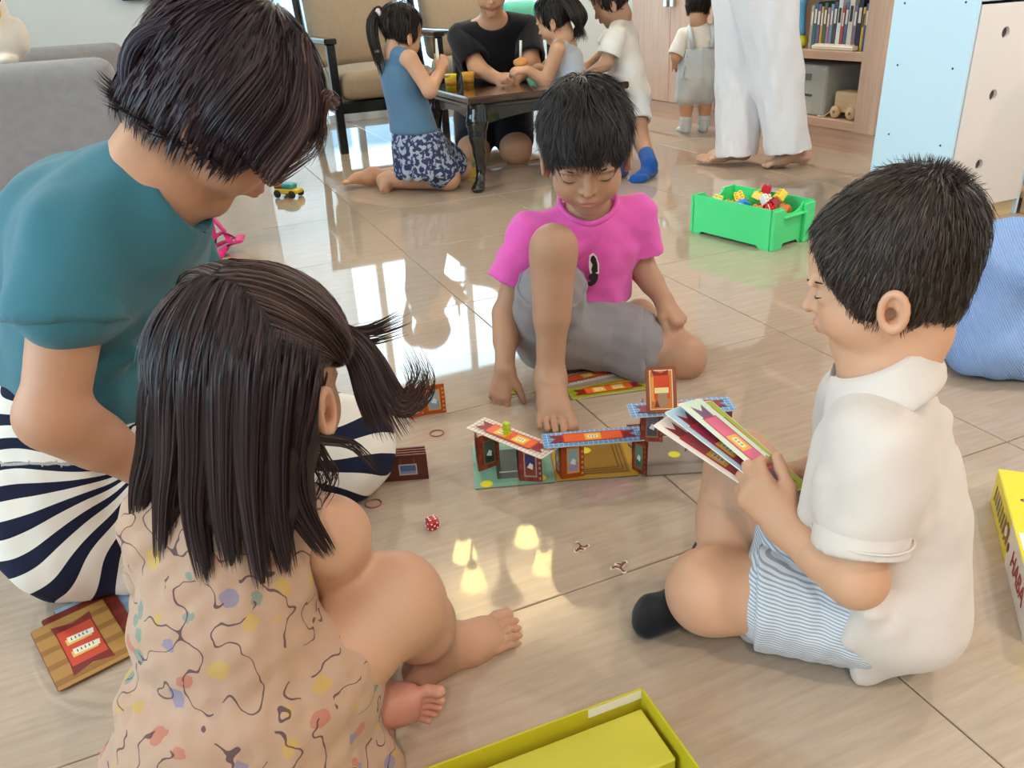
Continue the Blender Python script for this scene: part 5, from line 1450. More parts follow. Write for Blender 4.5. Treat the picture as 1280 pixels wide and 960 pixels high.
# ---------------------------------------------------------------- boy in the pink T-shirt (centre)
def boy_pink():
    h = Head(P(732, 184, 1.605), nrm((-.07, -.9, -.40)), (0, 0, 1), 1.05, math.radians(-2))
    root = person('boy in a pink T-shirt and grey shorts sitting with one knee raised', G(705, 440, 0))
    b = SDF()
    NB = P(735, 270, 1.67)
    h.build(b, neck=NB, nr=.036)
    RS, LS = P(660, 294, 1.655), P(795, 270, 1.70)
    CH, BL, PV = P(735, 310, 1.685), P(727, 372, 1.715), G(717, 412, .09)
    b.chain([NB, CH, BL, PV], [.04, .06, .06, .075], .03); b.cone(NB, LS, .036, .034, .02).cone(NB, RS, .036, .034, .02)
    RE, RW = P(633, 392, 1.62), P(631, 460, 1.50)
    b.chain([RS, RE, RW], [.034, .027, .02], .012); b.cone(RE, RE+(RW-RE)*.5, .03, .027, .01)
    hand(b, RW, G(622, 500, .012)-RW, (-.25, -.75, .55), .115, -1, (.35, .4, .45, .5), .16, (.75, .3), 1.1)
    LE, LW = P(801, 333, 1.72), P(829, 374, 1.655)
    b.chain([LS, LE, LW], [.035, .029, .021], .012); b.cone(LE, LE+(LW-LE)*.5, .029, .026, .01)
    hand(b, LW, P(850, 403, 1.61)-LW, (.5, -.45, .55), .125, 1, (1.2, 1.2, 1.2, 1.2), .04, (.45, .8), 1.12)
    RH, RK, RA = G(685, 420, .09), P(692, 310, 1.52), P(688, 484, 1.475)
    RA[2] = .058
    b.chain([RH, RK, RA], [.06, .04, .027], .02); b.ell(RK+np.array([0, -.004, -.002]), (.042, .04, .046), None, .02); b.cone(RK+(RA-RK)*.12, RK+(RA-RK)*.5, .037, .035, .02)
    foot(b, RA+np.array([.0, -.0, .0]), (.06, -1, 0), (0, 0, 1), .195, -1)
    LH, LK, LA = G(738, 414, .085), P(853, 447, 1.595), P(800, 392, 1.76)
    b.chain([LH, LK, LA], [.062, .043, .032], .02); b.ell(LK, (.046, .046, .044), None, .02); b.cone(LK, LK+(LA-LK)*.5, .043, .04, .02)
    foot(b, LA, nrm(P(760, 395, 1.84)-LA), (.3, .3, 1), .175, 1, .006)
    hb = hbox(h)
    H1 = RW+np.array([-.01, -.04, -.05]); H2 = LW+np.array([.01, -.02, -.03]); FT = np.array([RA[0], RA[1]-.06, .03])
    body_mesh(b, root, 'body', SK_TAN, h, .0045, [(hb[0], hb[1], .0024), (H1-np.array([.07, .08, .06]), H1+np.array([.07, .07, .07]), .003), (H2-.075, H2+.075, .003), (FT-np.array([.07, .11, .04]), FT+np.array([.07, .09, .04]), .003)])
    h.lashes(root, .0015)
    # toenails
    # T-shirt
    R = frame(nrm((-.05, -1, 0)))
    s = SDF()
    s.ell(CH+np.array([0, .005, .0]), (.112, .084, .1), R, .03).ell(BL+np.array([0, 0, .015]), (.112, .094, .08), R, .05)
    s.cone(NB+np.array([0, 0, -.012]), LS, .046, .04, .035).cone(NB+np.array([0, 0, -.012]), RS, .046, .04, .035); s.cone(RS, RS+(RE-RS)*.4, .041, .05, .03).cone(LS, LS+(LE-LS)*.4, .041, .048, .03)
    s.ell(P(737, 262, 1.65), (.05, .053, .027), None, .008, 's')
    s.cut(P(735, 386, 1.62), (0, -.15, -1), .004)
    # folds radiating from the raised knee and the armpits
    for a_, b_, r_ in (((700, 330, 1.600), (745, 300, 1.610), .008), ((705, 355, 1.620), (775, 345, 1.650), .007), ((770, 300, 1.630), (745, 365, 1.630), .007), ((670, 300, 1.620), (690, 330, 1.600), .01), ((785, 330, 1.660), (750, 380, 1.640), .007)):
        s.cone(P(*a_), P(*b_), r_, r_*.6, .014)
    PK = fabric('pink_jersey', '#e560b8', .9, 1300, .4, .03)
    SR = RS+(RE-RS)*.62; SL = LS+(LE-LS)*.62
    s2 = tube_cloth(RS+(P(641, 356, 1.64)-RS)*.4, P(641, 356, 1.64), .049, .06, .008, .4, None, nrm(RE-RS+np.array([-.02, 0, .02])))
    s3 = tube_cloth(LS+(SL-LS)*.4, SL+(LE-LS)*.06, .048, .057, .008, .4)
    cloth([s, s2, s3], root, 't_shirt', PK, .0045, 2, lambda V: .0035*vnoise(V, 8, 13)+.002*vnoise(V, 17, 14))
    # neck rib
    c = P(737, 268, 1.635); n = 40; ring = []
    for i in range(n):
        a = 2*math.pi*i/n
        ring.append(np.array([c[0]+.06*math.cos(a), c[1]+.03+.055*math.sin(a), c[2]+.016+.030*math.sin(a)+.008*abs(math.cos(a))]))
    MB().tube(ring, .0055, 8, 0, False, True).wbuild('neck_rib', PK, root)
    # printed bear figure on the chest: flat patch that follows the shirt
    def patch(name, mat, pts, d, off):
        cpt = np.mean(pts, 0); o = MB()
        vs = [P(x, y, d) for x, y in pts]
        nv = nrm(np.array([0, CAM_H*0, 0])+np.array([-.1, -1, .25]))
        o.add([v for v in vs]+[v-nv*.004 for v in vs], [tuple(range(len(vs))), tuple(range(len(vs), 2*len(vs)))[::-1]]+[(i, len(vs)+i, len(vs)+(i+1) % len(vs), (i+1) % len(vs)) for i in range(len(vs))])
        return o.wbuild(name, mat, root)
    dk = plain('print_black', '#1d1a1c', .8); wt = plain('print_white', '#f0dfe8', .8)
    patch('print', wt, [(736, 326), (737, 319), (742, 316), (746, 321), (749, 330), (749, 341), (745, 346), (739, 346), (737, 339), (736, 333)], 1.588, 0)
    patch('print', dk, [(738, 326), (739, 321), (742, 319), (745, 323), (747, 331), (747, 340), (741, 342), (739, 337), (741, 331)], 1.5865, 0)
    patch('print', dk, [(736, 344), (742, 340), (748, 343), (747, 350), (744, 355), (739, 358), (734, 357), (735, 353), (739, 351), (735, 348)], 1.587, 0)
    # shorts
    GS = fabric('grey_shorts', '#8d888b', .9, 900, .45, .05)
    s = SDF()
    s.ell(PV, (.118, .1, .075), R, .03)
    s.cone(RH, RH+(RK-RH)*.5, .078, .075, .03)
    s.cone(LH, LH+(LK-LH)*.45, .08, .08, .03)
    s.cone(P(735, 410, 1.63), P(745, 455, 1.61), .02, .012, .03)
    for a_, b_ in (((715, 395, 1.630), (760, 455, 1.610)), ((765, 395, 1.650), (785, 445, 1.620)), ((700, 400, 1.620), (700, 440, 1.620))): s.cone(P(*a_), P(*b_), .008, .006, .012)
    s.cut((0, 0, .004), (0, 0, -1), .002)
    s2 = tube_cloth(LH, LH+(LK-LH)*.58, .08, .088, .008, .5, None, nrm((LK-LH)+np.array([.0, .03, .05])))
    s3 = tube_cloth(RH, RH+(RK-RH)*.62, .078, .076, .008, .5)
    s2.cut((0, 0, .004), (0, 0, -1), .002)
    cloth([s, s2, s3], root, 'shorts', GS, .0048, 2, lambda V: .0035*vnoise(V, 9, 23)+.002*vnoise(V, 20, 24))
    # hair: thick, tousled, fringe over the forehead
    dk = (.012, .0105, .0115)
    def test(p):
        return ((p[:, 1]-.05)*.80+(.036-p[:, 2])*.7 < 0) & ((p[:, 1]+.02)*.42-(p[:, 2]+.03)*.9 < 0)
    cap = SDF(); cap.ell(h.L(0, -.014, .036), np.array([.0745, .0925, .0815])*h.sc, h.R, .01).ell(h.L(0, .02, .045), np.array([.069, .064, .058])*h.sc, h.R, .02)
    cap.cut(h.L(0, .06, .026), h.D(0, .76, -.64), .008).cut(h.L(0, -.02, -.04), h.D(0, .42, -.9), .008)
    for sx in (-1, 1): cap.ell(h.L(sx*.026, .0, -.004), np.array([.0485, .056, .05])*h.sc, h.R, .012)
    cap.cut(h.L(0, .06, .026), h.D(0, .76, -.64), .008).cut(h.L(0, -.02, -.04), h.D(0, .42, -.9), .008)
    for sx in (-1, 1): cap.ell(h.L(sx*.085, .0, -.035), np.array([.03, .024, .034])*h.sc, h.R, .006, 's')
    parts = [cap_part(cap, dk, .004)]
    rt, nn = scalp_points(9000, 11, test, (0, -.014, .036), (.0745, .0925, .0815))
    crown = np.array([.01, -.045, .12])
    lock = lambda p: np.stack([np.sin(p[:, 0]*190+p[:, 2]*60), np.cos(p[:, 1]*160+p[:, 0]*70), np.sin(p[:, 2]*140+p[:, 1]*90)], 1)
    r0 = rt.copy()
    def flow(p, t):
        d = p-crown; d /= np.linalg.norm(d, axis=1)[:, None]+1e-6
        return tang(p, d+np.array([0, .12, -.45])+lock(r0)*.5, w=.95)+lock(r0[:, ::-1])*.12
    ln = .046+.022*np.random.RandomState(12).rand(len(rt))
    parts.append(strands(h, rt, nn*.3+flow(rt, 0), flow, ln, 6, .0019, (.026, .021, .021), 13, .16, push=ell_push(lambda t: .004+.008*math.sin(t*3.1), (0, -.014, .036), (.0745, .0925, .0815))))
    # fringe
    rs = np.random.RandomState(15); m = 900
    q = np.stack([(rs.rand(m)*2-1)*.066, .052+.012*rs.rand(m), .05+.01*rs.rand(m)], 1); q[:, 1] = .082*np.sqrt(np.clip(1-(q[:, 0]/.078)**2, .05, 1))-.004
    lk = np.sin(q[:, 0]*150)
    def flow2(p, t): return np.stack([lk*.55+.15, np.full(len(p), .35-.55*t), np.full(len(p), -1.)], 1)
    parts.append(strands(h, q, np.tile((0, .8, -.4), (m, 1)), flow2, .03+.012*(np.cos(q[:, 0]*150+1)+1)+.006*rs.rand(m), 6, .0018, (.022, .018, .018), 16, .12, push=ell_push(.004, (0, .0, .0), (.07, .086, .09))))
    hair_object(root, parts)
    return root
boy_pink()
# ---------------------------------------------------------------- girl in the patterned dress (left foreground, seen from behind)
def girl_front():
    h = Head(P(322, 468, .70), nrm((.36, .90, -.2)), (0, 0, 1), .95, math.radians(0))
    root = person('girl with pigtails in a beige scribble-print dress, seen from behind', G(280, 930, 0))
    b = SDF()
    NB = P(300, 610, .645)
    h.build(b, neck=NB, nr=.034)
    RS, LS = P(412, 668, .675), P(205, 655, .66)
    CH, BL, PV = P(285, 690, .655), P(280, 800, .62), P(280, 890, .60)
    b.chain([NB, CH, BL, PV], [.038, .055, .055, .06], .03); b.cone(NB, RS, .034, .034, .02).cone(NB, LS, .034, .03, .02)
    RE, RW = P(428, 762, .765), P(500, 790, .86)
    b.chain([RS, RE, RW], [.037, .029, .021], .015); b.cone(RS+(RE-RS)*.05, RS+(RE-RS)*.5, .037, .034, .02)
    hand(b, RW, P(540, 770, .9)-RW, (0, .2, 1), .095, -1, (.4, .4, .4, .4))
    LE = P(205, 760, .76); b.chain([LS, LE], [.033, .026], .012)
    RH, RK, RA = P(352, 892, .60), P(492, 752, .69), G(548, 803, .042)
    b.chain([RH, RK], [.066, .049], .02); b.ell(RK+np.array([.002, 0, .0]), (.047, .047, .05), None, .02); b.chain([RK, RA], [.048, .029], .02); b.cone(RK+(RA-RK)*.15, RK+(RA-RK)*.5, .046, .043, .02)
    fv = G(628, 760, 0)-G(545, 806, 0)
    foot(b, RA+np.array([0, 0, -.008]), fv, (0, 0, 1), .165, -1)
    LH, LK = P(225, 900, .60), G(360, 870, .05); LA = G(425, 893, .045)
    b.chain([LH, LK, LA], [.06, .045, .03], .02)
    foot(b, LA+np.array([.012, .018, .004]), G(520, 880, .045)-G(430, 897, .045), (-.12, 1, .1), .135, 1)
    F1 = RA+np.array([.05, .03, -.02]); F2 = LA+np.array([.05, .0, 0])
    hb = hbox(h)
    def sole(V, C):
        w = np.exp(-(np.linalg.norm(V-(LA+np.array([.075, .0, 0])), axis=1)/.06)**2)[:, None]*.8
        return C*(1-w)+np.array((.66, .27, .22))*w
    body_mesh(b, root, 'body', (.56, .315, .205), h, .0042, [(hb[0], hb[1], .0028), (F1-.085, F1+.085, .0026), (F2-.085, F2+.085, .0026)], sole)
    h.lashes(root, -.002)
    # dress: scribbled print
    t = NT('scribble_print'); co = t.coords()
    vr = t.n('ShaderNodeTexVoronoi', i_Vector=co, i_Scale=34.0); pick = t.n('ShaderNodeSeparateColor', i_Color=vr.outputs['Color'])
    base = t.mix(t.noise(co, 30, 3).outputs[0], rgb('#ad8a74'), rgb('#bd9c86'))
    blob = t.math('LESS_THAN', t.math('ADD', vr.outputs['Distance'], t.math('MULTIPLY', t.noise(co, 42, 3).outputs[0], .75)), .66)
    tint = t.ramp(pick.outputs[0], [(0, rgb('#b5705f')), (.22, rgb('#bd9a58')), (.4, rgb('#75887c')), (.6, rgb('#b2907a')), (.7, rgb('#837b92')), (.85, rgb('#b2907a'))], 'CONSTANT')
    c = t.mix(t.math('MULTIPLY', blob, .85), base, tint)
    nz = t.noise(co, 26, 1.5); ln = t.math('LESS_THAN', t.math('ABSOLUTE', t.math('SUBTRACT', nz.outputs[0], .5)), .011)
    gate = t.math('GREATER_THAN', t.noise(t.mapping(co, (1, 1, 1), (0, 0, 0), (3, 1, 2)), 24, 1).outputs[0], .44)
    c = t.mix(t.math('MULTIPLY', t.math('MULTIPLY', ln, gate), .85), c, rgb('#4a3440'))
    t.set(Base_Color=c, Roughness=.9, Specular_IOR_Level=.2, Sheen_Weight=.1)
    t.bump(t.noise(co, 50, 3).outputs[0], .4, .002)
    R = frame(nrm((.35, .94, 0)))
    s = SDF()
    s.ell(CH, (.093, .068, .1), R, .03).ell(BL, (.095, .075, .09), R, .04)
    s.cone(NB+np.array([0, 0, -.012]), RS+(NB-RS)*.3, .046, .038, .02).cone(NB+np.array([0, 0, -.012]), LS+(NB-LS)*.05, .046, .042, .02); s.cone(LS, LE, .04, .036, .02)
    s.ell(RS+np.array([.012, .0, -.01]), (.04, .055, .06), None, .01, 's')
    s.ell(h.L(0, -.02, -.085), (.04, .04, .05), None, .006, 's')
    wst = P(280, 862, .60)
    s.ell(wst+np.array([0, 0, .01]), (.098, .08, .025), R, .02)
    for k in range(15):        # gathered skirt
        a = k/15*2*math.pi; d = R@np.array([math.cos(a), math.sin(a), 0])
        p0 = wst+d*np.array([.082, .07, 0]); p1 = np.array([wst[0], wst[1], 0])+d*np.array([.135, .12, 0])+np.array([0, 0, .012])
        s.cone(p0, p1, .02, .034, .022)
    s.ell(np.array([wst[0], wst[1], .05]), (.12, .11, .06), None, .03)
    s.cone(RH, RH+(RK-RH)*.3, .075, .072, .03)
    s.cut((0, 0, .004), (0, 0, -1), .002)
    cloth(s, root, 'dress', t.m, .0045, 2, lambda V: .0022*vnoise(V, 12, 33)+.0012*vnoise(V, 30, 34))
    # hair
    dk = (.012, .007, .008)
    def test(p): return ((p[:, 1]-.06)*.8+(.03-p[:, 2])*.6 < 0) & (p[:, 2] > -.05+.35*np.clip(p[:, 1]+.02, 0, 1))
    cap = SDF(); E0 = (.0745, .0935, .082)
    cap.ell(h.L(0, -.012, .034), np.array(E0)*h.sc, h.R, .01).ell(h.L(0, .026, .034), np.array([.066, .058, .056])*h.sc, h.R, .01)
    cap.cut(h.L(0, .07, .02), h.D(0, .8, -.6), .006).cut(h.L(0, 0, -.06), h.D(0, .33, -.94), .006)
    parts = [cap_part(cap, dk, .004)]
    # long locks falling down the back
    H0 = [(212, 490, .655), (232, 478, .632), (260, 470, .618), (292, 468, .611), (325, 470, .611), (354, 480, .62), (374, 492, .636), (400, 505, .65)]
    H1 = [(205, 552, .65), (228, 556, .626), (258, 560, .611), (290, 562, .603), (322, 562, .603), (350, 558, .613), (368, 556, .632), (394, 545, .648)]
    H2 = [(185, 610, .645), (215, 625, .62), (250, 635, .6), (287, 640, .592), (322, 640, .592), (350, 635, .602), (372, 622, .622), (395, 590, .645)]
    H3 = [(175, 672, .64), (205, 700, .61), (258, 722, .585), (290, 705, .58), (328, 728, .58), (360, 712, .59), (408, 690, .615), (410, 640, .64)]
    lk = SDF()
    for i in range(7): lk.chain([P(*H0[i]), P(*H1[i]), P(*H2[i]), P(*H3[i])], [.018, .02, .014, .003], .012)
    parts.append(cap_part(lk, dk, .0045))
    for i in range(7):
        top = P(H0[i][0]+(300-H0[i][0])*.06, H0[i][1]-48, H0[i][2]+.006)
        parts.append(lock(h, [top, P(*H0[i])-CF*.02, P(*H1[i])-CF*.021, P(*H2[i])-CF*.012, P(*H3[i])], (380 if i < 6 else 600), (.015 if i < 6 else .02), .007, 300+i, .0022, (.026, .014, .016), sj=.3))
    rt, nn = scalp_points(9000, 31, test, (0, -.012, .034), (.0745, .0935, .082))
    back = rt[:, 1] < .03
    band = np.array([.082, .018, .018]); bandl = np.array([-.082, .018, .018])
    tip = h.loc(np.array([P(285, 800, .60)]))[0]-h.loc(np.array([P(285, 640, .60)]))[0]; dn = tip/np.linalg.norm(tip)
    # top and side hair is drawn to the two bands, the rest falls down the back
    side = (rt[:, 2] > .012) & (rt[:, 1] > -.055)
    a, an = rt[side], nn[side]; tgt = np.where(a[:, :1] > -.0, band, bandl)
    def flow_a(p, t): return tang(p, (tgt-p)/.05, w=.9)
    la = np.linalg.norm(tgt-a, axis=1)*1.12
    parts.append(strands(h, a, an*.1+flow_a(a, 0), flow_a, la, 7, .002, (.075, .044, .036), 32, .03, push=ell_push(.003, (0, -.012, .034), E0)))
    c2, cn = rt[~side], nn[~side]; k2 = len(c2); rs = np.random.RandomState(34)
    def flow_b(p, t): return tang(p, np.tile(np.array([0, -.3, -1.]), (len(p), 1)), w=.9)
    parts.append(strands(h, c2, cn*.1+flow_b(c2, 0), flow_b, .06+.03*rs.rand(k2), 7, .0026, (.024, .013, .015), 35, .05, push=ell_push(.004, (0, -.012, .034), E0)))
    # pigtail at her right, wisps
    bw = h.loc(np.array([P(408, 418, .735)]))[0]; tc = (.034, .019, .019)
    parts.append(lock(h, [P(405, 418, .735), P(432, 422, .74), P(455, 450, .735), P(472, 490, .73), P(488, 520, .73)], 700, .006, .022, 41, .0024, tc))
    parts.append(lock(h, [P(430, 422, .74), P(462, 455, .735), P(485, 495, .73), P(510, 505, .73), P(528, 480, .73), P(515, 448, .73)], 160, .01, .012, 42, .0018, (.06, .035, .03)))
    parts.append(lock(h, [P(430, 420, .745), P(465, 418, .75), P(500, 404, .75)], 60, .006, .012, 43, .0016, tc))
    parts.append(lock(h, [P(372, 538, .645), P(400, 548, .65), P(440, 556, .66), P(476, 592, .67)], 40, .004, .004, 47, .0016, tc))
    parts.append(lock(h, [P(385, 545, .645), P(400, 575, .65), P(410, 600, .66), P(385, 640, .66)], 40, .006, .01, 48, .0016, tc))
    hair_object(root, parts)
    # hair band
    q = h.L(*bw); ax = nrm(P(440, 425, .74)-q); u = nrm(np.cross(ax, (0, 0, 1))); w = np.cross(ax, u)
    MB().tube([q+.0105*(u*math.cos(a_)+w*math.sin(a_)) for a_ in np.linspace(0, 2*math.pi, 25)[:-1]], .0042, 8, 0, False, True).wbuild('hair_band', plain('lilac_band', '#a878b8', .6), root)
    return root
girl_front()
# ---------------------------------------------------------------- woman in the teal T-shirt (left)
def woman():
    h = Head(P(283, 130, 1.06), nrm((.66, .12, -.74)), nrm((.75, .1, .6)), 1.04)
    root = person('woman in a teal T-shirt and striped skirt bending over on the floor', G(120, 650, 0))
    b = SDF()
    NB = P(196, 225, 1.03)
    h.build(b, adult=True, neck=NB, nr=.052)
    RS, LS = P(98, 300, .95), P(208, 294, 1.17)
    CH, BL, PV = P(120, 330, 1.07), P(105, 440, 1.10), P(100, 540, 1.08)
    b.chain([NB, CH, BL, PV], [.055, .09, .085, .1], .03); b.cone(NB, RS, .048, .045, .03).cone(NB, LS, .048, .045, .03)
    RE, RW = P(66, 520, .88), P(205, 598, .95)
    b.chain([RS, RE, RW], [.046, .037, .026], .02); b.cone(RE, RE+(RW-RE)*.35, .037, .035, .02)
    hand(b, RW, P(290, 620, 1.0)-RW, (.1, -.3, 1), .17, 1, (.3, .3, .3, .3))
    LE, LW = P(238, 400, 1.20), P(300, 500, 1.22)
    b.chain([LS, LE, LW], [.045, .038, .027], .02)
    hand(b, LW, P(330, 560, 1.22)-LW, (0, .3, 1), .17, -1, (.3, .3, .3, .3))
    hb = hbox(h)
    body_mesh(b, root, 'body', SK_WOMAN, h, .0055, [(hb[0], hb[1], .003)])
    h.lashes(root)
    # teal T-shirt
    R = frame(nrm((.85, .5, 0)))
    TE = fabric('teal_jersey', '#3a6f7d', .85, 1400, .3, .05)
    s = SDF()
    s.ell(CH+np.array([.0, 0, .02]), (.155, .12, .13), R, .04).ell(BL+np.array([.01, 0, 0]), (.15, .125, .14), R, .06)
    s.cone(NB+np.array([-.02, 0, -.03]), RS, .07, .055, .05).cone(NB+np.array([-.02, 0, -.03]), LS, .07, .055, .05)
    s.cone(P(186, 308, 1.1), P(172, 420, 1.1), .045, .055, .05)
    s.cone(NB+np.array([-.01, 0, -.012]), NB+(h.C-NB)*.2, .068, .06, .02); s.cone(NB+(h.C-NB)*.22+np.array([.03, -.012, -.022]), NB+(h.C-NB)*.8+np.array([.03, -.012, -.01]), .058, .06, .006, 's')
    for a_, b_ in (((60, 300, .93), (140, 270, .95)), ((40, 350, .93), (60, 290, .94)), ((170, 330, 1.0), (200, 400, 1.0)), ((110, 470, .98), (180, 440, .98)), ((150, 420, .98), (190, 400, .99))): s.cone(P(*a_), P(*b_), .01, .007, .018)
    s.cut(P(110, 512, 1.05), nrm(PV-BL+np.array([-.02, 0, 0])), .004)
    ax = nrm(RE-RS); SE = RS+(RE-RS)*.45
    s.cone(RS, RS+(SE-RS)*.7, .056, .066, .04); s2 = tube_cloth(RS+(SE-RS)*.35, SE, .065, .073, .009, .4, None, nrm(ax+np.array([.2, 0, .1])))
    s3 = tube_cloth(LS, LS+(LE-LS)*.5, .06, .066, .009, .4)
    cloth([s, s2, s3], root, 't_shirt', TE, .0055, 2, lambda V: .005*vnoise(V*np.array([1, 1, .6]), 6, 51)+.0025*vnoise(V, 13, 52))
    # striped skirt: stripes fan out from the lap
    t = NT('navy_stripe'); u_ = t.attr('u').outputs['Fac']
    st = t.math('LESS_THAN', t.math('FRACT', u_), .46)
    t.set(Base_Color=t.mix(st, rgb('#ece5dc'), rgb('#1c2038')), Roughness=.85, Specular_IOR_Level=.2); t.bump(t.noise(t.coords(), 40, 3).outputs[0], .4, .002)
    s = SDF()
    s.ell(P(95, 560, 1.08), (.16, .17, .12), None, .05)
    RK, LK = G(95, 670, .085), G(425, 560, .085)
    s.cone(P(90, 545, 1.05), RK, .12, .085, .05)
    s.cone(RK, G(210, 660, .06), .082, .07, .05)
    s.cone(P(130, 540, 1.1), LK, .11, .085, .06).cone(LK, G(300, 600, .06), .08, .07, .05)
    s.cone(P(200, 560, 1.08), G(330, 610, .05), .06, .05, .06)
    for k in range(7):
        a_ = P(170, 560, .98); e = [(20, 620), (35, 690), (75, 722), (120, 730), (165, 728), (210, 715), (240, 690)][k]
        s.cone(a_, G(e[0], e[1], .02), .012, .018, .03)
    s.cut((0, 0, .004), (0, 0, -1), .002)
    ctr = P(190, 575, .97)
    rr_, uu_ = CR, CU
    def ustripe(V):
        d = V-ctr; a = np.arctan2(d@uu_, d@rr_); rad = np.sqrt((d@uu_)**2+(d@rr_)**2)
        return a/math.radians(12.5)+.35*vnoise(V, 5, 61)+rad*2.0
    cloth(s, root, 'skirt', t.m, .0055, 2, lambda V: .004*vnoise(V, 6, 62)+.002*vnoise(V, 14, 63), {'u': ustripe})
    # hair: chin-length bob with blue-violet shine
    dk = (.016, .009, .012); E0 = (.083, .104, .093); c0 = (0, -.014, .034)
    def test(p): return (p[:, 1]*.85-(p[:, 2])*.5 < .055) & (p[:, 2] > -.075)
    cap = SDF(); cap.ell(h.L(*c0), np.array(E0)*h.sc, h.R, .01).ell(h.L(0, .03, .036), np.array([.076, .066, .062])*h.sc, h.R, .02)
    for sx in (-1, 1): cap.ell(h.L(sx*.05, -.002, -.03), np.array([.036, .072, .075])*h.sc, h.R, .03)
    cap.ell(h.L(0, -.062, -.03), np.array([.062, .045, .07])*h.sc, h.R, .02)
    cap.cut(h.L(0, .068, 0), h.D(0, .9, -.35), .01).cut(h.L(0, 0, -.05), h.D(0, .25, -1), .01)
    crown = np.array([0, -.03, .13]); rs = np.random.RandomState(72)
    def flow(p, t):
        d = p-crown; d /= np.linalg.norm(d, axis=1)[:, None]
        return d+np.array([0, .12, -.6])
    parts = cap_hair(h, cap, 11000, flow, .034, 6, .0024, (.03, .016, .021), 73, .35, .1, .1, .0045, .3)
    # side curtain hair and loose fringe hanging past the face
    for k in range(10):
        u = k/9; st = h.L(.078-.02*u, .0+.075*u, .06); md = h.L(.092-.022*u, .0+.085*u, .0-.02*u)
        en = P(245+152*u, 186-2*u+8*math.sin(k*2.1), 1.0+.04*u)
        parts.append(lock(h, [h.L(.03, .02*u, .115), st, md, en], 120, .01, .008, 80+k, .0024, (.028, .015, .019) if k < 8 else (.075, .04, .036)))
    for k in range(5): parts.append(lock(h, [h.L(.02-.01*k, .09, .09), P(385+5*k, 120, 1.05), P(404-3*k, 165, 1.06), P(388-10*k, 200+2*k, 1.07)], 26, .006, .008, 95+k, .0018, (.1, .055, .045)))
    for k in range(6): parts.append(lock(h, [h.L(.05-.02*k, -.06, .085), h.L(.05-.02*k, -.105, .01), h.L(.045-.018*k, -.092, -.045), P(186+8*k, 166+6*k, 1.0+.02*k)], 110, .008, .006, 110+k, .0024, (.034, .022, .034)))
    hair_object(root, parts)
    return root
woman()
# ---------------------------------------------------------------- people further back
EAR_RIM = False
def fig(label, base_pt):
    return person(label, base_pt)
def simple_hair(h, root, col, seed, n=2600, ln=.05, w=.004, E=(.078, .097, .086), front=(.05, .03), low=-.045, extra=()):
    cap = SDF(); cap.ell(h.L(0, -.013, .034), np.array(E)*h.sc, h.R, .01)
    for sx in (-1, 1): cap.ell(h.L(sx*.028, -.004, -.006), np.array([.05, .058, .054])*h.sc, h.R, .012)
    cap.cut(h.L(0, front[0]+.025, front[1]-.012), h.D(0, .8, -.6), .006).cut(h.L(0, -.02, low-.006), h.D(0, .4, -.9), .006)
    crown = np.array([0, -.05, .13])
    def flow(p, t):
        d = p-crown; d /= np.linalg.norm(d, axis=1)[:, None]
        return d+np.array([0, .1, -.6])
    parts = cap_hair(h, cap, n, flow, ln*.7, 4, w, col, seed, .5, .12, .12, .007)
    return hair_object(root, parts+list(extra))
BLK_H = (.022, .014, .012)
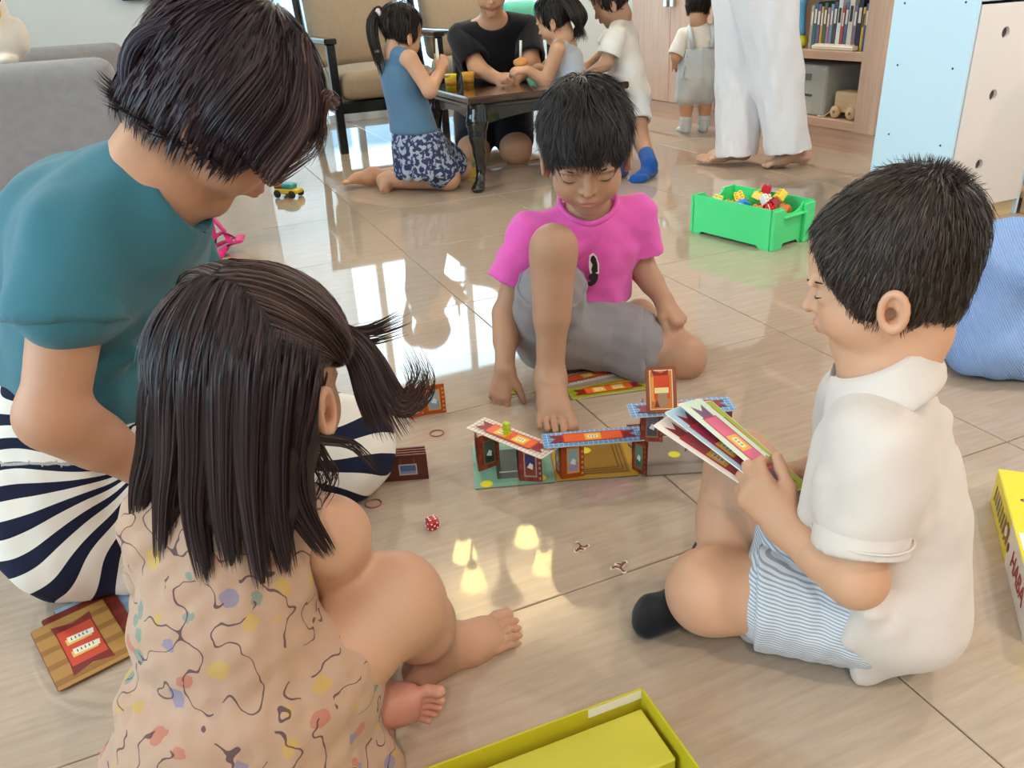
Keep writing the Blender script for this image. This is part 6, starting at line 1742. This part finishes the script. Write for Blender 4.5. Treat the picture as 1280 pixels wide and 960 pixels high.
# -- girl in the blue dress kneeling at the table
def girl_blue():
    D = 3.62
    h = Head(P(502, 40, D), nrm((.72, .62, -.33)), (0, 0, 1), .93)
    r = fig('girl in a blue sleeveless dress kneeling at the coffee table', G(530, 215))
    b = SDF(); NB = P(492, 68, D-.02); h.build(b, neck=NB, nr=.034)
    CH, BL, PV = P(500, 100, D-.02), P(512, 140, D-.02), P(522, 185, D-.03)
    RS, LS = P(512, 74, D-.1), P(492, 74, D+.1)
    b.chain([NB, CH, BL, PV], [.035, .055, .055, .065], .03); b.cone(NB, RS, .033, .032, .02).cone(NB, LS, .033, .032, .02)
    RE, RW = P(537, 113, D-.13), P(550, 90, D-.02)
    b.chain([RS, RE, RW], [.034, .03, .022], .015); hand(b, RW, P(556, 76, D)-RW, (.3, -.9, .1), .11, -1, (.8, .8, .8, .8))
    LE, LW = P(520, 110, D+.1), P(540, 95, D+.06)
    b.chain([LS, LE, LW], [.034, .03, .022], .015); hand(b, LW, P(552, 84, D+.06)-LW, (0, -.9, .3), .11, 1, (.8, .8, .8, .8))
    K1, A1 = G(560, 222, .055), G(480, 226, .04); K2, A2 = G(575, 210, .055), G(462, 222, .04)
    b.chain([PV, K1, A1], [.07, .052, .032], .02); b.chain([PV+np.array([.03, .08, 0]), K2, A2], [.07, .052, .032], .02)
    foot(b, A1, G(472, 243, 0)-A1+np.array([0, 0, -.02]), nrm(K1-A1)*-1+np.array([0, 0, -.3]), .16, 1)
    foot(b, A2, G(432, 236, 0)-A2, (.2, .1, -1), .16, 1)
    body_mesh(b, r, 'body', SK_LIGHT, h, .007, [(*hbox(h), .005)])
    s = SDF(); R = frame(nrm((.75, .66, 0)))
    s.ell(CH, (.095, .075, .1), R, .04).ell(BL, (.1, .085, .12), R, .06).ell(PV+np.array([0, 0, .03]), (.115, .105, .1), R, .06).cone(NB, RS+(NB-RS)*.25, .042, .034, .02).cone(NB, LS+(NB-LS)*.25, .042, .034, .02)
    cutz = P(522, 168, D-.1); s.cut(cutz, (0, 0, -1), .004)
    cloth(s, r, 'dress', fabric('denim_blue', '#5a7c9b', .9, 500, .3), .008, 2, lambda V: .004*vnoise(V, 7, 151))
    s = SDF(); s.ell(PV+np.array([.01, -.0, -.01]), (.12, .11, .11), R, .04).cone(PV, PV+(K1-PV)*.75, .095, .08, .04).cone(PV+np.array([.03, .06, 0]), PV+(K2-PV)*.75, .09, .08, .04)
    for k in range(14):
        a = k/14*6.283; d = R@np.array([math.cos(a), math.sin(a), 0]); s.cone(cutz*0+np.array([PV[0], PV[1], cutz[2]])+d*.09, np.array([PV[0]+.02, PV[1], cutz[2]-.17])+d*.115, .016, .022, .015)
    s.cut(cutz+np.array([0, 0, .004]), (0, 0, 1), .003)
    t = NT('speckled_navy'); n = t.noise(t.coords(), 55, 2).outputs[0]; t.set(Base_Color=t.ramp(n, [(.5, rgb('#343c62')), (.54, rgb('#a9b4c8'))]), Roughness=.9)
    cloth(s, r, 'skirt_hem', t.m, .007, 2)
    tl = [lock(h, [P(474, 16, D-.02), P(466, 28, D-.04), P(466, 45, D-.06), P(470, 62, D-.07), P(476, 82, D-.07)], 160, .02, .016, 161, .005, BLK_H)]
    tl.append(lock(h, [P(474, 16, D-.02), P(466, 28, D-.04), P(466, 45, D-.06), P(470, 62, D-.07), P(478, 95, D-.06)], 100, .014, .01, 162, .005, BLK_H))
    simple_hair(h, r, BLK_H, 160, extra=tl)
    MB().lathe([(.018, -.01), (.022, 0), (.018, .01)], 14, P(474, 17, D-.03), 0, nrm((1, .2, .5))).wbuild('hair_band', plain('pale_pink', '#e6c9d4', .6), r)
    MB().lathe([(.012, -.006), (.015, 0), (.012, .006)], 12, P(471, 64, D-.07), 0, (0, 0, 1)).wbuild('hair_band', plain('pale_band', '#d7dbe4', .6), r)
    # mint bottle in her hands
    c = P(548, 84, D+.01); bt = thing('squeeze_bottle', 'mint squeeze bottle with a long nozzle held by the kneeling girl', 'bottle', c)
    MB().lathe([(0, -.035), (.024, -.035), (.026, -.01), (.024, .02), (.012, .03)], 16).build('body', plain('mint', '#bfe3d2', .4), bt); MB().lathe([(.012, .03), (.008, .04), (.004, .11), (0, .112)], 12).build('nozzle', plain('white_plastic', '#eef0ee', .4), bt)
    # yellow box by her knees
    c = G(562, 224); yb = thing('yellow_box', 'small flat yellow box beside the kneeling girl', 'box', (c[0]+.03, c[1]+.03, 0), YAW)
    MB().bbox(-.07, .1, -.05, .09, 0, .055, .003).build('carton', plain('carton_yellow', '#c7a91f', .5), yb); MB().bbox(-.072, .102, -.052, .092, .045, .062, .002).build('lid', plain('carton_top', '#8a8a4a', .5), yb)
girl_blue()
# -- adult in black kneeling behind the table
def adult_black():
    D = 4.25
    h = Head(P(612, -22, D-.25), nrm((.05, -.85, -.5)), (0, 0, 1), 1.05)
    r = fig('person in a black T-shirt kneeling behind the coffee table', G(620, 170))
    b = SDF(); NB = P(617, 28, D-.1); h.build(b, adult=True, neck=NB, nr=.05)
    CH, BL, PV = P(617, 65, D-.02), P(617, 110, D+.08), P(617, 145, D+.12)
    RS, LS = P(577, 45, D-.05), P(660, 38, D-.05)
    b.chain([NB, CH, BL, PV], [.05, .09, .09, .1], .03); b.cone(NB, RS, .05, .048, .03).cone(NB, LS, .05, .048, .03)
    TWr = np.array(TW(1.6, 3.62, TZ+.045)); 
    RE, RW = P(597, 85, D-.18), P(618, 97, D-.3); LE, LW = P(664, 80, D-.18), P(648, 96, D-.28)
    b.chain([RS, RE, RW], [.048, .042, .03], .02); hand(b, RW, P(630, 97, D-.34)-RW, (0, -.6, .8), .16, 1, (1.1, 1.1, 1.1, 1.1), .03, (.5, .6))
    b.chain([LS, LE, LW], [.048, .042, .03], .02); hand(b, LW, P(636, 98, D-.33)-LW, (0, -.6, .8), .16, -1, (.9, .9, .9, .9), .03, (.5, .6))
    K1, K2 = G(592, 188, .07), G(645, 186, .07)
    for K, sx in ((K1, -1), (K2, 1)): b.chain([PV+np.array([sx*.09, 0, 0]), K, K+np.array([0, .42, -.01])], [.1, .075, .05], .03)
    body_mesh(b, r, 'body', SK_LIGHT, h, .009, [(*hbox(h), .006)])
    BT = fabric('black_tee', '#15151b', .9, 600, .3)
    s = SDF(); R = frame((0, -1, 0)); s.ell(CH, (.2, .13, .17), R, .05).ell(BL, (.18, .14, .16), R, .06).cone(NB+np.array([0, 0, -.03]), RS, .07, .065, .04).cone(NB+np.array([0, 0, -.03]), LS, .07, .065, .04); s.ell(NB+np.array([0, -.05, .02]), (.075, .07, .05), None, .01, 's')
    s2 = tube_cloth(RS, RS+(RE-RS)*.85, .068, .075, .012, .5); s3 = tube_cloth(LS, LS+(LE-LS)*.85, .068, .075, .012, .5)
    cloth([s, s2, s3], r, 't_shirt', BT, .01, 2, lambda V: .006*vnoise(V, 5, 171))
    s = SDF(); s.ell(PV, (.19, .15, .12), R, .04)
    for K, sx in ((K1, -1), (K2, 1)): s.cone(PV+np.array([sx*.09, 0, 0]), PV+np.array([sx*.09, 0, 0])+(K-PV-np.array([sx*.09, 0, 0]))*.7, .12, .1, .03)
    cloth(s, r, 'shorts', fabric('navy_short', '#1a1d2a', .9), .01, 2)
    simple_hair(h, r, BLK_H, 170, 2000)
    # toy figure held between the hands
    c = P(651, 80, D-.3); t_ = thing('toy_figure', 'small orange toy figure held over the table by the person in black', 'toy', c)
    s = SDF().ell((0, 0, 0), (.026, .022, .018)).ell((-.022, 0, .009), (.013, .013, .013), None, .01).ell((.022, 0, .009), (.013, .013, .013), None, .01).ell((0, 0, .018), (.016, .015, .013), None, .01); V, F = s.nets(.004); link('body', npmesh('body', V, F), plain('toy_orange', '#dd9a55', .5), t_); MB().tube([(0, 0, .02), (.004, 0, .1)], .006, 8).build('stick', plain('white_plastic', '#eef0ee', .4), t_)
adult_black()
# -- girl in the pale grey dress at the right of the table
def girl_grey():
    D = 3.92
    h = Head(P(694, 22, D), nrm((-.85, .38, -.36)), (0, 0, 1), .93)
    r = fig('little girl in a pale grey sleeveless dress standing right of the table', G(715, 200))
    b = SDF(); NB = P(704, 52, D+.01); h.build(b, neck=NB, nr=.034)
    CH, BL, PV = P(710, 85, D), P(714, 120, D), P(716, 150, D)
    LS, RS = P(697, 62, D-.11), P(712, 56, D+.11)
    b.chain([NB, CH, BL, PV], [.035, .055, .055, .06], .03); b.cone(NB, RS, .033, .03, .02).cone(NB, LS, .033, .03, .02)
    LE, LW = P(682, 103, D-.1), P(660, 88, D-.12); b.chain([LS, LE, LW], [.034, .03, .022], .015); hand(b, LW, P(648, 88, D-.13)-LW, (0, -.5, .8), .11, 1, (.7, .7, .7, .7))
    RE, RW = P(690, 95, D+.12), P(672, 85, D+.1); b.chain([RS, RE, RW], [.034, .03, .022], .015); hand(b, RW, P(662, 86, D+.08)-RW, (0, -.5, .8), .1, -1, (.7, .7, .7, .7))
    for sx, px in ((-.05, 706), (.05, 722)):
        F_ = np.array([PV[0]+sx, PV[1], .035]); b.chain([PV+np.array([sx, 0, 0]), F_+np.array([0, .01, .15]), F_], [.055, .04, .03], .02); foot(b, F_+np.array([0, 0, .0]), (-1, .3, 0), (0, 0, 1), .14, 1)
    body_mesh(b, r, 'body', SK_LIGHT, h, .007, [(*hbox(h), .005)])
    s = SDF(); R = frame(nrm((-.9, .4, 0))); s.ell(CH, (.095, .075, .1), R, .04).ell(BL, (.11, .09, .12), R, .05).ell(PV, (.13, .115, .1), R, .05).cone(NB, LS+(NB-LS)*.3, .042, .034, .02).cone(NB, RS+(NB-RS)*.3, .042, .034, .02)
    cloth(s, r, 'dress', fabric('grey_linen', '#c3c9d4', .9, 500, .4), .008, 2, lambda V: .004*vnoise(V, 8, 181))
    ex = [lock(h, [h.L(.04-.02*k, -.07, .08), h.L(.05-.025*k, -.105, .0), h.L(.05-.025*k, -.11, -.06), P(712+5*k, 50, D-.03+.02*k)], 120, .02, .012, 190+k, .005, BLK_H) for k in range(5)]
    simple_hair(h, r, BLK_H, 180, low=-.06, extra=ex)
    cb_ = P(672, 48, D+.25); s = SDF().ell((0, 0, 0), (.05, .04, .07)).ell((.01, 0, -.08), (.05, .04, .05), None, .03); V, F = s.nets(.01)
    o = thing('green_cushion', 'mint and turquoise cushion on the armchair behind the little girl', 'cushion', TW(2.22, 4.98, .47), YAW + .2)
    s = SDF().box((0, 0, .13), (.13, .05, .13), None, .05, .01); V, F = s.nets(.01); link('pad', npmesh('pad', relax(V, F, 2), F), fabric('mint_fabric', '#6fd6bd', .9), o)
    MB().tube([(-.13, 0, .02), (.13, 0, .02), (.13, 0, .24), (-.13, 0, .24)], .006, 6, 0, False, True).build('piping', fabric('turq', '#3fb6c8', .9), o)
girl_grey()
# -- boy in the white T-shirt at the right end of the table
def boy_white():
    D = 4.05
    h = Head(P(764, 0, D), nrm((-.86, .2, -.46)), (0, 0, 1), .95)
    r = fig('boy in a white T-shirt with blue socks leaning over the table', G(800, 215))
    b = SDF(); NB = P(776, 28, D); h.build(b, neck=NB, nr=.036)
    CH, BL, PV = P(777, 60, D), P(784, 95, D), P(788, 125, D+.0)
    LS, RS = P(770, 45, D-.12), P(772, 38, D+.12)
    b.chain([NB, CH, BL, PV], [.036, .06, .06, .065], .03); b.cone(NB, LS, .034, .033, .02).cone(NB, RS, .034, .033, .02)
    LE, LW = P(757, 80, D-.14), P(738, 92, D-.2); b.chain([LS, LE, LW], [.035, .03, .023], .015); hand(b, LW, P(725, 98, D-.22)-LW, (0, -.4, .9), .12, 1, (.4, .4, .4, .4))
    RE, RW = P(752, 70, D+.14), P(735, 82, D+.1); b.chain([RS, RE, RW], [.035, .03, .023], .015); hand(b, RW, P(724, 90, D+.05)-RW, (0, -.4, .9), .12, -1, (.4, .4, .4, .4))
    A1 = G(812, 205, .06); K1 = P(797, 163, 3.9); H1 = P(790, 128, D-.07); b.chain([H1, K1, A1], [.068, .046, .03], .02)
    A2 = G(775, 205, .06); K2 = P(772, 165, 3.95); H2 = P(782, 128, D+.07); b.chain([H2, K2, A2], [.068, .046, .03], .02)
    body_mesh(b, r, 'body', SK_TAN if False else (.5, .28, .18), h, .007, [(*hbox(h), .005)])
    for A, K in ((A1, K1), (A2, K2)):
        s = SDF(); foot(s, A+np.array([0, 0, -.015]), G(802, 221, 0)-G(826, 212, 0), (0, 0, 1), .17, 1, .02); s.cone(A, A+(K-A)*.28, .036, .036, .02); cloth(s, r, 'sock', fabric('royal_sock', '#1b4f9c', .9), .006, 2)
    s = SDF(); R = frame(nrm((-.95, .3, 0))); s.ell(CH, (.105, .085, .11), R, .04).ell(BL, (.105, .09, .11), R, .05).ell(PV+np.array([0, 0, .03]), (.11, .095, .06), R, .04).cone(NB, LS, .042, .04, .03).cone(NB, RS, .042, .04, .03)
    s2 = tube_cloth(LS, LS+(LE-LS)*.7, .048, .056, .01, .5); s3 = tube_cloth(RS, RS+(RE-RS)*.7, .048, .056, .01, .5)
    cloth([s, s2, s3], r, 't_shirt', fabric('white_tee', '#efeae4', .9, 500, .3), .008, 2, lambda V: .004*vnoise(V, 8, 201))
    s2 = tube_cloth(H1, H1+(K1-H1)*.75, .078, .078, .01, .6); s3 = tube_cloth(H2, H2+(K2-H2)*.75, .078, .078, .01, .6); s = SDF().ell(PV, (.11, .1, .075), R, .03)
    cloth([s, s2, s3], r, 'shorts', fabric('pale_shorts', '#dfe3e8', .9), .008, 2)
    simple_hair(h, r, BLK_H, 200)
boy_white()
# -- toddler in pale overalls at the cabinet
def toddler():
    F0 = G(868, 165); D = F0[1]
    h = Head(np.array([F0[0]-.01, D+.0, .66]), nrm((.45, .88, -.05)), (0, 0, 1), .8)
    r = fig('toddler in pale overalls and white shirt standing at the cabinet', F0)
    b = SDF(); NB = np.array([F0[0], D, .555]); h.build(b, neck=NB, nr=.036)
    PV = np.array([F0[0]-.005, D, .25]); CH = np.array([F0[0], D, .46])
    b.chain([NB, CH, PV], [.036, .06, .07], .03)
    LS, RS = CH+np.array([-.085, 0, .055]), CH+np.array([.085, .02, .055])
    LE = P(845, 70, D-.02); RE = P(895, 52, D+.04); RW = P(902, 58, D+.12)
    b.cone(NB, LS, .032, .03, .02).cone(NB, RS, .032, .03, .02); b.chain([LS, LE, LE+np.array([.02, .1, -.05])], [.032, .028, .02], .015); b.chain([RS, RE, RW], [.032, .027, .02], .015)
    hand(b, RW, (.5, .8, -.2), (0, 0, 1), .09, 1, (.3, .3, .3, .3)); hand(b, LE+np.array([.02, .1, -.05]), (.3, .8, -.3), (-.5, 0, 1), .09, -1, (.3, .3, .3, .3))
    for sx in (-1, 1):
        A = np.array([F0[0]+sx*.052, D, .05]); b.chain([PV+np.array([sx*.05, 0, 0]), A+np.array([0, 0, .1]), A], [.05, .036, .03], .02)
    body_mesh(b, r, 'body', SK_LIGHT, h, .007, [(*hbox(h), .005)])
    for sx in (-1, 1):
        A = np.array([F0[0]+sx*.052, D, .05]); s = SDF(); foot(s, A+np.array([0, 0, -.02]), (.1*sx, 1, 0), (0, 0, 1), .125, -sx, .02); s.cone(A, A+np.array([0, 0, .025]), .034, .036, .015); cloth(s, r, 'sock', fabric('pale_sock', '#cfdadf', .9), .006, 2)
    R = frame(nrm((.3, .95, 0)))
    s = SDF(); s.ell(CH+np.array([0, 0, .01]), (.098, .08, .09), R, .03).cone(NB+np.array([0, 0, -.02]), LS, .044, .042, .03).cone(NB+np.array([0, 0, -.02]), RS, .044, .042, .03)
    s2 = tube_cloth(LS, LE, .044, .05, .01, .5); s3 = tube_cloth(RS, RE, .044, .05, .01, .5); s4 = SDF().cone(NB+np.array([0, 0, -.012]), NB+np.array([0, 0, .004]), .048, .05, .01)
    cloth([s, s2, s3, s4], r, 'shirt', fabric('white_tee', '#efeae4', .9, 500, .3), .008, 2, lambda V: .003*vnoise(V, 9, 211))
    OV = fabric('pale_blue_overall', '#cdd6dc', .9, 500, .4)
    s = SDF(); s.ell(np.array([F0[0], D, .40]), (.1, .088, .1), R, .04).ell(np.array([F0[0], D, .29]), (.118, .1, .12), R, .05).ell(PV+np.array([-.05, 0, -.05]), (.064, .07, .06), None, .03).ell(PV+np.array([.05, 0, -.05]), (.064, .07, .06), None, .03)
    s.cut(np.array([F0[0], D, .475]), (0, 0, 1), .004)
    for k in range(11): x = F0[0]-.08+.016*k; s.cone((x, D-.085+abs(k-5)*.004, .45), (x*1.0+(x-F0[0])*.25, D-.098+abs(k-5)*.005, .3), .006, .007, .01)
    cloth(s, r, 'overalls', OV, .007, 2, lambda V: .003*vnoise(V, 9, 212))
    for sx in (-1, 1): MB().tube([np.array([F0[0]+sx*.05, D-.088, .455]), np.array([F0[0]+sx*.06, D-.085, .5]), np.array([F0[0]+sx*.062, D-.05, .545]), np.array([F0[0]+sx*.058, D-.01, .56])], .014, 6).wbuild('strap', OV, r)
    simple_hair(h, r, BLK_H, 210)
toddler()
# -- adult in wide white trousers
def adult_trousers():
    r = fig('adult in wide white trousers standing barefoot by the bookcase', G(945, 205))
    D = 3.72
    F1, F2 = G(915, 205), G(1000, 206)                       # two ankles on the floor
    PV = P(945, -15, D+.02)
    b = SDF(); CH = PV+np.array([0, 0, .42]); NB = CH+np.array([0, 0, .17])
    h = Head(NB+np.array([-.05, .0, .17]), nrm((-.9, .2, -.3)), (0, 0, 1), 1.04)
    h.build(b, adult=True, neck=NB, nr=.05); b.chain([NB, CH, PV], [.05, .1, .12], .04)
    A1 = np.array([F1[0]+.02, F1[1]+.02, .07]); A2 = np.array([F2[0]-.02, F2[1], .085])
    b.chain([PV+np.array([-.05, .06, 0]), A1], [.09, .035], .03); b.chain([PV+np.array([.05, -.06, 0]), A2], [.09, .035], .03)
    foot(b, A1, G(878, 207, 0)-np.array([F1[0], F1[1], 0]), (0, 0, 1), .23, 1); foot(b, A2+np.array([0, 0, -.02]), G(952, 213, 0)-np.array([F2[0]+.06, F2[1], 0]), (-.1, 0, 1), .23, -1)
    for sx in (-1, 1):
        S = CH+np.array([.03*sx, .19*sx, .12]); E = S+np.array([.02, .04*sx, -.27]); W_ = E+np.array([-.2, -.05*sx, -.02]); b.cone(NB, S, .05, .05, .03); b.chain([S, E, W_], [.05, .04, .03], .02); hand(b, W_, (-1, 0, -.2), (0, 0, 1), .17, sx, (.4, .4, .4, .4))
    body_mesh(b, r, 'body', (.62, .38, .27), h, .009, [((F1[0]-.25, F1[1]-.2, -.01), (F2[0]+.2, F1[1]+.25, .16), .005)])
    WT_ = fabric('white_linen', '#e6e3e6', .9, 400, .5, .02)
    R = frame(nrm((-.9, .3, 0)))
    parts = []
    for tp, kn, A, n in ((P(930, -14, D+.07), P(926, 100, D+.07), P(920, 196, D+.04), (0, 0, -1)), (P(956, -14, D-.05), P(970, 100, D-.04), P(986, 191, D-.08), (.1, 0, -1))):
        s = SDF(); s.chain([tp, kn, A+(A-kn)*.25], [.14, .108, .094], .03, 'u', ((0, 1, 0), .8)); s.cone(A+(kn-A)*.3, A+(A-kn)*.4, .078, .08, .004, 's', ((0, 1, 0), .8))
        for k in range(7):
            a = P(905+k*9+(0 if A[0] < F2[0]-.1 else 40), 60+k*12, D-.03); pass
        s.cut(A, n, .003); parts.append(s)
    s = SDF().ell(PV+np.array([0, 0, .06]), (.15, .17, .14), R, .04); parts.append(s)
    cloth(parts, r, 'trousers', WT_, .009, 2, lambda V: .006*vnoise(V*np.array([1, 1, .35]), 7, 221)+.0035*vnoise(V*np.array([1, 1, .7]), 15, 222))
    s = SDF().ell(CH, (.15, .2, .22), R, .05).ell(PV+np.array([0, 0, .2]), (.15, .19, .16), R, .06).cone(NB+np.array([0, 0, -.04]), CH+np.array([0, .19, .12]), .07, .07, .04).cone(NB+np.array([0, 0, -.04]), CH+np.array([0, -.19, .12]), .07, .07, .04)
    cloth(s, r, 'blouse', fabric('navy_blouse', '#20263a', .9), .014, 2)
    simple_hair(h, r, BLK_H, 220, 1500)
adult_trousers()
# -- person in blue seersucker at the right edge
def person_blue():
    r = fig('person in a light blue crinkled dress sitting at the right edge', np.array([1.5, 1.72, 0]))
    b = SDF(); PV = np.array([1.52, 1.72, .13]); CH = np.array([1.68, 1.78, .5]); NB = CH+np.array([0, 0, .16])
    h = Head(NB+np.array([-.02, -.03, .17]), nrm((-.7, -.6, -.3)), (0, 0, 1), 1.02)
    h.build(b, adult=True, neck=NB, nr=.05); b.chain([NB, CH, PV], [.05, .1, .13], .04)
    for sx, sv in ((-1, np.array([-.12, .14, .1])), (1, np.array([.12, -.14, .1]))):
        S = CH+sv; E = S+np.array([.0, -.05, -.26]); W_ = E+np.array([-.05, -.2, -.0]); b.cone(NB, S, .05, .05, .03); b.chain([S, E, W_], [.05, .04, .03], .02); hand(b, W_, (-.3, -1, -.2), (0, 0, 1), .17, sx, (.4, .4, .4, .4))
    body_mesh(b, r, 'body', SK_LIGHT, h, .01)
    t = NT('seersucker'); co = t.coords(); v = t.mapping(co, (1, 1, 1), (.3, .5, .6))
    st = t.math('SINE', t.math('MULTIPLY', t.n('ShaderNodeSeparateXYZ', i_Vector=v).outputs[0], 1500.0)); n = t.noise(co, 70, 3).outputs[0]
    t.set(Base_Color=t.mix(t.math('MULTIPLY', t.math('ADD', st, t.math('MULTIPLY', n, 1.5)), .32), rgb('#86a8e4'), rgb('#b4caf0')), Roughness=.9, Specular_IOR_Level=.2)
    t.bump(t.math('ADD', st, t.math('MULTIPLY', n, 2.0)), .5, .003)
    s = SDF(); s.ell(PV+np.array([0, 0, .06]), (.2, .2, .2), None, .05).ell(CH+np.array([0, 0, -.02]), (.17, .15, .22), None, .08).cone(NB+np.array([0, 0, -.04]), CH+np.array([-.12, .14, .1]), .07, .07, .05).cone(NB+np.array([0, 0, -.04]), CH+np.array([.12, -.14, .1]), .07, .07, .05)
    K = P(1235, 345, 1.62); s.cone(PV+np.array([-.02, -.02, .05]), K, .17, .10, .06)
    s.ell((1.28, 1.66, .1), (.3, .2, .16), None, .06).ell((1.36, 1.62, .05), (.3, .24, .07), None, .05)
    s.cone(K, G(1225, 440, .05), .11, .06, .05).cone(G(1200, 450, .03), G(1300, 455, .03), .035, .04, .05).cone(K, P(1190, 400, 1.66), .08, .05, .05)
    for a_, b_ in (((1180, 420, 1.62), (1290, 400, 1.5)), ((1215, 365, 1.6), (1290, 420, 1.47)), ((1200, 300, 1.72), (1285, 300, 1.6)), ((1190, 445, 1.55), (1290, 445, 1.46)), ((1230, 330, 1.55), (1290, 350, 1.5)), ((1180, 440, 1.58), (1215, 466, 1.51))): s.cone(P(*a_), P(*b_), .018, .014, .025)
    s.cut((0, 0, .004), (0, 0, -1), .002)
    cloth(s, r, 'dress', t.m, .007, 2, lambda V: .012*vnoise(V*np.array([1, 1, 1.6]), 4, 231)+.005*vnoise(V, 12, 232))
    simple_hair(h, r, BLK_H, 230, 1500)
person_blue()
